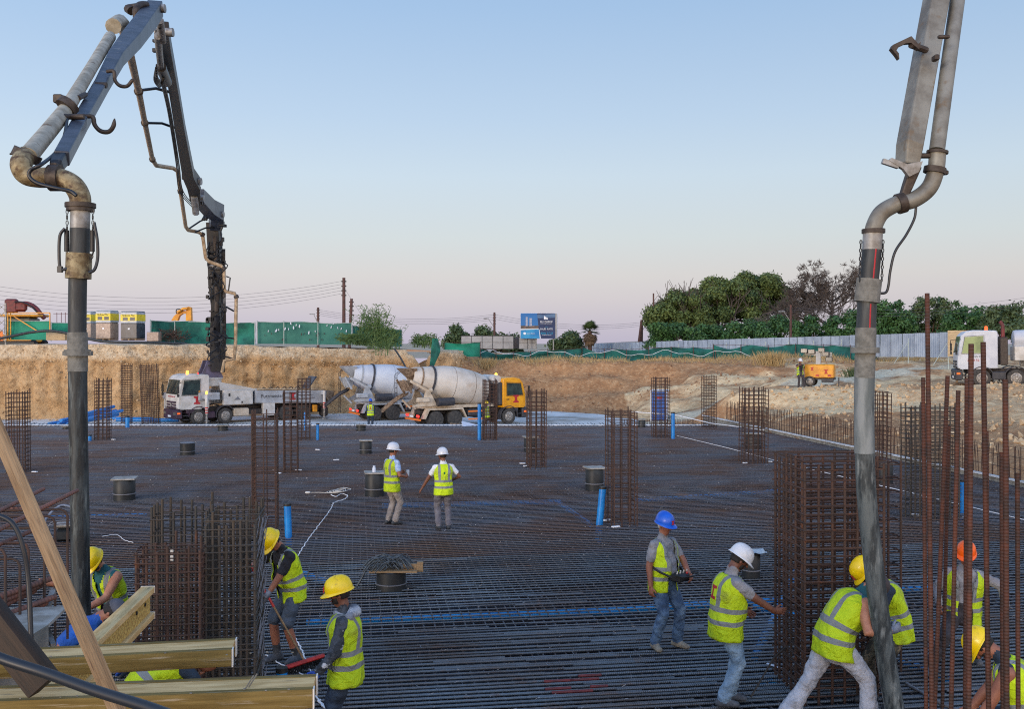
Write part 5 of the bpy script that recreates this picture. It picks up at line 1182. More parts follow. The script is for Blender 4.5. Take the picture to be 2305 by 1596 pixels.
sidetext('Iacovou Brothers (Constructions) Ltd', 10.62, 1.75, .12, 'red_print', PT_, 1.0) if False else None
text('Iacovou Brothers Ltd', .15, MATS['red_print'], PT_, Matrix.Translation((10.615, 0, 1.86)) @ Euler((R(90), 0, R(90))).to_matrix().to_4x4())
# ---- the boom: arms in space from the turret to above the hose on the left
def arm(pts, ws, hs, name, m_, parent, side=None):
    """box-section arm following points, with per-point width and height"""
    q = MB(); vs = []; pts = [Vector(p) for p in pts]
    for i, p in enumerate(pts):
        t = (pts[min(i + 1, len(pts) - 1)] - pts[max(0, i - 1)]).normalized(); s = Vector(side) if side else t.cross(Vector((0, 0, 1))).normalized()
        s = (s - t * s.dot(t)).normalized(); n_ = s.cross(t)
        for a, b2 in ((-1, -1), (1, -1), (1, 1), (-1, 1)): vs.append(p + s * a * ws[i] / 2 + n_ * b2 * hs[i] / 2)
    f = [(3, 2, 1, 0), tuple((len(pts) - 1) * 4 + j for j in range(4))]
    for i in range(len(pts) - 1):
        for j in range(4): f.append((i * 4 + j, i * 4 + (j + 1) % 4, i * 4 + 4 + (j + 1) % 4, i * 4 + 4 + j))
    q.add(vs, f); o = q.build(name, MATS[m_], parent, world=True)
    bv = o.modifiers.new('bevel', 'BEVEL'); bv.width = .02; bv.segments = 2; return o
TB = PT_
def W(lx, ly, lz): return mw(PT_) @ Vector((lx, ly, lz))
def tubep(pts, r, m_, name, parent, n=8, sm=True): q = MB(); q.tube(catmull(pts, 6) if sm else pts, r, n); return q.build(name, MATS[m_], parent, 60, world=True)
A1b = P(490, 835, 66.6)
a1 = arm([A1b, P(489, 800, 66.5), P(489, 745, 66.4), P(488, 690, 66.2), P(487, 640, 66), P(484, 560, 65.8), P(481, 500, 65.6)], [.72, .78, .74, .52, .86, .78, .8], [.7, .8, .9, .9, .8, .8, .8], 'boom_arm', 'boom_dark', TB, (1, 0, 0))
a2 = arm([P(484, 508, 65.4), P(490, 478, 64.5), P(470, 466, 62), P(445, 440, 58)], [.75, .8, .72, .7], [.9, 1.1, .95, .8], 'boom_arm', 'boom_blue', TB)
a3 = arm([P(441, 452, 57.6), P(436, 412, 55), P(424, 390, 53), P(406, 290, 44), P(390, 190, 36), P(375, 105, 30), P(369, 62, 27)], [.5, .68, .58, .42, .33, .28, .25], [.6, .75, .62, .5, .44, .4, .36], 'boom_arm', 'boom_dark', TB)
a4 = arm([P(350, 18, 25.5), P(331, 44, 24), P(297, 88, 21), P(262, 130, 18.6), P(229, 192, 16.6), P(182, 275, 14), P(139, 356, 11.6)], [.36, .38, .36, .26, .20, .185, .165], [.4, .42, .34, .27, .22, .2, .18], 'boom_arm', 'boom_blue', TB)
for (a, b2, r, m_, nm) in ((P(360, 45, 25.8), P(366, 92, 27), .1, 'steel_grey', 'link_plate'), (P(355, 80, 26.6), P(362, 150, 30), .1, 'steel_grey', 'hydraulic_ram'), (P(362, 150, 30), P(376, 185, 33), .16, 'boom_dark', 'ram_body'), (P(488, 700, 65.4), P(488, 645, 65.2), .17, 'clamp', 'hydraulic_ram'), (P(489, 790, 66), P(488, 712, 65.4), .24, 'boom_dark', 'ram_body'),
                        (P(486, 590, 65.1), P(483, 530, 64.9), .16, 'clamp', 'hydraulic_ram'), (P(441, 480, 57), P(437, 440, 56), .2, 'steel_grey', 'hydraulic_ram')):
    q = MB(); q.tube([a, b2], r, 8); q.build(nm, MATS[m_], TB, 60, world=True)
for a, r in ((P(352, 18, 25.2), .11), (P(370, 72, 27), .12), (P(437, 408, 54.6), .2), (P(490, 482, 64), .2), (P(444, 446, 57.8), .2), (P(486, 600, 65.4), .2)): q = MB(); q.lathe([(-r * 2, r), (r * 2, r)], 12, Matrix.Translation(a)); q.build('hinge_pin', MATS['steel_grey'], TB, 40, world=True)
# pipe line that follows the arms
pl = [P(500, 838, 66), P(505, 812, 65.9), P(527, 808, 65.8), P(530, 780, 65.7), P(532, 668, 65.4), P(528, 660, 65.4), P(508, 656, 65.2), P(505, 650, 65.2), P(504, 604, 65.0), P(498, 598, 65.0), P(470, 588, 64.7), P(463, 580, 64.6), P(456, 528, 64.2), P(446, 522, 64), P(424, 518, 62.5), P(418, 510, 61), P(406, 430, 57), P(400, 385, 55.5), P(390, 378, 55), P(352, 372, 52), P(343, 358, 50), P(326, 276, 42), P(312, 205, 35), P(290, 110, 27), P(276, 60, 23.2)]
q = MB(); q.tube(pl, .115, 9); q.build('delivery_pipe', MATS['pipe_beige'], TB, 60, world=True)
for i in (4, 8, 12, 16, 20, 21, 22): pc = MB(); pc.lathe([(-.1, .16), (.1, .16)], 10, frame(pl[i], pl[i + 1])[0]); pc.build('pipe_clamp', MATS['clamp'], TB, 40, world=True)
for a, b2 in ((P(326, 276, 42), P(402, 290, 43.5)), (P(312, 203, 35), P(388, 208, 37)), (P(527, 762, 65.7), P(494, 766, 66)), (P(526, 700, 65.5), P(494, 690, 66)), (P(527, 808, 65.8), P(490, 806, 66)), (P(420, 518, 62.5), P(480, 486, 65)), (P(440, 522, 63), P(484, 512, 65))):
    q = MB(); q.tube([a, a.lerp(b2, .5) + Vector((0, 0, .12)), b2], .055, 6); q.build('pipe_bracket', MATS['boom_dark'], TB, 60, world=True)
q = MB()
for k in range(3): q.tube(catmull([P(358 + k * 2, 60, 26), P(362 + k * 3, 170, 31), P(380 + k * 3, 260, 40), P(397 + k * 3, 370, 50), P(404 + k * 4, 430, 56), P(436 + k * 4, 470, 58)], 6), .03, 4)
for k in range(4): q.tube(catmull([P(500 + k * 2, 560, 65.2), P(497 + k * 3, 640, 65.4), P(502 + k * 2, 740, 65.7), P(499 + k * 2, 838, 66)], 6), .035, 4)
for k in range(5): q.tube(catmull([P(352, 150 + 6 * k, 29), P(348 + 3 * k, 180, 30), P(360, 195 - 3 * k, 31), P(370, 172, 31)], 4), .035, 4)
for k in range(4): q.tube(catmull([P(472, 545 + k * 12, 65), P(468, 560 + k * 12, 64.8), P(478, 568 + k * 12, 64.8), P(500, 556 + k * 10, 65.2)], 4), .06, 4)
for k in range(3): q.tube(catmull([P(455 + 5 * k, 495, 63), P(462, 486 - 4 * k, 63.5), P(478, 492 - 3 * k, 64.5)], 4), .08, 4)
q.build('hydraulic_hoses', MATS['black'], TB, 180, world=True)
q = MB(); q.tube([P(514, 655, 65.2), P(518, 625, 65.2), P(510, 622, 65.3)], .05, 5); q.tube([P(496, 520, 65), P(500, 512, 65), P(500, 485, 65)], .07, 5); q.box(P(499, 503, 64.9), (.3, .3, .3)); q.build('guard_loops', MATS['boom_dark'], TB, 60, world=True)
r_ = random.Random(12); q = MB()
for i in range(46):
    y_ = r_.uniform(500, 830); x_ = 487 + r_.choice((-1, 1)) * r_.uniform(9, 20); q.box(P(x_, y_, 65.3), (r_.uniform(.08, .3), .25, r_.uniform(.1, .4)), None, .02)
for i in range(26):
    y_ = r_.uniform(505, 800); q.tube(catmull([P(487 + r_.uniform(-16, 16), y_, 65), P(487 + r_.uniform(-24, 26), y_ + r_.uniform(8, 20), 64.8), P(487 + r_.uniform(-16, 16), y_ + r_.uniform(20, 50), 65)], 4), .035, 4)
for i in range(24):
    t_ = r_.random(); q.box(P(430 + t_ * 40, 400 + t_ * 70, 55 + t_ * 6) + Vector((r_.uniform(-.5, .3), -.5, r_.uniform(-.5, .2))), (r_.uniform(.08, .25), .2, r_.uniform(.1, .3)), None, .02)
for i in range(14):
    t_ = r_.random(); a_ = P(366 + t_ * 20, 80 + t_ * 110, 27 + t_ * 9); q.box(a_ + Vector((r_.uniform(-.25, .1), -.3, 0)), (.1, .12, r_.uniform(.08, .2)), None, .01)
tag(q.build('valves_and_lines', MATS['boom_dark'], TB, 40, world=True), kind='stuff')
# tip pipe, hooks, elbows of the last arm
tipm = MB(); tp = [P(276, 55, 23), P(270, 48, 22.6), P(255, 58, 21.8), P(248, 82, 20.5), P(205, 175, 16.4), P(150, 245, 14.0), P(95, 300, 12.4), P(70, 352, 11.2)]
tipm.tube([tp[0], tp[1], tp[2]], .17, 12); tipm.build('pipe_elbow', MATS['pipe_cream'], TB, 60, world=True)
tipm = MB(); tipm.tube([tp[3], tp[3].lerp(tp[5], .5), tp[5]], [.115, .10, .10], 12); tipm.build('tip_pipe', MATS['pipe_cream'], TB, 60, world=True)
tipm = MB(); tipm.tube([P(150, 245, 13.9), P(106, 299, 12.6), P(62, 352, 11.35)], .105, 14); tipm.build('tip_pipe', MATS['pipe_cream'], TB, 60, world=True)
el = catmull([P(62, 352, 11.35), P(38, 352, 11.2), P(38, 375, 11.2), P(60, 396, 11.2), P(90, 404, 11.2), P(125, 402, 11.2), P(160, 412, 11.2), P(178, 438, 11.2), P(181, 470, 11.2)][2:], 8)
el = catmull([P(60, 350, 11.4), P(47, 368, 11.2), P(58, 392, 11.2), P(88, 399, 11.2), P(128, 400, 11.2), P(162, 414, 11.2), P(179, 440, 11.2), P(181, 466, 11.2)], 8)
tipm = MB(); tipm.tube(el, .115, 16); tipm.build('swan_neck', MATS['pipe_dirty'], TB, 60, world=True)
def ring(p, d, r, wd=.05, n=16, par=None): pc = MB(); pc.lathe([(-wd, r * .9), (-wd, r), (wd, r), (wd, r * .9)], n, frame(p, p + d)[0]); pc.build('pipe_clamp', MATS['clamp'], par or TB, 40, world=True)
def lug(p, s_, par, nm='lug'): pc = MB(); pc.box(p, s_, None, .01); pc.build(nm, MATS['clamp'], par, 40, world=True)
ring(P(60, 350, 11.4), Vector((.5, 0, 1)), .16); ring(P(152, 238, 13.8), Vector((.6, .6, 1)), .15); ring(P(125, 400, 11.2), Vector((1, 0, 0)), .15, .06); ring(P(181, 462, 11.2), Vector((0, 0, 1)), .165, .025); ring(P(181, 469, 11.2), Vector((0, 0, 1)), .15, .03)
lug(P(38, 350, 11.3), (.06, .06, .16), TB); lug(P(29, 346, 11.3), (.08, .02, .02), TB); lug(P(132, 222, 14), (.12, .1, .12), TB); lug(P(124, 382, 11.2), (.07, .1, .16), TB)
for pp_ in ([P(150, 262, 13.5), P(190, 262, 13.5)], [P(112, 272, 13.1), P(140, 262, 13.3), P(165, 262, 13.6)], [P(176, 220, 14.6), P(192, 212, 15)]): q = MB(); q.tube(pp_, .04, 8); q.build('pipe_bracket', MATS['clamp'], TB, 60, world=True)
for pts in ([P(185, 262, 14), P(208, 262, 14), P(213, 280, 14), P(226, 294, 14), P(244, 296, 14), P(255, 284, 14), P(258, 266, 14)], [P(240, 160, 16.8), P(256, 160, 16.8), P(259, 180, 16.8), P(270, 192, 16.8), P(286, 193, 16.8), P(296, 182, 16.8), P(301, 176, 16.8)]):
    q = MB(); q.tube(catmull(pts, 5), [.032] * (5 * (len(pts) - 1) - 3) + [.03, .024, .017, .008], 8); q.build('hook', MATS['clamp'], TB, 60, world=True)
for pp_, r in (([P(215, 190, 16.2), P(240, 191, 16.2)], .05), (catmull([P(289, 15, 24.5), P(310, 12, 24.4), P(318, 10, 24.4)], 3), .07), (catmull([P(307, 40, 24), P(306, 20, 24), P(316, 9, 24.3), P(330, 9, 24.6)], 4), .08), ([P(288, 18, 24.4), P(296, 24, 24.3)], .11)): q = MB(); q.tube(pp_, r, 8); q.build('stop_lug', MATS['clamp'], TB, 60, world=True)
q = MB(); q.tube(catmull([P(152, 258, 13.6), P(145, 305, 12.6), P(128, 340, 11.9), P(95, 368, 11.0), P(70, 382, 10.98), P(66, 396, 10.98), P(85, 412, 10.98), P(130, 424, 10.98), P(158, 430, 11.0), P(172, 440, 11.0)], 6), .022, 7); q.build('air_hose', MATS['cable_black'], TB, 60, world=True)
arm([P(136, 358, 11.6), P(128, 372, 11.3), P(122, 398, 11.2)], [.15, .13, .09], [.16, .14, .1], 'tip_bracket', 'boom_dark', TB, (1, 0, 0))
# ---- end hose of the left boom
HD_ = 11.2
b = P(180, 1410, HD_); LH = thing('concrete_hose', 'thick dark concrete hose hanging from the boom on the left', 'concrete hose', (b.x, b.y, .05))
def hose(pts, r, m_, name, parent, n=18): q = MB(); q.tube(catmull([P(*p) for p in pts], 6), r, n); return q.build(name, MATS[m_], parent, 60, world=True)
hose([(181, 472, HD_), (180, 516, HD_)], .106, 'steel_grey', 'nozzle', LH); hose([(180, 514, HD_), (179, 574, HD_)], .108, 'rubber', 'rubber_sleeve', LH)
o = hose([(178, 570, HD_), (176, 627, HD_)], .14, 'hose_mud', 'coupling_sleeve', LH); o.data.materials[0] = MATS['pipe_dirty']
hose([(175, 626, HD_), (174, 700, HD_), (174, 752, HD_)], .099, 'rubber', 'hose', LH); hose([(174, 748, HD_), (175, 793, HD_)], .109, 'hose_mud', 'coupling', LH)
hose([(175, 792, HD_), (175, 836, HD_)], .107, 'hose_mud', 'coupling', LH); hose([(175, 832, HD_), (176, 960, HD_), (179, 1120, HD_), (181, 1280, HD_), (184, 1400, HD_), (186, 1500, HD_), (188, 1602, HD_ - .05)], .102, 'hose_worn', 'hose', LH)
q = MB(); q.lathe([(-.035, .115), (-.035, .14), (.035, .14), (.035, .115)], 20, Matrix.Translation(P(175, 794, HD_)) @ Matrix.Rotation(math.pi / 2, 4, 'Y')); q.box(P(150, 795, HD_), (.07, .06, .05)); q.box(P(200, 795, HD_), (.07, .06, .05)); q.build('clamp', MATS['hose_mud'], LH, 40, world=True)
def chain(p, q_, r, wr, name, parent, m_='black'):
    p, q_ = Vector(p), Vector(q_); d = q_ - p; k = max(2, int(d.length / (r * 2.3))); M, l = frame(p, q_); c = MB()
    for i in range(k):
        x = l * (i + .5) / k; pts = [(x + r * 1.25 * math.cos(a), r * .6 * math.sin(a), 0) for a in [j * math.pi / 4 for j in range(8)]]
        c.tube(pts, wr, 4, M=M @ Matrix.Rotation(math.pi / 2 * (i % 2), 4, 'X'), closed=True)
    return c.build(name, MATS[m_], parent, 60, world=True)
for x in (151, 209): chain(P(x, 470, HD_ - .05), P(x, 520, HD_ - .05), .022, .006, 'chain', LH); q = MB(); q.tube([P(x - 1, 518, HD_ - .05), P(x - 1, 566, HD_ - .05)], .026, 8); q.build('chain_cover', MATS['black'], LH, 60, world=True)
for x in (150, 210): chain(P(x, 566, HD_ - .05), P(x + (3 if x < 180 else -4), 582, HD_ - .05), .018, .006, 'chain', LH)
q = MB(); q.tube(catmull([P(146, 514, HD_ - .1), P(135, 530, HD_ - .1), P(133, 570, HD_ - .1), P(136, 604, HD_ - .1), P(150, 605, HD_ - .1), P(158, 604, HD_ - .1)], 5), .018, 7); q.tube(catmull([P(212, 500, HD_ - .1), P(219, 540, HD_ - .1), P(220, 580, HD_ - .1), P(213, 606, HD_ - .12), P(200, 614, HD_ - .14)], 5), .018, 7); q.box(P(135, 606, HD_ - .1), (.05, .04, .07)); q.build('air_hose', MATS['cable_black'], LH, 60, world=True)
# ------------------------------------------------------------------ right boom tip and hose
RD = 10.4
RB = thing('pump_boom', 'pale grey boom tip with a parallel pipe coming down from above on the right', 'pump boom', P(2100, -60, RD + .3))
arm([P(2172, -420, 13.5), P(2126, -120, 11.4), P(2107, 0, 10.9), P(2077, 165, 10.6), P(2048, 326, 10.4), P(2042, 372, 10.4)], [.25, .23, .215, .21, .205, .17], [.25, .23, .22, .21, .21, .2], 'boom_arm', 'boom_grey', RB, (1, .25, 0))
q = MB(); q.tube([P(2216, -420, 13.6), P(2172, -120, 11.5), P(2155, 0, 11.0), P(2132, 165, 10.6), P(2109, 338, RD)], .08, 16); q.build('delivery_pipe', MATS['boom_grey'], RB, 60, world=True)
el = catmull([P(2111, 338, RD), P(2106, 385, RD), P(2090, 424, RD), P(2055, 450, RD), P(2020, 458, RD), P(1985, 478, RD), P(1968, 508, RD), P(1965, 528, RD)], 8)
q = MB(); q.tube(el, .086, 16); q.build('swan_neck', MATS['boom_grey'], RB, 60, world=True)
ring(P(2110, 342, RD), Vector((.1, 0, 1)), .108, .014, 16, RB); ring(P(2104, 383, RD), Vector((.2, 0, 1)), .112, .03, 16, RB); ring(P(2028, 457, RD), Vector((1, 0, .3)), .108, .04, 16, RB); ring(P(1966, 520, RD), Vector((0, 0, 1)), .118, .022, 16, RB)
for x_, y_, s_ in ((2124, 388, (.09, .05, .05)), (2080, 350, (.16, .06, .05)), (2062, 352, (.05, .06, .16)), (2124, 82, (.12, .04, .04)), (2106, 130, (.05, .1, .06))): lug(P(x_, y_, RD), s_, RB)
arm([P(2060, 372, RD), P(2042, 420, RD), P(2030, 452, RD)], [.12, .1, .08], [.12, .1, .08], 'tip_bracket', 'clamp', RB, (1, 0, 0))
q = MB(); q.prism([(-.19, .05), (-.16, .075), (.0, .01), (.16, .04), (.12, -.07), (.02, -.12), (-.04, -.04)], -.03, .03, Matrix.Translation(P(2040, 372, RD - .12))); q.beam(P(1986, 362, RD - .12), P(2022, 374, RD - .12), .05, .05); q.build('rest_plate', MATS['steel_grey'], RB, world=True)
q = MB(); q.prism([(-.17, -.02), (-.15, .02), (.04, .11), (.11, .03), (.14, .05), (.12, -.03), (.04, .04), (-.02, .035), (-.09, .0), (-.115, -.04), (-.09, -.07), (-.085, -.13), (-.12, -.08)], -.035, .035, Matrix.Translation(P(2040, 106, RD))); q.tube([P(2050, 100, RD), P(2085, 112, RD + .1)], .035, 8); q.build('hook', MATS['clamp'], RB, world=True)
b = P(2016, 1640, RD); RH = thing('concrete_hose', 'pale worn concrete hose on the right held by two bending workers', 'concrete hose', (b.x, b.y, .05))
hose([(1965, 522, RD), (1963, 562, RD)], .1, 'steel_grey', 'nozzle', RH); hose([(1963, 560, RD), (1956, 632, RD)], .098, 'rubber', 'rubber_sleeve', RH)
hose([(1957, 628, RD), (1951, 680, RD)], .128, 'hose_mud', 'coupling_sleeve', RH); hose([(1952, 676, RD), (1949, 742, RD)], .098, 'rubber', 'hose', RH)
hose([(1949, 738, RD), (1948, 786, RD)], .106, 'hose_mud', 'coupling', RH); hose([(1948, 784, RD), (1946, 850, RD)], .104, 'hose_mud', 'coupling', RH)
hose([(1946, 846, RD), (1945, 950, RD), (1946, 1020, RD)], .102, 'hose_pale', 'hose', RH); hose([(1946, 1016, RD), (1951, 1120, RD), (1963, 1240, RD), (1978, 1370, RD), (1997, 1500, RD), (2014, 1600, RD), (2022, 1662, RD)], .1, 'hose_grey', 'hose', RH)
q = MB(); q.lathe([(-.03, .105), (-.03, .145), (.03, .145), (.03, .105)], 20, Matrix.Translation(P(1947, 788, RD)) @ Matrix.Rotation(math.pi / 2, 4, 'Y')); q.build('clamp', MATS['hose_mud'], RH, 40, world=True)
q = MB(); q.tube([P(1972, 560, RD - .097), P(1966, 628, RD - .097)], .008, 4); q.tube([P(1960, 684, RD - .097), P(1958, 740, RD - .097)], .008, 4); q.build('red_stripe', MATS['red_print'], RH, world=True)
for x in (1938, 1988): chain(P(x, 540, RD - .05), P(x - 3, 634, RD - .05), .018, .006, 'chain', RH)
q = MB(); q.tube(catmull([P(2062, 466, RD), P(2058, 492, RD), P(2040, 528, RD), P(2015, 566, RD), P(2004, 610, RD), P(2000, 642, RD), P(1994, 658, RD), P(1978, 660, RD)], 6), .014, 7); q.build('air_hose', MATS['cable_black'], RH, 60, world=True)
# ------------------------------------------------------------------ mixer trucks
def mixer(label, org, yaw, body, drum_m, frame_m, dirty, lights=True):
    t = thing('mixer_truck', label, 'mixer truck', org, yaw, 'concrete mixers queuing at the pump'); y = 1.22
    m = MB(); m.box((3.9, 0, .95), (7.2, .85, .26)); m.box((4.6, 0, .75), (1.2, 1.6, .5), bev=.05); m.build('chassis', MATS['chassis'], t, 40)
    m = MB(); m.box((2.9, 0, 1.28), (5.2, 1.5, .18)); m.build('sub_frame', MATS[frame_m], t)
    cab(t, 7.68, 1.75, MATS[body], MATS['dark_plastic'], zb=1.1, zt=3.05)
    m = MB(); m.box((5.86, 0, 2.0), (.35, 2.2, 1.5), bev=.06); m.build('rear_stack', MATS['dark_plastic'], t, 40)
    m = MB(); m.tube([(5.65, -.9, 2.95), (5.65, .9, 2.95)], .3, 14); m.build('water_tank', MATS['white_paint'], t, 40)
    for s in (1, -1):
        wheel(t, 6.38, s * (y - .17), .52, side=s); arch(t, 6.38, s * (y - .36), s * (y + .03), .55, .62, 'dark_plastic', -5, 200)
        for x in (1.1, 2.44): wheel(t, x, s * (y - .32), .52, side=s, dual=True)
        m = MB(); m.prism([(.25, .55), (.35, .55), (.62, 1.1), (2.92, 1.1), (3.2, .55), (3.3, .55), (2.98, 1.2), (.56, 1.2)], s * (y - .3) - .3, s * (y - .3) + .3); m.build('mudguard', MATS[frame_m], t)
        m = MB(); m.box((4.0, s * (y - .15), .85), (1.3, .3, .5), bev=.1); gd = m.build('side_guard', MATS['dark_plastic'], t, 40)
        for z in (.95, .45): m = MB(); m.box((4.0, s * (y + .01), z), (1.3, .03, .09)); m.build('hazard_strip', MATS['hazard'], gd)
        if lights: m = MB(); m.box((-.02, s * .8, .72), (.06, .4, .16), bev=.02); m.build('tail_light', MATS['red_light'], t, 40)
        emblem(t, side_M(6.9, s * (1.2 + .03), 1.66), .5)
        # cradle legs
        m = MB(); m.prism([(-.3, 1.35), (1.5, 1.35), (1.2, 1.5), (.75, 2.35), (.55, 2.4), (.35, 1.75)], s * .85 - .08, s * .85 + .08); m.beam((.7, s * .85, 2.3), (-.45, s * .6, 2.95), .16, .16); m.build('cradle', MATS[frame_m], t)
        m = MB(); m.tube([(.7, s * .78, 2.35), (.95, s * .78, 2.35)], .17, 12); m.build('support_roller', MATS[frame_m], t, 40)
    m = MB(); m.box((.0, 0, .5), (.1, 2.3, .12)); m.build('rear_bumper', MATS['hazard'], t)
    m = MB(); m.box((-.02, .15, .68), (.02, .5, .12)); m.build('number_plate', MATS['white_print'], t)
    m = MB(); m.tube([(1.2, -1.1, 1.6), (2.35, -1.1, 1.62)], .26, 14); m.build('folded_chute', MATS['dark_plastic'], t, 40)
    # drum on its tilted axis
    p0, p1 = Vector((5.1, 0, 2.19)), Vector((-.15, 0, 3.18)); M, l = frame(p0, p1)
    prof = [(-.02, .3), (0, .82), (.12, .95), (.5, 1.06), (1.1, 1.16), (1.9, 1.2), (2.5, 1.2), (3.1, 1.12), (3.9, .96), (4.6, .8), (l - .1, .66), (l, .62), (l, .5), (l - .5, .42)]
    m = MB(); m.lathe(prof, 40, M); dr = m.build('drum', MATS[drum_m], t, 40)
    m = MB(); m.lathe([(3.98, .95), (3.98, 1.0), (4.1, .98), (4.1, .9)], 40, M); m.build('drum_ring', MATS['dark_plastic'], dr, 40)
    m = MB(); m.lathe([(4.75, .775), (4.75, .79), (4.85, .765), (4.85, .74)], 40, M); m.lathe([(1.15, 1.168), (1.18, 1.172)], 40, M, cap=False); m.lathe([(2.6, 1.2), (2.62, 1.2)], 40, M, cap=False); m.build('weld_seam', MATS['mud'] if dirty else MATS['grey_paint'], dr, 40)
    # hopper, chute, ladder
    hm_ = MATS['mud'] if dirty else MATS[frame_m]
    m = MB(); m.add([(-.95, -.5, 3.75), (-.95, .5, 3.75), (.05, .62, 3.75), (.05, -.62, 3.75), (-.25, -.22, 3.05), (-.25, .22, 3.05), (.1, .25, 3.05), (.1, -.25, 3.05)], [(0, 1, 5, 4), (1, 2, 6, 5), (2, 3, 7, 6), (3, 0, 4, 7), (4, 5, 6, 7), (3, 2, 1, 0)]); m.build('feed_hopper', hm_, t)
    m = MB(); m.prism([(-.75, 2.95), (-.15, 2.95), (-.25, 2.35), (-.55, 2.3)], -.45, .45); m.beam((-.85, -.6, 3.0), (-.35, -.6, 2.2), .12, .12); m.beam((-.85, .6, 3.0), (-.35, .6, 2.2), .12, .12); m.build('discharge_collar', hm_, t)
    m = MB(); vs = []; pp = [Vector((-.4, 0, 2.25)), Vector((-.95, .12, 1.95)), Vector((-1.5, .3, 1.5)), Vector((-1.9, .45, 1.15))]
    for p in pp:
        for j in range(7): a = math.pi * (j / 6); vs.append((p.x + .12 * math.sin(a) * 0, p.y + .26 * math.cos(a), p.z - .22 * math.sin(a)))
    m.add(vs, [(i * 7 + j, i * 7 + j + 1, i * 7 + j + 8, i * 7 + j + 7) for i in range(3) for j in range(6)]); o = m.build('chute', MATS['dark_plastic'] if not dirty else MATS['mud'], t, 180); o.modifiers.new('thick', 'SOLIDIFY').thickness = .03
    m = MB(); m.tube([(-.2, -.1, 1.2), (-.75, -.05, 1.75)], .07, 8); m.build('chute_ram', MATS[frame_m], t, 60)
    m = MB()
    for s in (-.17, .17): m.tube([(-.75, .95 + s, .5), (-.75, .95 + s, 3.3), (-.5, .95 + s, 3.5)], .025, 5)
    for i in range(9): m.tube([(-.75, .78, .6 + i * .31), (-.75, 1.12, .6 + i * .31)], .018, 4)
    m.build('ladder', MATS['chassis'], t)
    m = MB(); m.box((.3, -.9, 1.75), (.8, .35, .3), bev=.04); m.build('tool_box', MATS[frame_m], t, 40)
    beacon(t, 6.35, .5, 3.08)
    return t
YW = R(30); hd = Vector((math.cos(YW), math.sin(YW), 0)); rt = Vector((hd.y, -hd.x, 0))
c0 = P(1146, 955, 65.6); c0.z = -1.185; org1 = c0 - hd * 6.38 - rt * 1.22
mixer('concrete mixer with a yellow cab and a large cream drum', org1, YW, 'truck_yellow', 'drum_white', 'cream_paint', True)
mixer('concrete mixer with a clean white drum, half hidden behind the yellow cab mixer', org1 + Vector((-4.6, 5.4, 0)), R(26), 'white_paint', 'drum_cool', 'grey_paint', False)
# white truck on the upper track at the right edge
YW = R(180 - 18); hd = Vector((math.cos(YW), math.sin(YW), 0)); lf = Vector((-hd.y, hd.x, 0))
c0 = P(2211, 868, 60.0); c0.z = rough_h(c0.x, c0.y, hz(c0.x, c0.y)) - .02
WT = thing('white_truck', 'white truck with a grey tank and dark mudguards cut by the right edge', 'truck', c0 - hd * 9.25 - lf * 1.22, (0, R(.8), YW)); y = 1.22
m = MB(); m.box((5.2, 0, .95), (9.6, .9, .28)); m.build('chassis', MATS['chassis'], WT)
cab(WT, 10.6, 2.25, MATS['drum_cool'], MATS['dark_plastic'], zb=1.1, zt=3.4, windows='glass_green')
for s in (1, -1):
    for x in (9.25, 7.38): wheel(WT, x, s * (y - .17), .53, side=s); arch(WT, x, s * (y - .36), s * (y + .05), .56, .64, 'dark_plastic', -25, 205)
    for x in (3.05, 1.77): wheel(WT, x, s * (y - .32), .53, side=s, dual=True)
    m = MB(); m.box((8.32, s * (y - .12), .68), (.75, .3, .5), bev=.05); m.build('side_step', MATS['dark_plastic'], WT, 40)
    m = MB(); m.box((8.02, s * (y - .12), 2.15), (.42, .24, 1.7), bev=.06); m.build('air_intake', MATS['clamp'], WT, 40)
    sidetext('Concrete Ltd', 9.6, 1.85, .14, 'black_print', WT, s * (1.2 + .03)); sidetext('25 33 52 21', 9.6, 1.62, .19, 'red_print', WT, s * (1.2 + .03))
    m = MB(); m.box((9.15, s * 1.23, 1.38), (.24, .03, .12)); m.build('door_step_grip', MATS['black'], WT)
    m = MB(); m.box((6.6, s * (y - .3), 1.5), (.5, .3, .6), bev=.05); m.box((6.4, s * (y - .2), 1.9), (.25, .2, .5), bev=.03); m.build('valve_block', MATS['grey_paint'], WT, 40)
    m = MB(); m.ball((6.75, s * (y - .1), 1.95), .1, 8, 6); m.build('red_valve', MATS['red'], WT, 60)
m = MB(); m.lathe([(0, .001), (-.06, .4), (-.02, .52), (.1, .56), (3.5, .56), (3.6, .4), (3.62, .001)], 24, Matrix.Translation((7.35, .2, 2.85)) @ rotz(math.pi)); m.build('tank', MATS['drum_cool'], WT, 40)
m = MB(); m.box((5.0, 0, 2.0), (4.8, 1.7, .9), bev=.05); m.build('body', MATS['white_paint'], WT, 40)
m = MB(); m.tube([(8.05, 1.0, 2.9), (8.05, 1.0, 3.5)], .11, 10); m.tube([(8.05, 1.0, 3.5), (8.05, 1.0, 3.7), (8.2, 1.0, 3.95)], .1, 10); m.build('exhaust', MATS['maroon'], WT, 60)
beacon(WT, 8.9, .5, 3.42, 'amber_faint', 1.1)
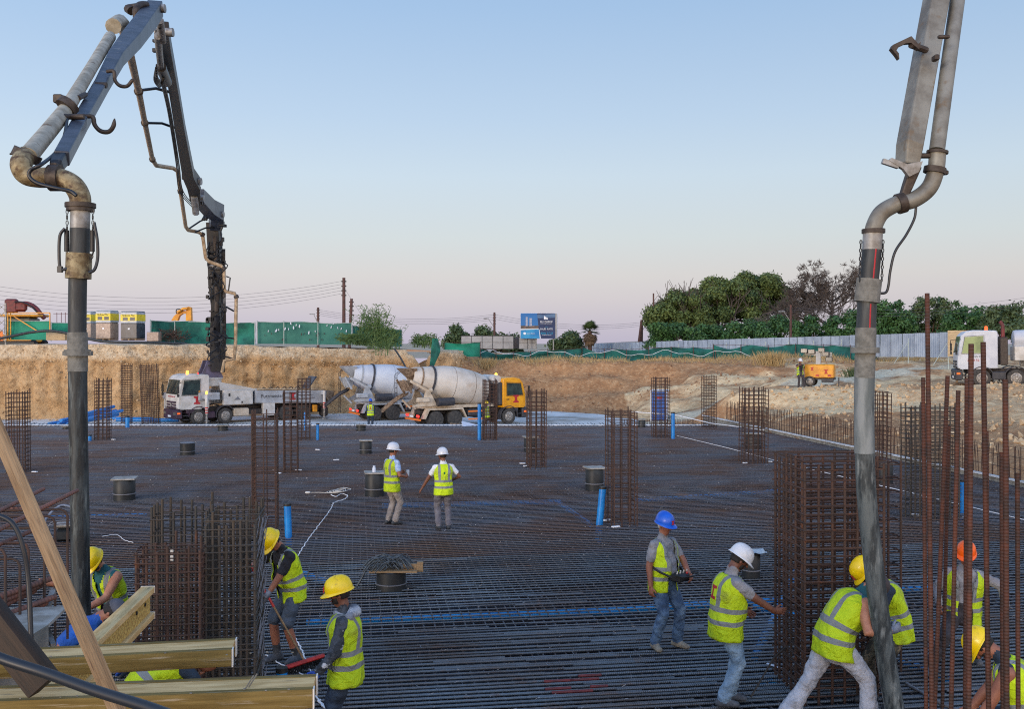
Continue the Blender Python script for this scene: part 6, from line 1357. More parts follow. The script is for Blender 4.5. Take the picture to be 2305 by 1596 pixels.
# ------------------------------------------------------------------ light tower, toilet and small site furniture
b = P(1846, 868, 62.6); b.z = rough_h(b.x, b.y, hz(b.x, b.y)); LTW = thing('light_tower', 'yellow mobile light tower with its mast folded down', 'light tower', b, R(-24))
m = MB(); m.box((0, 0, .98), (1.75, 1.1, .86), bev=.06); m.build('canopy', MATS['machine_yellow'], LTW, 40)
m = MB(); m.box((.42, -.556, .98), (.72, .02, .74)); dr = m.build('canopy_door', MATS['machine_yellow'], LTW)
emblem(dr, side_M(.42, -.575, .95), .26); emblem(LTW, side_M(-.42, -.565, 1.12), .2)
m = MB(); m.box((-.885, 0, 1.0), (.03, .8, .6)); m.build('control_panel', MATS['dark_plastic'], LTW)
m = MB(); m.box((0, 0, .5), (1.8, .9, .12)); m.box((.5, -.45, .42), (.7, .3, .25), bev=.03); m.build('trailer_frame', MATS['dark_plastic'], LTW, 40)
for x in (-.1, .62): m = MB(); m.box((x, -.57, .72), (.2, .03, .1)); m.build('tail_light', MATS['red'], LTW)
for s in (-1, 1): wheel(LTW, -.55, s * .62, .34, .33, .2, side=s)
m = MB(); m.beam((-.1, 0, 1.4), (-.1, 0, 2.2), .28, .22); m.build('mast', MATS['grey_paint'], LTW)
m = MB(); m.beam((-.9, 0, 2.15), (.7, .0, 2.0), .12, .3); m.build('lamp_bar', MATS['steel_grey'], LTW)
for (x, z, r_) in ((-.95, 2.25, .3), (-.5, 2.2, .1), (.35, 2.05, -.1), (.55, 1.72, -.2), (.1, 2.3, 0)):
    m = MB(); m.box((x, -.15, z), (.42, .2, .3), Matrix.Identity(4), .04); lp = m.build('floodlight', MATS['dark_plastic'], LTW, 40); m = MB(); m.box((x, -.26, z), (.36, .02, .24)); m.build('lamp_glass', MATS['headlight'], lp)
for x in (-1.05, 1.15): m = MB(); m.beam((x, -.3, -.05), (x, -.3, .6), .08, .08); m.build('jack_leg', MATS['dark_plastic'], LTW)
b = P(1485, 951, 66.8); b.z = -1.19; LO = thing('portable_toilet', 'blue portable toilet standing behind a column cage', 'toilet cabin', b, R(-12))
m = MB(); m.box((0, 0, 1.1), (1.1, 1.1, 2.05), bev=.04); m.build('cabin', MATS['loo_blue'], LO, 40)
m = MB(); m.box((.02, -.56, 1.1), (.8, .03, 1.85), bev=.01); dr = m.build('door', MATS['loo_blue'], LO, 40)
m = MB(); m.box((.02, -.582, 1.72), (.36, .012, .16)); m.build('red_notice', MATS['red_print'], dr)
m = MB(); m.box((0, 0, 2.16), (1.18, 1.18, .12), bev=.05); m.build('roof', MATS['board_white'], LO, 40)
for x in (-.53, .53): m = MB(); m.box((x, -.56, 1.1), (.08, .06, 2.0)); m.build('corner_post', MATS['board_white'], LO)
m = MB(); m.box((0, 0, .05), (1.16, 1.16, .12)); m.build('base', MATS['dark_plastic'], LO)
b = P(1651, 877, 66); b.z = rough_h(b.x, b.y, hz(b.x, b.y)); CN = thing('traffic_barrier', 'small red and white marker post on the gravel track', 'marker post', b)
m = MB(); m.box((0, 0, .32), (.22, .16, .64), bev=.03); m.build('body', MATS['white_print'], CN, 40)
for z in (.2, .45): m = MB(); m.box((0, 0, z), (.23, .17, .1), bev=.03); m.build('red_band', MATS['red'], CN, 40)
def drum(label, x, yb, wpx, hpx, top='lid', z0=0.0, D=None, mt='drum', rot=.2):
    b = Gz(x, yb) if D is None else P(x, yb, D); d = b.y; b.y += wpx / 2 / FPX * d * .9; r = wpx / 2 / FPX * d * .82; h = hpx / FPX * d
    t = thing('drum', label, 'drum', b, rot, 'black drums set in the reinforcement')
    m = MB(); m.lathe([(-.3, r), (h * .3, r), (h * .98, r * 1.0), (h, r * .97)], 24, Matrix.Rotation(-math.pi / 2, 4, 'Y')); m.build('barrel', MATS[mt], t, 40)
    m = MB(); m.lathe([(h * .27, r * 1.0), (h * .275, r * 1.08), (h * .31, r * 1.08), (h * .315, r)], 24, Matrix.Rotation(-math.pi / 2, 4, 'Y')); m.build('collar', MATS['grey_print'], t, 40)
    if top == 'lid': m = MB(); m.box((0, 0, h + .02), (r * 2.15, r * 2.15, .035)); m.build('lid', MATS['lid_board'], t)
    elif top: m = MB(); m.lathe([(h, r * .97), (h + .02, r * .9), (h + .02, .001)], 20, Matrix.Rotation(-math.pi / 2, 4, 'Y')); m.build('lid', MATS[top], t, 40)
    return b + Vector((0, 0, h)), r
drum('black drum under a square board right of the left hose', 270, 1128, 58, 46)
drum('low black drum with a flat lid in the middle distance on the left', 416, 1025, 40, 26, 'grey_print')
drum('black drum on the mat right of the row of column cages in the middle', 821, 1022, 33, 28, 'lid')
tp, r_ = drum('black drum under a square board with a small jar, left of the two white helmets', 840, 1118, 52, 50)
m = MB(); m.lathe([(0, .05), (.1, .05), (.13, .035), (.17, .035)], 12, Matrix.Rotation(-math.pi / 2, 4, 'Y')); o = m.build('jar', MATS['board_white'], smooth=40); o.location = tp + Vector((.0, -.1, .04)); tag(o, 'small glass jar standing on the board of a drum', 'jar')
drum('black drum half hidden behind a column cage right of centre', 1194, 1018, 36, 32)
drum('black drum under a pale board with two stickers, left of the nearest free column cage', 1340, 1105, 50, 48)
tpc, rc = drum('wide black drum carrying a heap of grey cable', 876, 1332, 82, 38, 'black')
tpp, rp = drum('black drum with a sheet of plastic on top behind the pointing man', 1696, 1302, 50, 50, 'black')
drum('black drum behind the large dense cage and the right hose', 1998, 1088, 46, 44)
drum('low black drum at the far edge in front of the pump truck wheels', 498, 970, 28, 11, 'lid'); drum('low black drum at the far edge in front of the worker by the mixers', 811, 970, 26, 12, 'lid')
drum('black drum behind the foot of the column cage near the starter bars', 1699, 1012, 42, 34); drum('small black drum at the far edge beside the blue toilet', 1446, 962, 20, 16, 'lid')
drum('flat black drum at the far edge by the pile of blue pipes', 146, 966, 22, 5, 'lid')
q = MB(); r2 = random.Random(4)
for i in range(46):
    o_ = Vector((r2.uniform(-.3, .25), r2.uniform(-.2, .2), .03)); a = r2.uniform(-.35, .35)
    pts = [o_ + Vector((-.36, a, .0)), o_ + Vector((-.18, a * .6, .12 + r2.random() * .08)), o_ + Vector((.05, a * .4, .14 + r2.random() * .1)), o_ + Vector((.26, a * .5 + r2.uniform(-.1, .1), .02))]; q.tube(catmull(pts, 4), .011, 4)
for k in range(3): q.tube(catmull([Vector((-.3, -.1 + .06 * k, .1)), Vector((-.5, -.14 + .05 * k, .05)), Vector((-.62, -.2 + .04 * k, -.14)), Vector((-.72, -.22 + .05 * k, -.28))], 4), .02, 6)
o = q.build('cable_heap', MATS['grey_print'], smooth=180); o.location = tpc + Vector((0, 0, .02)); o.scale = (.78, .8, .9); o.data.materials[0] = mat('cable_grey', (84, 92, 98), (50, 56, 62), scale=12, rough=.5); tag(o, 'heap of grey cable loops lying on the wide black drum', 'cable')
m = MB(); m.box((.3, 0, .07), (.34, .07, .1)); m.box((.42, .0, .07), (.1, .09, .16)); m.box((-.02, 0, .01), (.8, .3, .03)); o = m.build('timber_offcut', MATS['timber']); o.location = tpc + Vector((.08, -.08, .02)); tag(o, 'timber offcut sticking out beside the cable heap', 'timber')
m = MB(); k = 10; m.add([(-.28 + .56 * i / k, -.2 + .4 * j / k, .03 + .03 * nz(i * .7, j * .7, 3) - (.1 if i == k else 0)) for i in range(k + 1) for j in range(k + 1)], [(i * (k + 1) + j, (i + 1) * (k + 1) + j, (i + 1) * (k + 1) + j + 1, i * (k + 1) + j + 1) for i in range(k) for j in range(k)])
o = m.build('plastic_sheet', MATS['wrap_film'], smooth=180); o.location = tpp + Vector((.02, -.05, .03)); tag(o, 'crumpled clear plastic sheet lying on the drum behind the pointing man', 'plastic sheet')
def standpipe(label, x, yb, yt, wpx, lean=0.0, D=None, z=0, cap=True, group='blue standpipes'):
    b = Gz(x, yb, z) if D is None else P(x, yb, D); r = wpx / 2 / FPX * b.y; h = (yb - yt) / FPX * b.y
    t = thing('standpipe', label, 'pipe', b, 0, group); m = MB(); m.tube([(0, 0, -.4), (lean, 0, h)], r, 14); m.build('pipe', MATS['blue_pipe'], t, 60)
    if cap: m = MB(); m.tube([(lean * .985, 0, h - .03), (lean * 1.01, 0, h + .025)], r * 1.06, 14); m.build('cap', MATS['black'], t, 60)
standpipe('blue standpipe left of centre in front of the white cord', 651, 1208, 1136, 16, -.04); standpipe('tallest slim blue standpipe at the rear wheels of the yellow cab mixer', 1079, 990, 908, 8)
standpipe('tilted blue standpipe left of the nearest free column cage', 1346, 1180, 1098, 16, .11); standpipe('blue standpipe right of the blue toilet', 1515, 987, 929, 8); standpipe('thin blue standpipe below the rear wheel of the pump truck', 715, 990, 954, 6)
standpipe('blue standpipe behind the rods on the right', 2165, 1154, 1082, 10); standpipe('short near blue standpipe with a black cap beside the broom', 634, 1560, 1508, 25); standpipe('stub of blue standpipe at the foot of the cage by the left hose', 202, 992, 980, 8)
standpipe('slim blue standpipe behind the two column cages at the pump truck', 687, 968, 926, 6); standpipe('short blue standpipe beside the lying pipes on the far left', 287, 962, 938, 9)
for i in range(7):
    a = P(110 + i * 9, 957 - i * 2.4, 56 - .1 * i); b2 = P(238 + i * 3, 935 - i * 2, 62); a.z = -.75 + .22 * (i // 3); b2.z = -.55 + .25 * (i // 3)
    q = MB(); q.tube([a + Vector((.3 * (i % 3), 0, .35)), b2 + Vector((.3 * (i % 3), 0, .25))], .1, 10); tag(q.build('pipe', MATS['blue_pipe'], smooth=60, loc=a), ('lowest', 'upper', 'topmost')[i // 3] + ' layer ' + ('front', 'middle', 'back')[i % 3] + ' pipe of the blue pile left of the pump truck', 'pipe', 'pile of blue pipes')
for (x0, y0, x1, y1, D, lab) in ((240, 941, 345, 941, 69.2, 'thin blue pipe lying on the road behind the others at the earth cut'), (262, 946, 402, 944, 68.0, 'long blue pipe lying on the road in front of the pump truck nose'), (872, 937, 898, 940, 63, 'short blue pipe lying under the rear of the mixers')):
    a, b2 = P(x0, y0, D), P(x1, y1, D - .5); a.z = b2.z = -1.08; a.z += .0; q = MB(); q.tube([a + Vector((0, 0, 0)), b2], .12, 10); tag(q.build('pipe', MATS['blue_pipe'], smooth=60, loc=a), lab, 'pipe')
m = MB(); m.box((0, 0, 0), (1.0, .7, .05)); o = m.build('board', MATS['board_white']); o.location = P(1062, 962, 50.1); o.rotation_euler = (R(28), R(14), .3); tag(o, 'pale board leaning on the far edge left of the slim blue standpipe', 'board')
m = MB(); m.beam((-.6, 0, .1), (.6, .2, .0), .1, .06); m.beam((-.5, -.3, 0), (.7, -.3, .02), .14, .05); o = m.build('timber_offcut', MATS['timber']); o.location = P(1040, 958, 51); tag(o, 'pale timber offcuts lying at the wheels of the yellow cab mixer', 'timber')
# ------------------------------------------------------------------ people
mat('skin', (176, 122, 96), (160, 104, 80), scale=9, rough=.55)
mat('skin_tan', (150, 98, 76), (134, 84, 66), scale=9, rough=.55)
mat('skin_dark', (118, 76, 58), (104, 64, 50), scale=9, rough=.55)
def cloth(name, c, c2, sc_=7, bump=.05, rough=.85, **k): return mat(name, c, c2, scale=sc_, rough=rough, bump=bump, bscale=k.pop('bscale', 9), **k)
cloth('jeans', (86, 112, 142), (54, 76, 106), 5, c3=(120, 144, 168), scale3=4, lo3=.55, hi3=.75); cloth('jeans_pale', (132, 158, 182), (104, 130, 156), 5, c3=(160, 182, 200), scale3=4, lo3=.55, hi3=.75); cloth('jeans_dark', (44, 58, 76), (34, 44, 60))
cloth('khaki', (146, 138, 134), (122, 114, 112)); cloth('trousers_grey', (112, 110, 118), (90, 88, 98)); cloth('trousers_dark', (64, 60, 66), (48, 46, 52)); cloth('trousers_white', (182, 184, 194), (158, 160, 170), c3=(132, 128, 124), scale3=6, lo3=.6, hi3=.8)
cloth('shorts_slate', (72, 84, 100), (58, 70, 86)); cloth('camo', (84, 78, 64), (48, 46, 40), 11, lo=.47, hi=.53, c3=(118, 104, 84), scale3=8, lo3=.55, hi3=.6); cloth('camo_grey', (66, 72, 82), (44, 50, 58), 9, lo=.48, hi=.52, c3=(186, 190, 198), scale3=7, lo3=.59, hi3=.62)
cloth('shirt_grey', (142, 142, 148), (122, 122, 130)); cloth('shirt_black', (26, 26, 32), (36, 36, 44)); cloth('shirt_blue', (28, 92, 178), (22, 74, 152)); cloth('shirt_navy', (40, 56, 74), (32, 44, 60)); cloth('shirt_white', (222, 224, 230), (200, 204, 212)); cloth('shirt_check', (170, 190, 224), (140, 164, 206), 30, lo=.48, hi=.52); cloth('shirt_teal', (30, 92, 100), (24, 74, 84)); cloth('hood_pale', (170, 174, 184), (120, 126, 138), 8, lo=.46, hi=.54)
mat('boot_grey', (92, 96, 104), (68, 72, 80), scale=9, rough=.8); mat('boot_dark', (40, 44, 50), (56, 60, 66), scale=9, rough=.8); mat('boot_tan', (156, 146, 130), (128, 118, 104), scale=9, rough=.85)
mat('glove_grey', (128, 136, 152), (92, 98, 112), scale=10, rough=.8); mat('glove_blue', (34, 84, 180), (26, 64, 150), scale=8, rough=.7)
mat('hair_dark', (24, 20, 18), (36, 30, 28), scale=30, rough=.8); mat('hair_white', (206, 204, 200), (176, 174, 172), scale=30, rough=.8); mat('hair_grey', (84, 80, 78), (60, 56, 54), scale=30, rough=.8)
mat('hat_yellow', (240, 208, 8), (228, 192, 6), scale=3, rough=.32, coat=.1, c3=(176, 148, 40), scale3=14, lo3=.58, hi3=.72); mat('hat_white', (208, 211, 218), (192, 196, 206), scale=3, rough=.32, coat=.1, c3=(170, 168, 166), scale3=14, lo3=.58, hi3=.72); mat('hat_blue', (24, 92, 206), (20, 78, 184), scale=3, rough=.32, coat=.1, c3=(60, 98, 160), scale3=14, lo3=.58, hi3=.72); mat('hat_orange', (255, 104, 14), (242, 88, 10), scale=3, rough=.4, c3=(190, 96, 40), scale3=14, lo3=.58, hi3=.72); mat('cap_grey', (84, 86, 96), (68, 70, 80), scale=12, rough=.85); mat('cap_brown', (72, 64, 64), (58, 52, 54), scale=12, rough=.85)
mat('eye_dark', (24, 18, 16), rough=.2); mat('lip', (120, 66, 60), rough=.5); mat('strap_black', (28, 30, 34), rough=.7)
def vest_mat(name, logo=None):
    """lime vest whose grey reflective bands follow the garment's own (up, side, front) coordinates"""
    m = bpy.data.materials.new(name); MATS[name] = m; m.use_nodes = True; t = m.node_tree; n = t.nodes.new; l = t.links.new; b = t.nodes['Principled BSDF']
    at = n('ShaderNodeAttribute'); at.attribute_name = 'vco'; s = n('ShaderNodeSeparateXYZ'); l(at.outputs['Vector'], s.inputs[0]); X, Y, Z = s.outputs
    def M(op, a, c=None, c2=None):
        k = n('ShaderNodeMath'); k.operation = op
        for i, v in enumerate((a, c, c2)):
            if v is None: continue
            if isinstance(v, (int, float)): k.inputs[i].default_value = v
            else: l(v, k.inputs[i])
        return k.outputs[0]
    def near(v, c, w_): return M('COMPARE', v, c, w_)
    ax = M('ABSOLUTE', X)
    band = M('MAXIMUM', near(Z, .02, .026), near(Z, .155, .026))
    up = M('MULTIPLY', near(ax, .105, .026), M('GREATER_THAN', Z, .155)); band = M('MAXIMUM', band, up)
    band = M('MAXIMUM', band, 0.0)
    tx = n('ShaderNodeTexNoise'); tx.inputs['Scale'].default_value = 7; tx.inputs['Detail'].default_value = 4; tc_ = n('ShaderNodeTexCoord'); l(tc_.outputs['Object'], tx.inputs[0])
    def mix(f, a, c):
        k = n('ShaderNodeMix'); k.data_type = 'RGBA'
        if isinstance(f, float): k.inputs['Factor'].default_value = f
        else: l(f, k.inputs['Factor'])
        for v, nm in ((a, 'A'), (c, 'B')):
            if isinstance(v, tuple): k.inputs[nm].default_value = (*v, 1)
            else: l(v, k.inputs[nm])
        return k.outputs['Result']
    col = mix(tx.outputs[0], lin((214, 238, 14)), lin((178, 212, 8))); tz = n('ShaderNodeTexNoise'); tz.inputs['Scale'].default_value = 4.5; tz.inputs['Detail'].default_value = 8; l(tc_.outputs['Object'], tz.inputs[0]); dz = n('ShaderNodeMapRange'); dz.inputs['From Min'].default_value = .56; dz.inputs['From Max'].default_value = .82; l(tz.outputs[0], dz.inputs['Value']); col = mix(dz.outputs[0], col, lin((150, 158, 70))); col = mix(band, col, lin((134, 138, 140)))
    if logo:
        back = M('LESS_THAN', Y, 0.0); cx = 0.0; zc = .315
        zz = M('SUBTRACT', Z, zc)
        if logo == 'I':
            stem = M('MULTIPLY', near(X, 0, .022), near(zz, 0, .07)); fl = M('MULTIPLY', near(X, 0, .06), near(M('ABSOLUTE', zz), .058, .017)); lg = M('MULTIPLY', M('MAXIMUM', stem, fl), back); col = mix(lg, col, lin((176, 30, 40)))
        else:
            lg = M('MULTIPLY', M('MULTIPLY', near(X, 0.0, .02), near(zz, .02, .025)), back); col = mix(lg, col, lin((30, 110, 60)))
    oi = n('ShaderNodeObjectInfo'); q = n('ShaderNodeMapRange'); q.inputs['To Min'].default_value = .74; q.inputs['To Max'].default_value = 1.0; l(oi.outputs['Random'], q.inputs['Value']); hs = n('ShaderNodeHueSaturation'); l(q.outputs[0], hs.inputs['Value']); l(col, hs.inputs['Color']); col = hs.outputs[0]
    l(col, b.inputs['Base Color']); b.inputs['Roughness'].default_value = .75
    bp = n('ShaderNodeBump'); bp.inputs['Distance'].default_value = .06; t2 = n('ShaderNodeTexNoise'); t2.inputs['Scale'].default_value = 6; t2.inputs['Detail'].default_value = 4; t2.inputs['Distortion'].default_value = 1.2; l(tc_.outputs['Object'], t2.inputs[0]); l(t2.outputs[0], bp.inputs['Height']); l(bp.outputs[0], b.inputs['Normal'])
    return m
vest_mat('vest', 'I'); vest_mat('vest_leaf', 'leaf'); vest_mat('vest_plain')
def ik(a, t, l1, l2, hint):
    a, t, h = Vector(a), Vector(t), Vector(hint); d = t - a; L_ = min(d.length, (l1 + l2) * .999); dn = d.normalized()
    c = (l1 * l1 + L_ * L_ - l2 * l2) / (2 * l1 * L_); c = max(-1, min(1, c)); h = (h - dn * h.dot(dn)).normalized()
    return a + dn * (l1 * c) + h * (l1 * math.sqrt(1 - c * c)), a + dn * L_
def person(label, pos, yaw, o, group='site workers in yellow vests'):
    """o: pose and outfit. Local axes: +Y forward, +X to the person's right, metres for a 1.75 m body, then scaled"""
    sc_ = o.get('scale', 1.0); t = thing('person', label, 'person', pos, yaw, group); t.scale = (sc_,) * 3
    hz_ = o.get('hip', .93); lean, side = R(o.get('lean', 2)), R(o.get('side', 0)); belly = o.get('belly', 0.0); hx, hy = o.get('hipxy', (0, 0)); vox = o.get('vox', .013); bk = o.get('bulk', 1.06)
    # spine
    SP = []; p = Vector((hx, hy, hz_)); k = 22; tl = .56; fr = []
    for i in range(k + 1):
        tt = i / k; a = lean * min(1, .25 + tt / .55); s = side * min(1, .3 + tt); tw = R(o.get('twist', 0)) * tt
        up = Vector((math.sin(s), math.sin(a) * math.cos(s), math.cos(a) * math.cos(s))); rt = Vector((math.cos(tw), math.sin(tw), 0)); rt = (rt - up * rt.dot(up)).normalized(); fw = up.cross(rt)
        SP.append(p.copy()); fr.append((rt, fw, up)); p = p + up * tl / k
    def spine(z):
        if z <= 0:
            rt, fw, up = fr[0]; dn = (up * .5 + Vector((0, 0, 1)) * .5).normalized(); return SP[0] + dn * z, rt, fw, up
        i = min(k, z / tl * k); j = int(min(k - 1, i)); f = i - j; return SP[j].lerp(SP[j + 1], f), *fr[j]
    prims = []      # (points, radii, material index)  kept for choosing the material of each face
    mats_ = []; 
    def mi(n): 
        if n not in mats_: mats_.append(n)
        return mats_.index(n)
    skin, shirt, tr, boot = o.get('skin', 'skin_tan'), o.get('shirt', 'shirt_grey'), o.get('trousers', 'jeans'), o.get('boots', 'boot_grey'); glove = o.get('gloves'); slv = o.get('sleeve', .55)
    q = MB()
    def limb(pts, rad, m_, hint=(1, 0, 0), n=12, add=True):
        if m_ != boot: rad = [((r[0] * bk, r[1] * bk) if hasattr(r, '__len__') else r * bk) for r in rad]
        if add: q.loft(pts, rad, n, hint)
        prims.append(([Vector(x) for x in pts], [max(r) if hasattr(r, '__len__') else r for r in rad], mi(m_)))
    tors = [(z, a * (bk if z < .5 else 1), b * (bk if z < .5 else 1)) for z, a, b in [(-.10, .165, .12), (.0, .17, .125 + belly * .3), (.12, .155, .112 + belly), (.22, .16, .115 + belly * .8), (.34, .175, .122), (.43, .178, .112), (.49, .15, .092), (.53, .085, .07)]]
    TP, TR = [], []
    for z, rx, ry in tors: a = spine(z); TP.append(a[0] + a[2] * belly * .5 * (1 if .05 < z < .3 else 0)); TR.append((rx, ry))
    q.loft(TP, TR, 18, fr[8][0]); 
    for z, rx, ry in tors:
        a = spine(z)
        for sx_ in (-1, 0, 1): prims.append(([a[0] + a[1] * sx_ * (rx - ry), a[0] + a[1] * sx_ * (rx - ry) + a[3] * .04], [ry, ry], mi(skin if z > .52 else shirt if z > .02 else tr)))
    # head
    nb, rt, fw, up = spine(.53); hp, hy_, hr = R(o.get('pitch', 0)), R(o.get('head', 0)), R(o.get('roll', 0))
    HM = Matrix((rt, fw, up)).transposed().to_4x4(); 
    HR = HM @ Matrix.Rotation(-hy_, 4, 'Z') @ Matrix.Rotation(hp, 4, 'X') @ Matrix.Rotation(hr, 4, 'Y')
    nd = (up * .7 + (HR @ Vector((0, 0, 1))) * .5).normalized(); hc = nb + nd * .105 + (HR @ Vector((0, .028, .075)))
    HT = Matrix.Translation(hc) @ HR
    limb([nb - up * .02, nb + nd * .07, hc - (HR @ Vector((0, .01, .05)))], [.062, .056, .058], skin)
    h0 = len(q.v); q.ball((0, 0, .015), (.076, .096, .112), 18, 14, HT); q.loft([HT @ Vector((0, .0, -.02)), HT @ Vector((0, .032, -.085))], [(.062, .07), (.044, .042)], 14, HT.to_3x3() @ Vector((1, 0, 0)))
    prims.append(([HT @ Vector((0, 0, -.07)), HT @ Vector((0, 0, .06))], [.08, .09], mi(skin)))
    # arms
    ends = []
    for sd in (-1, 1):
        a = spine(.455); sh = a[0] + a[1] * sd * (.182 + o.get('shw', 0)) ; key = 'rh' if sd > 0 else 'lh'
        tg = o.get(key); 
        if tg is None: tg = sh + Vector((sd * .09, .06, -.53))
        hint = Vector(o.get('rel' if sd > 0 else 'lel', (sd * .5, -1, -.2)))
        el, wr = ik(sh, tg, .285, .255, hint); ends.append((wr, (wr - el).normalized(), sd))
        sr = 1.0 if slv > 0 else .8
        limb([sh - a[1] * sd * .04, sh + a[1] * sd * .0 - a[3] * .01], [.07, .062], shirt if slv > 0 else skin)
        if slv > 0:
            e = min(1, slv); cut = sh.lerp(el, e); limb([sh, cut], [.063, .062], shirt)
            if slv <= 1: limb([cut.lerp(sh, .15), el, wr], [.047, .043, .030], skin)
            else: limb([sh.lerp(el, .6), el, wr.lerp(el, .06)], [.06, .053, .043], shirt)
        else: limb([sh, sh.lerp(el, .5), el, el.lerp(wr, .35), wr], [.06, .055, .044, .046, .031], skin)
    # legs
    feet = []
    for sd in (-1, 1):
        hip = SP[0] + fr[0][0] * sd * .09 + Vector((0, 0, -.03)); key = 'rf' if sd > 0 else 'lf'
        an = Vector(o.get(key, (sd * .11, 0, .085))); kn, an = ik(hip, an, .43, .435, Vector(o.get('rk' if sd > 0 else 'lk', (sd * .15, 1, 0)))); feet.append((an, sd))
        if o.get('shorts'):
            limb([hip, hip.lerp(kn, .55), kn.lerp(hip, .06)], [.098, .092, .084], tr); limb([kn.lerp(hip, .2), kn, kn.lerp(an, .35), an], [.062, .056, .058, .04], skin); limb([an.lerp(kn, .28), an], [.05, .046], 'boot_dark')
        else: limb([hip, hip.lerp(kn, .5), kn, kn.lerp(an, .4), an.lerp(kn, .08)], [.098, .09, .072, .07, .066 + o.get('flare', 0)], tr)
        fy = R(o.get('rfy' if sd > 0 else 'lfy', sd * 10)); fd = Vector((math.sin(fy), math.cos(fy), 0)); hl = an - fd * .05 + Vector((0, 0, -.035)); to = an + fd * .155 + Vector((0, 0, -.052 - o.get('toe', 0)))
        limb([hl, an + fd * .04 + Vector((0, 0, -.035)), to], [(.043, .045), (.047, .05), (.045, .034)], boot, hint=(math.cos(fy), -math.sin(fy), 0)); limb([an + Vector((0, 0, .03)), an + Vector((0, 0, -.03))], [.052, .05], boot)
    me = q.mesh('body', MATS['skin']); ob = bpy.data.objects.new('body', me); COL.objects.link(ob)
    rm = ob.modifiers.new('r', 'REMESH'); rm.mode = 'VOXEL'; rm.voxel_size = vox
    sm = ob.modifiers.new('s', 'SMOOTH'); sm.iterations = 3; sm.factor = .5
    dg = bpy.context.evaluated_depsgraph_get(); dg.update(); me2 = bpy.data.meshes.new_from_object(ob.evaluated_get(dg)); bpy.data.objects.remove(ob); bpy.data.meshes.remove(me)
    # nearest limb decides the material of each face
    nf = len(me2.polygons); C = np.empty(nf * 3); me2.polygons.foreach_get('center', C); C = C.reshape(-1, 3); best = np.full(nf, 9.0); idx = np.zeros(nf, int)
    for pts, rad, m_ in prims:
        for a, b2, ra, rb in zip(pts, pts[1:], rad, rad[1:]):
            a_, d = np.array(a), np.array(b2 - a); tt = np.clip(((C - a_) @ d) / max(1e-9, d @ d), 0, 1); dist = np.linalg.norm(C - a_ - tt[:, None] * d, axis=1) - (ra + (rb - ra) * tt); w_ = dist < best; best[w_] = dist[w_]; idx[w_] = m_
    # hands and face details are added to the same mesh
    h = MB()
    for wr, d, sd in ends:
        hd_ = o.get('rhd' if sd > 0 else 'lhd'); d2 = (Vector(hd_).normalized() if hd_ is not None else (d + Vector((0, .15, -.15))).normalized())
        pn = Vector(o.get('rpn' if sd > 0 else 'lpn', (-sd, 0, 0))); pn = (pn - d2 * pn.dot(d2)).normalized(); sdv = d2.cross(pn) * sd     # palm normal, thumb side
        if sdv.dot(Vector((0, 1, .3))) < 0: sdv = -sdv
        h.mi = mi(glove) if glove else mi(skin); g_ = .004 if glove else 0
        h.loft([wr - d2 * .02, wr + d2 * .03, wr + d2 * .085], [(.028 + g_, .022 + g_), (.04 + g_, .019 + g_), (.042 + g_, .016 + g_)], 10, sdv)
        if glove: h.loft([wr - d * .05, wr + d * .01], [.038, .036], 10)
        cu = o.get('curl', 35)
        for f, (ox, ln) in enumerate(((.031, .068), (.0105, .076), (-.0105, .071), (-.031, .055))):
            b0 = wr + d2 * .085 + sdv * ox; a1 = R(cu * (.6 + .1 * f)); a2 = R(cu * 1.8); v1 = d2 * math.cos(a1) + pn * math.sin(a1); v2 = d2 * math.cos(a2) + pn * math.sin(a2); h.loft([b0, b0 + v1 * ln * .52, b0 + v1 * ln * .52 + v2 * ln * .48], [.0105 + g_ * .7, .0098 + g_ * .7, .0085 + g_ * .7], 7, sdv)
        tb = wr + d2 * .03 + sdv * .034; tv = (d2 * .75 + sdv * .55 + pn * .4).normalized(); h.loft([tb, tb + tv * .035, tb + tv * .035 + (tv + d2 * .5).normalized() * .03], [.014 + g_ * .7, .0115 + g_ * .7, .0095 + g_ * .7], 7, pn)
    h.mi = mi(skin)
    if o.get('face', True):
        h.loft([HT @ Vector((0, .088, .03)), HT @ Vector((0, .104, .0)), HT @ Vector((0, .113, -.018))], [.009, .012, .0155], 8)
        for s in (-1, 1): h.ball((s * .079, -.006, -.002), (.009, .02, .032), 8, 6, HT)
        h.mi = mi('eye_dark')
        for s in (-1, 1): h.ball((s * .03, .087, .018), (.0125, .008, .006), 8, 5, HT); h.loft([HT @ Vector((s * .048, .083, .036)), HT @ Vector((s * .016, .093, .038))], [.005, .005], 5)
        h.mi = mi('lip'); h.loft([HT @ Vector((-.024, .082, -.055)), HT @ Vector((0, .09, -.055)), HT @ Vector((.024, .082, -.055))], [.005, .007, .005], 6)
    v0 = np.empty(len(me2.vertices) * 3); me2.vertices.foreach_get('co', v0); vs = [tuple(x) for x in v0.reshape(-1, 3)]; fs = [tuple(pp.vertices) for pp in me2.polygons]; of = len(vs)
    me3 = bpy.data.meshes.new('body'); me3.from_pydata(vs + h.v, [], fs + [tuple(i + of for i in f) for f in h.f])
    for n_ in mats_: me3.materials.append(MATS[n_])
    me3.polygons.foreach_set('material_index', list(idx) + h.m); me3.polygons.foreach_set('use_smooth', [True] * len(me3.polygons)); me3.update(); bpy.data.meshes.remove(me2)
    nv = of; nr = np.empty(len(me3.vertices) * 3); me3.vertices.foreach_get('normal', nr); nr = nr.reshape(-1, 3)[:nv]; co = np.array(vs); cl = np.zeros(nv); bare = {mats_.index(x) for x in (skin, boot, glove) if x in mats_}
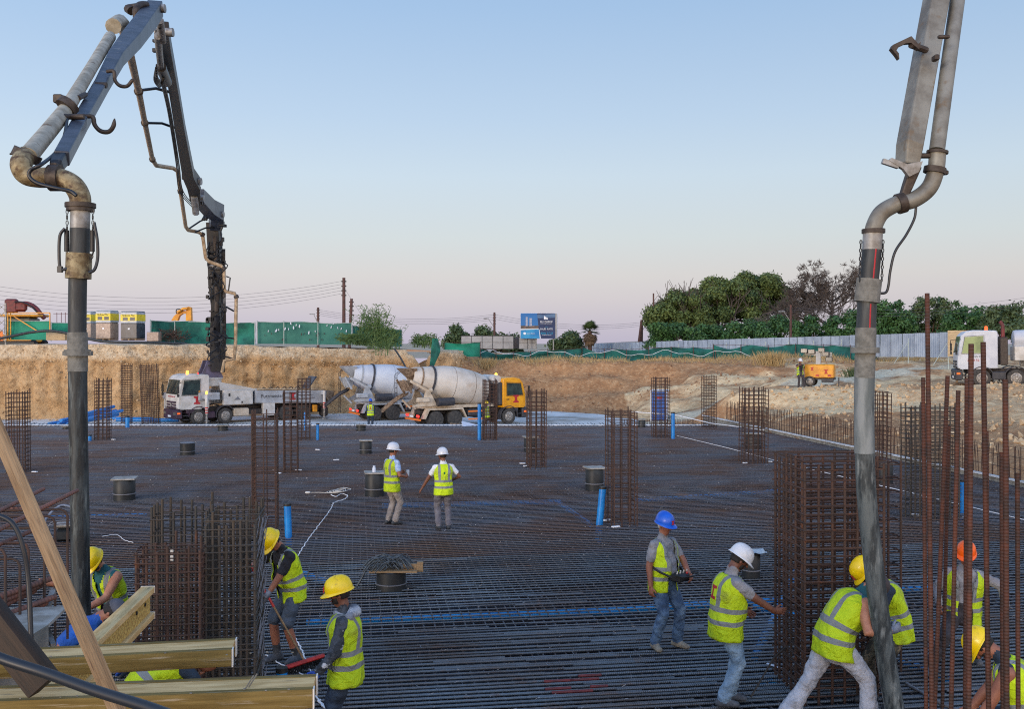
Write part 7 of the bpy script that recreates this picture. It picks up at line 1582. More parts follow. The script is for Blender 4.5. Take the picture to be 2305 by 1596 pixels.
    li = np.array([i for f in fs for i in f[:3]]); fi = np.repeat(np.arange(len(fs)), 3); okf = np.array([m_ not in bare for m_ in idx]); cl[li[okf[fi]]] = 1
    am = np.array([(mnoise.noise((x * 7 + 3, y * 7, z * 13)) + .6 * mnoise.noise((x * 16, y * 16 + 5, z * 24))) if c_ else 0 for (x, y, z), c_ in zip(co, cl)]); co = co + nr * (am * .0105)[:, None]
    allc = np.concatenate([co, np.array(h.v)]) if h.v else co; me3.vertices.foreach_set('co', allc.ravel()); me3.update()
    inst(me3, 'body', t)
    # hair and beard
    def shell(name, matn, keep, r=(.082, .102, .118)):
        g_ = MB(); g_.ball((0, 0, .015), r, 26, 20); vv = [Vector(x) for x in g_.v]; g_.f = [f for f in g_.f if all(keep(vv[i]) for i in f)]; g_.m = [0] * len(g_.f); g_.v = [tuple(HT @ x) for x in vv]; ob_ = g_.build(name, MATS[matn], t, 180); so_ = ob_.modifiers.new('thick', 'SOLIDIFY'); so_.thickness = .012; so_.offset = -.3
    if o.get('hair'): shell('hair', o['hair'], lambda v: (v.y < .035 and v.z > -.055 and not (abs(v.x) > .06 and v.y > .0 and v.z < -.01)) and (v.y < -.01 or v.z > -.02), (.084, .106, .12))
    if o.get('beard'): shell('beard', o['beard'], lambda v: v.z < -.02 and v.y > .0 and not (v.z > -.045 and abs(v.x) < .05 and v.y > .06), (.076, .108, .128))
    # helmet or cap
    hat = o.get('hat'); hk = MATS[hat] if hat else None
    if hat and not hat.startswith('cap'):
        HH = HT @ Matrix.Translation((0, -.008, .042)) @ Matrix.Rotation(R(-4), 4, 'X'); g_ = MB(); nu = 28; vs, fs = [], []
        prof = [(0, 1.0), (.018, 1.0), (.05, .97), (.085, .87), (.113, .7), (.132, .45), (.14, .2), (.142, .001)]
        for z, r in prof:
            for j in range(nu): a = 2 * math.pi * j / nu; rdg = 1 + (.022 if z > .06 and abs(math.cos(a)) < .14 else 0); vs.append((.114 * r * math.cos(a) * rdg, .142 * r * math.sin(a) * rdg, z + (.008 if (z > .08 and abs(math.cos(a) * r) < .2) else 0)))
        for i in range(len(prof) - 1):
            for j in range(nu): j2 = (j + 1) % nu; fs.append((i * nu + j, i * nu + j2, i * nu + nu + j2, i * nu + nu + j))
        g_.add(vs, fs, HH); vs = []
        for (e, dz) in ((0, 0), (1, -.012), (1, -.018), (0, -.006)):
            for j in range(nu):
                a = 2 * math.pi * j / nu; fwd = max(0, math.sin(a)); ex = e * (.012 + .045 * fwd ** 2.5); vs.append(((.114 + ex * .9) * math.cos(a), (.142 + ex) * math.sin(a), dz - .012 * e * fwd))
        fs = [(i * nu + j, i * nu + (j + 1) % nu, ((i + 1) % 4) * nu + (j + 1) % nu, ((i + 1) % 4) * nu + j) for i in range(4) for j in range(nu)]; g_.add(vs, fs, HH); hob = g_.build('hard_hat', hk, t, 50)
        g_ = MB(); 
        for s in (-1, 1): g_.tube([HH @ Vector((s * .05, -.09, .098)), HH @ Vector((s * .056, 0, .112)), HH @ Vector((s * .05, .09, .098))], .008, 6)
        g_.build('ridge', hk, hob, 60)
        if o.get('sticker', True): 
            e = emblem(hob, HH @ Matrix.Translation((0, .146, .04)) @ Matrix.Rotation(R(180), 4, 'Z') @ Matrix.Rotation(R(-14), 4, 'X'), .05); e.name = 'sticker'
        g_ = MB(); g_.lathe([(-.014, .102), (-.002, .104)], 24, HT @ Matrix.Translation((0, -.004, .036)) @ Matrix.Rotation(math.pi / 2, 4, 'Y') @ Matrix.Diagonal((1, 1.25, .82, 1)), cap=False); g_.build('head_band', MATS['strap_black'], hob, 60)
    elif hat:
        g_ = MB(); g_.ball((0, -.004, .05), (.088, .108, .088), 20, 12, HT); vs = []
        g_.f = [f for f in g_.f if True]; back = o.get('backward', False); s_ = -1 if back else 1
        brim = [(math.sin(a) * .075, s_ * (.085 + .085 * math.cos(a)), .04 - .02 * math.cos(a)) for a in [R(-80 + 160 * i / 10) for i in range(11)]] + [(.07, s_ * .06, .048), (-.07, s_ * .06, .048)]
        n0 = len(brim); g_.add(brim + [(x, y, z - .008) for x, y, z in brim], [tuple(range(n0)), tuple(range(2 * n0 - 1, n0 - 1, -1))] + [(i, n0 + i, n0 + (i + 1) % n0, (i + 1) % n0) for i in range(n0)], HT); g_.build('cap', hk, t, 50)
    if o.get('peak'):
        g_ = MB(); brim = [(math.sin(a) * .08, .08 + .10 * math.cos(a), .03 - .03 * math.cos(a)) for a in [R(-80 + 160 * i / 10) for i in range(11)]] + [(.07, .06, .035), (-.07, .06, .035)]; n0 = len(brim)
        g_.add(brim + [(x, y, z - .008) for x, y, z in brim], [tuple(range(n0)), tuple(range(2 * n0 - 1, n0 - 1, -1))] + [(i, n0 + i, n0 + (i + 1) % n0, (i + 1) % n0) for i in range(n0)], HT); g_.build('cap_peak', MATS['cap_grey'], t, 50)
    # vest
    if o.get('vest', True):
        vz = [-.155, -.13, -.09, -.05, 0, .05, .1, .15, .2, .25, .3, .35, .40, .44, .47, .495, .515, .53]
        hem = o.get('hem', 0); nu = 56; vs, fs, vc = [], [], []; op = o.get('open', .012); loose = o.get('loose', .03); rv = random.Random(int(pos[0] * 77))
        def rad(z):
            for (z0, a0, b0), (z1, a1, b1) in zip(tors, tors[1:]):
                if z <= z1 or z1 == tors[-1][0]:
                    f = max(-.6, min(1, (z - z0) / (z1 - z0))); return a0 + (a1 - a0) * f, b0 + (b1 - b0) * f
        ph = rv.random() * 9
        for z in vz:
            zz = z - hem * (1 if z < 0 else 0) * (-z / .155); c, rt, fw, up = spine(zz); rx, ry = rad(max(-.1, zz)); c = c + fw * belly * .5 * (1 if .05 < z < .3 else 0)
            g1 = loose * (1.0 if z < .4 else max(.35, 1 - (z - .4) * 5)); 
            if z < 0: g1 += -z * .08
            for j in range(nu):
                a = 2 * math.pi * (j + .5) / nu; wv = 1 + (.035 * math.sin(a * 5 + ph + z * 9) + .02 * math.sin(a * 9 + z * 23 + ph)) * (1 if z < .38 else .3)
                ca, sa = math.cos(a), math.sin(a); sq = (abs(ca) ** 3 + abs(sa) ** 3) ** (-1 / 3) * .35 + .65 if z > .3 else 1
                wv += .055 * mnoise.noise((ca * 2.2 + ph, sa * 2.2, zz * 9)) + .03 * mnoise.noise((ca * 5, sa * 5 + ph, zz * 17)); vs.append(c + rt * (rx + g1) * ca * wv * sq + fw * (ry + g1) * sa * wv * sq); vc.append((ca * (rx + g1), sa, zz))
        K = len(vz)
        for i in range(K - 1):
            for j in range(nu):
                j2 = (j + 1) % nu; cx_ = (vc[i * nu + j][0] + vc[i * nu + j2][0]) / 2; fr_ = vc[i * nu + j][1] > .1
                w_ = op + max(0, vz[i] - .36) * .4
                if fr_ and abs(cx_) < w_: continue
                fs.append((i * nu + j, i * nu + j2, i * nu + nu + j2, i * nu + nu + j))
        mv = bpy.data.meshes.new('vest'); mv.from_pydata([tuple(x) for x in vs], [], fs); at = mv.attributes.new('vco', 'FLOAT_VECTOR', 'POINT'); at.data.foreach_set('vector', [x for c in vc for x in c]); mv.materials.append(MATS[o.get('vestm', 'vest')]); mv.polygons.foreach_set('use_smooth', [True] * len(fs)); mv.update()
        vo = inst(mv, 'vest', t); so_ = vo.modifiers.new('thick', 'SOLIDIFY'); so_.thickness = .006
    if o.get('hood'):
        g_ = MB(); g_.loft([spine(.50)[0] - spine(.5)[2] * .07 + spine(.5)[1] * -.12, spine(.53)[0] - spine(.5)[2] * .1, spine(.50)[0] - spine(.5)[2] * .07 + spine(.5)[1] * .12], [(.05, .05), (.075, .07), (.05, .05)], 12); g_.tube(catmull([spine(.5)[0] + spine(.5)[1] * .1, spine(.52)[0] + spine(.5)[2] * .085, spine(.5)[0] - spine(.5)[1] * .1], 5), .03, 8); g_.build('hood', MATS[o['hood']], t, 180)
    return t
BACK, FACE, RIGHT, LEFT = 0.0, math.pi, -math.pi / 2, math.pi / 2
Y2 = 'workers in lime vests on the site'
def at(x, y): return Gz(x, y, .0)
person('worker in white hard hat, checked shirt and light trousers seen from behind, holding a cup', at(882, 1181), R(-48), dict(hat='hat_white', shirt='shirt_check', trousers='khaki', boots='boot_dark', hair='hair_dark', vestm='vest_leaf', head=12, lean=1, rh=(.20, .24, 1.06), lh=(-.1, .26, 1.1), rhd=(-.5, .9, .1), lhd=(.2, .9, .3), rf=(.08, .03, .085), lf=(-.12, -.02, .085), sticker=False, scale=1.03, hem=.03, vox=.016), Y2)
person('worker in white hard hat and white shirt seen from behind, one arm held out', at(998, 1192), R(14), dict(hat='hat_white', shirt='shirt_white', trousers='trousers_grey', boots='boot_dark', skin='skin_dark', hair='hair_dark', vestm='vest_leaf', head=-34, pitch=-2, lh=(-.46, .16, .90), lel=(-.3, -1, 0), lhd=(-.5, .3, -.8), rh=(.26, .2, 1.08), rel=(.7, -.8, 0), rf=(.12, .02, .085), lf=(-.10, 0, .085), sticker=False, scale=1.0, vox=.016, curl=15), Y2)
pb = person('older worker in blue hard hat and grey shirt wearing a remote control', at(1492, 1458), R(180 + 42), dict(hat='hat_blue', shirt='shirt_grey', trousers='jeans', boots='boot_tan', hair='hair_white', belly=.05, pitch=-7, head=6, lean=0, open=.075, rh=(.27, .02, .86), rhd=(.05, .1, -1), lh=(-.12, .34, 1.02), lel=(-.8, -.5, 0), rf=(.15, -.02, .085), lf=(-.15, .12, .085), rfy=24, lfy=-8, scale=1.02, bulk=1.1, sleeve=.6), Y2)
mtx = mw(pb)
RC = thing('remote_control', 'black remote control box with a hoop worn by the man in the blue hard hat', 'remote control', mtx @ Vector((-.02, .30, .99)), R(180 + 42))
m = MB(); m.box((0, 0, 0), (.3, .16, .1), bev=.02); m.build('box', MATS['black'], RC, 40)
m = MB(); m.tube(catmull([(-.15, .02, .04), (-.17, .16, .05), (0, .21, .05), (.17, .16, .05), (.15, .02, .04)], 5), .012, 6); m.build('hoop', MATS['black'], RC, 60)
m = MB()
for i in range(4): m.tube([(-.1 + i * .066, 0, .05), (-.1 + i * .066, .01, .09)], .009, 6)
m.build('levers', MATS['pale_screen'], RC, 60); m = MB(); m.ball((-.05, .05, .055), .018, 8, 6); m.build('stop_button', MATS['red'], RC, 60)
m = MB(); m.tube(catmull([(-.14, -.05, 0), (-.2, -.26, .12), (-.1, -.44, .22), (.12, -.46, .2), (.24, -.26, .1), (.14, -.05, 0)], 5), .016, 6); m.build('belt', MATS['strap_black'], RC, 60)
person('worker in white hard hat with dark beard and pale jeans stretching out his hand', at(1634, 1588), R(-80), dict(hat='hat_white', shirt='shirt_grey', trousers='jeans_pale', boots='boot_grey', skin='skin_dark', hair='hair_dark', beard='hair_dark', pitch=-24, head=2, lean=8, rh=(.17, .52, 1.05), rel=(.5, -.2, -.8), rhd=(0, 1, -.1), lh=(-.2, .28, 1.0), rf=(.06, -.06, .085), lf=(-.12, .10, .085), rfy=12, lfy=16, scale=1.03, bulk=1.13, sleeve=.62, curl=18, sticker=False, belly=.03, hem=.02, loose=.04), Y2)
pk = person('worker in yellow hard hat, black shirt and shorts bending over a long broom', at(648, 1488), R(134), dict(hat='hat_yellow', shirt='shirt_black', trousers='shorts_slate', shorts=True, boots='boot_grey', skin='skin_tan', hair='hair_dark', pitch=-30, head=-4, lean=20, belly=.05, open=.06, rh=(.08, .46, 1.2), lh=(-.12, .40, .88), lel=(-1, -.3, 0), rel=(1, -.3, 0), gloves='glove_grey', lhd=(.3, .3, -.7), rf=(.09, .10, .085), lf=(-.13, -.05, .085), scale=1.02, hipxy=(0, -.05), curl=60, sleeve=.7), Y2)
person('worker in yellow hard hat and camouflage hooded top looking left, near the timber beams', Vector(((778 - CX) / FPX * 9.95, 9.95, 0)), R(92), dict(hat='hat_yellow', shirt='camo_grey', trousers='jeans_dark', boots='boot_dark', skin='skin_dark', hair='hair_dark', beard='hair_dark', pitch=-8, head=-4, sleeve=2, hood='hood_pale', rh=(.24, .16, .90), rel=(.4, -1, 0), lh=(-.22, .24, .92), gloves='glove_blue', vestm='vest_plain', rf=(.1, .05, .085), lf=(-.1, -.05, .085), scale=1.0, peak=True, hem=.02, loose=.045), Y2)
person('worker in yellow hard hat leaning out right of the left concrete hose, arm stretched left', Vector(((226 - CX) / FPX * 12.2, 12.4, 0)), R(180 - 18), dict(hat='hat_yellow', shirt='shirt_teal', trousers='trousers_dark', boots='boot_dark', skin='skin', hair='hair_dark', beard='hair_dark', pitch=-24, head=10, lean=24, hip=.79, hipxy=(0, -.1), open=.03, rh=(.58, .34, 1.14), rel=(.3, -.6, -.8), lh=(-.1, .46, .92), sleeve=0, rf=(.2, .1, .085), lf=(-.2, -.1, .085), curl=80, scale=1.04), Y2)
person('worker in grey cap and blue shirt stooping by the left concrete hose', Vector(((132 - CX) / FPX * 9.7, 9.8, 0)), R(-82), dict(hat='cap_grey', shirt='shirt_blue', trousers='jeans_dark', boots='boot_dark', skin='skin_tan', hair='hair_dark', beard='hair_dark', vest=False, pitch=-12, head=10, lean=48, hip=.91, hipxy=(0, -.05), rh=(.26, .2, .98), rel=(.4, -.5, -1), lh=(-.1, .42, .86), gloves='glove_blue', sleeve=.6, rf=(.14, .05, .085), lf=(-.14, -.1, .085), curl=60, scale=1.06), Y2)
person('bent back of a worker in a lime vest between the two lowest timber beams', Vector(((402 - CX) / FPX * 9.8, 9.8, 0)), R(-60), dict(shirt='shirt_navy', trousers='jeans_dark', boots='boot_dark', hair='hair_dark', pitch=-30, lean=76, hip=.74, hipxy=(0, -.36), rh=(.2, .5, .35), lh=(-.2, .5, .35), rf=(.16, .06, .085), lf=(-.14, -.16, .085), curl=50, scale=1.04), Y2)
person('worker in yellow hard hat and camouflage trousers standing behind the right concrete hose', Vector(((1992 - CX) / FPX * 11.35, 11.35, 0)), R(98), dict(hat='hat_yellow', shirt='shirt_navy', trousers='camo', boots='boot_dark', skin='skin_tan', hair='hair_dark', beard='hair_dark', pitch=-26, head=8, lean=27, hip=.90, hipxy=(0, -.12), open=.05, rh=(.02, .36, .98), rel=(1, -.5, -.4), lh=(-.16, .42, .95), lel=(-.7, -.6, -.4), rf=(.13, .1, .085), lf=(-.13, -.06, .085), curl=65, scale=1.03, loose=.045, sleeve=.55), Y2)
person('worker in white trousers leaning hard against the right concrete hose with gloved hands', Vector(((1884 - CX) / FPX * 10.74, 10.76, -.02)), R(-84), dict(hat='cap_brown', shirt='shirt_teal', trousers='trousers_white', boots='boot_grey', skin='skin', hair='hair_dark', pitch=-30, head=4, lean=38, hip=.88, hipxy=(0, -.02), sleeve=0, gloves='glove_grey', vestm='vest_plain', rh=(.3, .42, 1.04), rel=(.6, -.8, -.75), rhd=(-.15, .9, .25), rpn=(-1, .2, 0), lh=(-.1, .52, 1.0), lel=(-.6, -.1, -1), rf=(.18, .26, .085), lf=(-.14, -.46, .085), lk=(-.2, 1, 0), curl=50, scale=1.09, bulk=1.16, loose=.045, open=.05, vox=.012, flare=.025), Y2)
person('worker in orange hard hat and grey shirt striding behind the rusty rods', Vector(((2168 - CX) / FPX * 12.6, 12.6, 0)), R(180 - 16), dict(hat='hat_orange', shirt='shirt_grey', trousers='trousers_dark', boots='boot_grey', skin='skin_tan', hair='hair_dark', pitch=-10, head=12, lean=5, side=-3, hip=.78, open=.085, rh=(.3, .14, .84), lh=(-.48, .1, .86), lel=(-1, -.4, 0), rf=(.42, .26, .085), lf=(-.2, -.34, .1), sleeve=1.6, hem=.05, loose=.045, sticker=False, scale=1.0), Y2)
person('worker in yellow hard hat crouching at the lower right corner, bare upper arm', Vector(((2262 - CX) / FPX * 9.3, 9.3, 0)), R(64), dict(hat='hat_yellow', shirt='shirt_navy', trousers='jeans_dark', boots='boot_dark', skin='skin_tan', hair='hair_dark', beard='hair_dark', pitch=-30, head=6, lean=30, hip=.64, hipxy=(0, -.2), sleeve=0, rh=(.16, .3, .55), lh=(-.2, .26, .5), lel=(-.6, -.6, .3), vestm='vest_plain', rf=(.2, .22, .085), lf=(-.2, -.1, .085), curl=50, scale=1.06, bulk=1.12), Y2)
q0 = P(834, 956, 62.5); q0.z = -1.185
person('distant worker in blue hard hat seen from behind between the trucks', q0, R(8), dict(hat='hat_blue', shirt='shirt_navy', trousers='jeans_dark', boots='boot_dark', skin='skin_tan', hair='hair_dark', vox=.024, sticker=False, face=False, sleeve=1.6, lh=(-.2, .1, .9), scale=1.02), Y2)
q0 = P(1096, 957, 60.8); q0.z = -1.185
person('distant worker in lime vest half hidden behind the column cage at the yellow cab mixer', q0, R(60), dict(hat='hat_yellow', shirt='shirt_navy', trousers='trousers_dark', boots='boot_dark', skin='skin_tan', hair='hair_dark', vox=.024, sticker=False, face=False, scale=1.0), Y2)
q0 = P(1801, 873, 61.8); q0.z = rough_h(q0.x, q0.y, hz(q0.x, q0.y)) - .02
person('distant worker in white hard hat and black shirt standing beside the light tower', q0, R(180 + 6), dict(hat='hat_white', shirt='shirt_black', trousers='trousers_dark', boots='boot_dark', skin='skin_tan', hair='hair_dark', vox=.024, sticker=False, face=False, open=.1, rh=(.12, .22, 1.42), rel=(1, -.2, -.6), rf=(.1, 0, .085), lf=(-.26, .05, .085), scale=1.02), Y2)
# cup, broom
m = MB(); m.lathe([(0, .034), (.13, .043), (.13, .04), (.128, .001)], 16, Matrix.Rotation(-math.pi / 2, 4, 'Y')); o = m.build('cup', MATS['board_white'], smooth=40); o.location = mw(bpy.data.objects['person']) @ Vector((.10, .36, 1.06)); tag(o, 'pale drinking cup held by the worker in the checked shirt', 'cup')
a = mw(pk) @ Vector((.06, .52, 1.33)); BRM = P(686, 1486, 12.6); BRM.z = .11; b = BRM
BR = thing('broom', 'wide broom with a red brush head and a wooden handle, held by the bending man', 'broom', b)
m = MB(); m.tube([a - b, Vector((0, 0, 0))], .013, 8); m.build('handle', MATS['timber'], BR, 60); m = MB(); m.tube([a - b, (a - b) * .55], .016, 8); m.build('grip', MATS['red'], BR, 60)
BM = rotz(R(52)); m = MB(); m.box((0, 0, 0), (.6, .09, .055), BM @ Matrix.Rotation(R(-20), 4, 'X'), .012); m.build('head', MATS['red'], BR, 40)
m = MB(); r_ = random.Random(2)
for i in range(40):
    for k in (-.03, -.01, .01, .03): p = Vector((-.25 + i * .0128, k, -.02)); m.tube([BM @ p, BM @ (p + Vector((r_.uniform(-.01, .01), k * .5 + r_.uniform(-.01, .01), -.075)))], .004, 3, cap=False)
m.build('bristles', MATS['black'], BR)
# white extension cord over the mat
def cord(pts, r, label, wob=.008, z=.012, seed=1, matn='white_print', name='extension_cord', cat='cord'):
    r_ = random.Random(seed); c = catmull([Gz(x, y, z) for x, y in pts], 14); out = []
    for i, p in enumerate(c): out.append(p + Vector((wob * math.sin(i * 1.3) + r_.uniform(-.006, .006), wob * math.cos(i * .9), .004 * math.sin(i))))
    m = MB(); m.tube(out, r, 6); tag(m.build(name, MATS[matn], smooth=180), label, cat); return out
cord([(745, 1114), (757, 1118), (768, 1112), (782, 1116), (775, 1124), (752, 1132), (745, 1145), (735, 1160), (718, 1182), (700, 1206), (680, 1236), (666, 1262), (652, 1300), (640, 1350), (638, 1400), (650, 1415), (666, 1440), (680, 1465), (686, 1484), (694, 1500), (702, 1530), (712, 1570), (735, 1600)], .0095, 'white extension cord running down the mat from a small coil to the lower beams')
cord([(598, 1476), (640, 1500), (668, 1512), (690, 1530), (700, 1552), (720, 1578), (740, 1604)], .0085, 'second thin white cord crossing under the broom', seed=3)
r_ = random.Random(6); m = MB(); c0 = Gz(752, 1110, .02)
for k in range(4):
    m.tube([c0 + Vector((.2 * math.cos(a) * r_.uniform(.7, 1.1) + .08 * k, .22 * math.sin(a) * (1 + .2 * k), .03 + .02 * k)) for a in [j * .45 for j in range(14)]], .009, 6, closed=True)
m.tube(catmull([c0 + Vector((-.1, -.1, .02)), c0 + Vector((-.4, -.05, .02)), c0 + Vector((-.66, -.12, .03))], 5), .009, 6); m.box(c0 + Vector((-.7, -.12, .03)), (.14, .07, .06), bev=.02)
tag(m.build('cord_coil', MATS['pale_screen'], smooth=180), 'loose coil of pale cord with a plug lying on the mat', 'cord')
c = [Gz(x, y, .03) for x, y in ((1524, 981), (1640, 1009), (1760, 1041), (1950, 1086), (2120, 1126), (2312, 1172))]
m = MB(); m.tube(c, .012, 5, cap=False); tag(m.build('string_line', MATS['white_print']), 'taut white string line running across the mat to the right edge', 'string line')
m = MB(); m.tube([P(1420, 927, 51), P(1520, 934, 50), P(1600, 953, 48), P(1720, 968, 45)], .02, 5); tag(m.build('string_line', MATS['white_print']), 'white line along the starter bars by the blue toilet', 'string line')
for (pts, lab) in (([(2040, 1540), (2075, 1560), (2120, 1585), (2160, 1602)], 'pale grey cable on the mat between the right hose and the rods'), ([(230, 1208), (262, 1204), (280, 1216), (300, 1222)], 'thin pale wire scrap on the mat right of the left hose')):
    cord(pts, .02 if 'grey' in lab else .006, lab, .0, matn='grey_print' if 'grey' in lab else 'white_print', name='cable', cat='cable')
for (x, y, lab) in ((1742, 1503, 'white strip of plastic lying left of the large dense cage foot'), (1785, 1546, 'white curved strip of plastic at the foot of the large dense cage')):
    m = MB(); m.box((0, 0, .02), (.2, .045, .012), bev=.005); o = m.build('plastic_strip', MATS['board_white']); o.location = Gz(x, y, .0); o.rotation_euler = (0, .1, -.7); tag(o, lab, 'plastic strip')
m = MB(); m.tube([Gz(1690, 1570, .02), P(1742, 1500, 11.9) + Vector((0, 0, .1)), P(1790, 1440, 12.1)], .012, 6); tag(m.build('loose_bar', MATS['rebar_dark']), 'single loose bar leaning against the large dense cage', 'bar')
# vibrator tool near the left hose
b = Gz(135, 1225); b.y += .2; VB = thing('concrete_vibrator', 'small concrete vibrator with a grey handle frame behind the left hose', 'vibrator', b, .3)
m = MB(); m.box((0, 0, .16), (.34, .3, .26), bev=.05); m.build('motor', MATS['drum'], VB, 40); m = MB(); m.tube(catmull([(-.3, -.2, .02), (-.3, -.2, .36), (0, -.2, .42), (.3, -.2, .36), (.3, -.2, .02)], 4), .016, 6); m.tube(catmull([(-.3, .2, .02), (-.3, .2, .36), (0, .2, .42), (.3, .2, .36), (.3, .2, .02)], 4), .016, 6); m.build('frame', MATS['grey_print'], VB, 60)
m = MB(); m.box((0, 0, .36), (.36, .34, .08), bev=.03); m.build('cover', MATS['lid_board'], VB, 40); m = MB(); m.tube(catmull([(.1, 0, .3), (.2, .2, .6), (-.1, .3, .72), (-.35, .1, .5), (-.4, -.2, .2), (-.2, -.4, .03)], 6), .025, 7); m.build('flexible_shaft', MATS['glove_grey'], VB, 60)
# ------------------------------------------------------------------ foreground: formwork beams, timbers, cables, rods
m = MB(); m.box((-4.7, 3.0, .9), (4.0, 5.6, 3.5 - .3)); o = m.build('concrete_wall', MATS['concrete']); tag(o, 'concrete wall under the formwork beams', kind='structure')
def h20(p, q, label, upright=False, ends=True, grp='timber formwork beams'):
    """timber I-beam: two flanges and a web"""
    p, q = Vector(p), Vector(q); M, l = frame(p, q); t = thing('formwork_beam', label, 'formwork beam', p, 0, grp); t.rotation_euler = M.to_euler()
    S = Matrix.Rotation(0 if upright else math.pi / 2, 4, 'X')
    for s in (-1, 1): m = MB(); m.box((l / 2, 0, s * .08), (l, .08, .04), S, .004); m.build('flange', MATS['beam_yellow_shaded'] if not upright else MATS['beam_top'], t, 40)
    m = MB(); m.box((l / 2 - .001, .024 if not upright else 0, 0), (l - .004, .028, .122), S); m.build('web', MATS['beam_top'] if not upright else MATS['osb'], t)
    m = MB(); m.box((l + .002, 0, .08), (.006, .083, .043), S); m.box((l + .002, 0, -.08), (.006, .083, .043), S); m.build('end_cap', MATS['pale_screen'], t)
    if upright:
        m = MB()
        for x in (.12, .3): m.tube([(l - x, -.02, .02), (l - x, .02, .02)], .012, 10)
        m.build('bolt_hole', MATS['black'], t, 60)
    return t
def at_z(x, y, z): return Gz(x, y, z)
zc = 2.66
pR = at_z(527, 1468, zc); pL = at_z(60, 1492, zc); pL = pR + (pL - pR) * 2.2
h20(pL, pR, 'upper yellow formwork beam lying on its side at the lower left')
pR = at_z(709, 1556, zc); pL = at_z(40, 1582, zc); pL = pR + (pL - pR) * 1.9
h20(pL, pR, 'lowest yellow formwork beam lying on its side along the bottom edge')
h20(Vector((-2.08, 4.2, 2.50)), P(333, 1357, 6.15), 'upright formwork beam with bolt holes pointing away at the rebar cages', True)
r_ = random.Random(5); m = MB()
for i in range(22):
    x_, y_ = r_.uniform(0, 690), r_.choice((1487, 1484, 1572, 1576)) + r_.uniform(-4, 4); p_ = at_z(x_, y_ - x_ * .03, 2.703); s_ = r_.uniform(.002, .005); m.box(p_, (s_ * 2, s_, s_))
for (x_, y_) in ((560, 1548), (552, 1552)): p_ = at_z(x_, y_, 2.7); m.tube([p_, p_ + Vector((.03, .02, .05))], .003, 4)
tag(m.build('concrete_crumbs', MATS['hose_mud']), 'dry concrete crumbs and bent nails lying on the formwork beams', 'crumbs', kind='stuff')
m = MB(); m.beam(Vector((-2.2, 4.35, 2.44)), P(210, 1500, 5.1) + Vector((0, 0, -.12)), .3, .02); tag(m.build('panel_strip', MATS['osb']), 'yellow formwork panel strip under the upper beam', 'formwork panel')
def plank(p, q, w_, h, label, matn, name='timber_prop', roll=0.0):
    p, q = Vector(p), Vector(q); M, l = frame(p, q); M = M @ Matrix.Rotation(roll, 4, 'X'); m = MB(); m.box((l / 2, 0, 0), (l, w_, h), None, .004); o = m.build(name, MATS[matn], smooth=40); o.matrix_world = M; o.location = p; o.rotation_euler = M.to_euler(); tag(o, label, 'timber'); return o
plank(P(-52, 860, 4.35), P(285, 1650, 3.72), .06, .062, 'long light brown square timber leaning across the lower left corner', 'timber', roll=R(32))
plank(P(-90, 1300, 4.05), P(100, 1545, 4.0), .07, .13, 'short dark sided timber leaning at the left edge behind the black hose', 'timber_dark')
m = MB(); m.tube(catmull([P(-90, 1440, 3.5), P(0, 1482, 3.45), P(100, 1515, 3.4), P(215, 1556, 3.3), P(330, 1592, 3.2), P(420, 1625, 3.1)], 8), .0185, 12); tag(m.build('black_hose', MATS['cable_black'], smooth=180), 'thick black hose running across the lower left corner over the beams', 'hose')
m = MB(); m.tube(catmull([P(-40, 1160, 5.0), P(2, 1163, 5.0), P(32, 1184, 5.0), P(52, 1235, 5.0), P(64, 1310, 5.0), P(70, 1450, 4.95), P(72, 1500, 4.9)], 8), .0125, 10); tag(m.build('black_cable', MATS['cable_black'], smooth=180), 'black cable looping down past the stirrups at the left edge', 'cable')
# stirrups and bars lying on the wall top at the left
b = P(60, 1330, 7.0); b.z = 1.6; SC = thing('stirrup_cage', 'rusty cage of rounded stirrups over thick bars at the left edge', 'rebar cage', b)
for i, (x, y, D, hh) in enumerate(((152, 1147, 7.3, .95), (124, 1162, 7.0, .95), (100, 1188, 6.8, .8), (64, 1222, 6.6, .72), (45, 1258, 6.4, .7), (12, 1234, 6.3, .7))):
    p = P(x, y, D); r_ = .05; pts = [(p.x - .9, p.y - .1, p.z), (p.x - r_, p.y, p.z), (p.x - r_ * .3, p.y, p.z - r_ * .3), (p.x, p.y, p.z - r_), (p.x, p.y, p.z - hh)]; m = MB(); m.tube(pts, .0095, 8); m.build('stirrup', MATS['maroon'] if False else MATS['rebar_rust'], SC, 60, world=True)
for (x0, y0, D0, x1, y1, D1) in ((-60, 1222, 6.2, 174, 1104, 7.6), (-60, 1180, 6.6, 98, 1101, 7.9), (-60, 1250, 6.2, 90, 1188, 7.2), (-60, 1150, 7.2, 110, 1143, 7.4)):
    m = MB(); a, c = P(x0, y0, D0), P(x1, y1, D1); M, l = frame(a, c); m.tube([(0, 0, 0), (l, 0, 0)], .015, 10); o = m.build('long_bar', MATS['rebar_bundle'], SC, 60); o.matrix_local = mw(SC).inverted() @ M
b = P(40, 1400, 6.4); RBD = thing('bar_bundle', 'bundle of thick ribbed rusty bars lying at the left edge', 'bar bundle', b)
for i in range(9):
    a, c = P(-80 + i * 2, 1372 + i * 15, 6.2 - .03 * i), P(118 - (i % 3) * 22 + i * 2, 1302 + i * 14, 6.9 - .03 * i); M, l = frame(a, c); m = MB(); m.tube([(0, 0, 0), (l, 0, 0)], .0195, 10); o = m.build('bar', MATS['rebar_bundle'], RBD, 60); o.matrix_local = mw(RBD).inverted() @ M
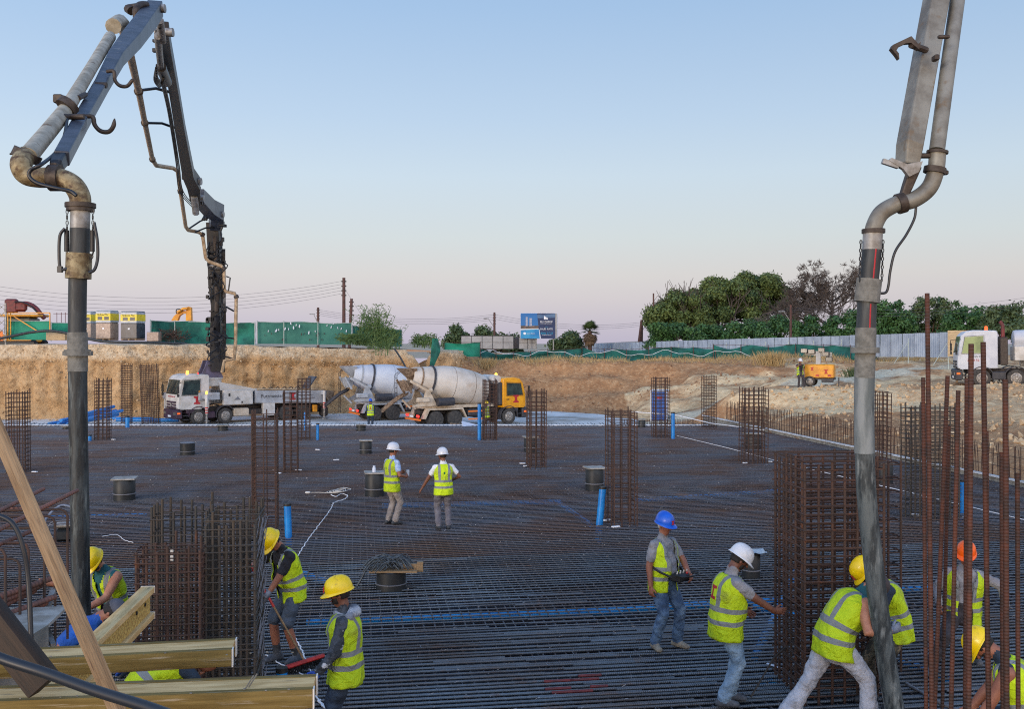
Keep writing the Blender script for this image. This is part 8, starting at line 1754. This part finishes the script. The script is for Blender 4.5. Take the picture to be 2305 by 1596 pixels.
m = MB(); m.add([tuple(P(-120, 1460, 5.6)), tuple(P(60, 1452, 5.7)), tuple(P(152, 1365, 6.6)), tuple(P(-20, 1372, 6.6))], [(0, 1, 2, 3)]); o = m.build('plywood_board', MATS['lid_board']); so_ = o.modifiers.new('thick', 'SOLIDIFY'); so_.thickness = .02; tag(o, 'pale formwork board under the thick bars at the left edge', 'board')
m = MB(); m.beam(P(120, 1455, 6.2), P(98, 1398, 6.6), .03, .03); m.beam(P(96, 1400, 6.6), P(120, 1330, 7.0), .035, .035); tag(m.build('bracket', MATS['steel_grey']), 'thin grey bracket below the formwork board at the left edge', 'bracket')
# upright rods close on the right
rods = ((2087, 660, 2098, 5.9, 0.0139), (2078, 850, 2085, 6.3, 0.0126), (2133, 846, 2102, 6.4, 0.0134), (2157, 879, 2140, 6.0, 0.0134), (2176, 851, 2172, 6.2, 0.0126), (2186, 774, 2180, 5.8, 0.0151), (2213, 770, 2226, 5.9, 0.0151), (2221, 971, 2224, 6.3, 0.0118), (2263, 854, 2266, 5.8, 0.0160), (2255, 1018, 2258, 6.0, 0.0143), (2136, 959, 2120, 6.5, 0.0118), (2290, 1065, 2292, 5.8, .013))
labs = ('tallest rusty rod standing alone at the left of the rods', 'rusty rod just left of the tallest one, shorter', 'rusty rod third from the left, leaning slightly', 'short rusty rod in the middle of the group', 'rusty rod touching the left side of the tall thick pair', 'thick tall rusty rod left of its equally tall neighbour', 'thick tall rusty rod right of its equally tall neighbour', 'short rusty rod hidden beside the right tall rod', 'thick rusty rod near the right edge in front of the white truck', 'shorter rusty rod overlapping the thick one near the right edge', 'lowest topped thin rod beside the leaning third one', 'short thin rusty rod closest to the right edge')
for (x, yt, xb, D, r), lab in zip(rods, labs):
    p = P(x, yt, D); q_ = P(xb, 1640, D - .1); q_ = p + (q_ - p) * (p.z / max(.1, p.z - q_.z)); d = p - q_; m = MB(); m.tube([(0, 0, 0), (0, 0, d.length)], r, 12); o = m.build('starter_rod', MATS['rebar_rod'], smooth=60); o.location = q_; o.rotation_euler = d.to_track_quat('Z', 'Y').to_euler(); tag(o, lab, 'rod', 'upright rusty rods close to the camera')
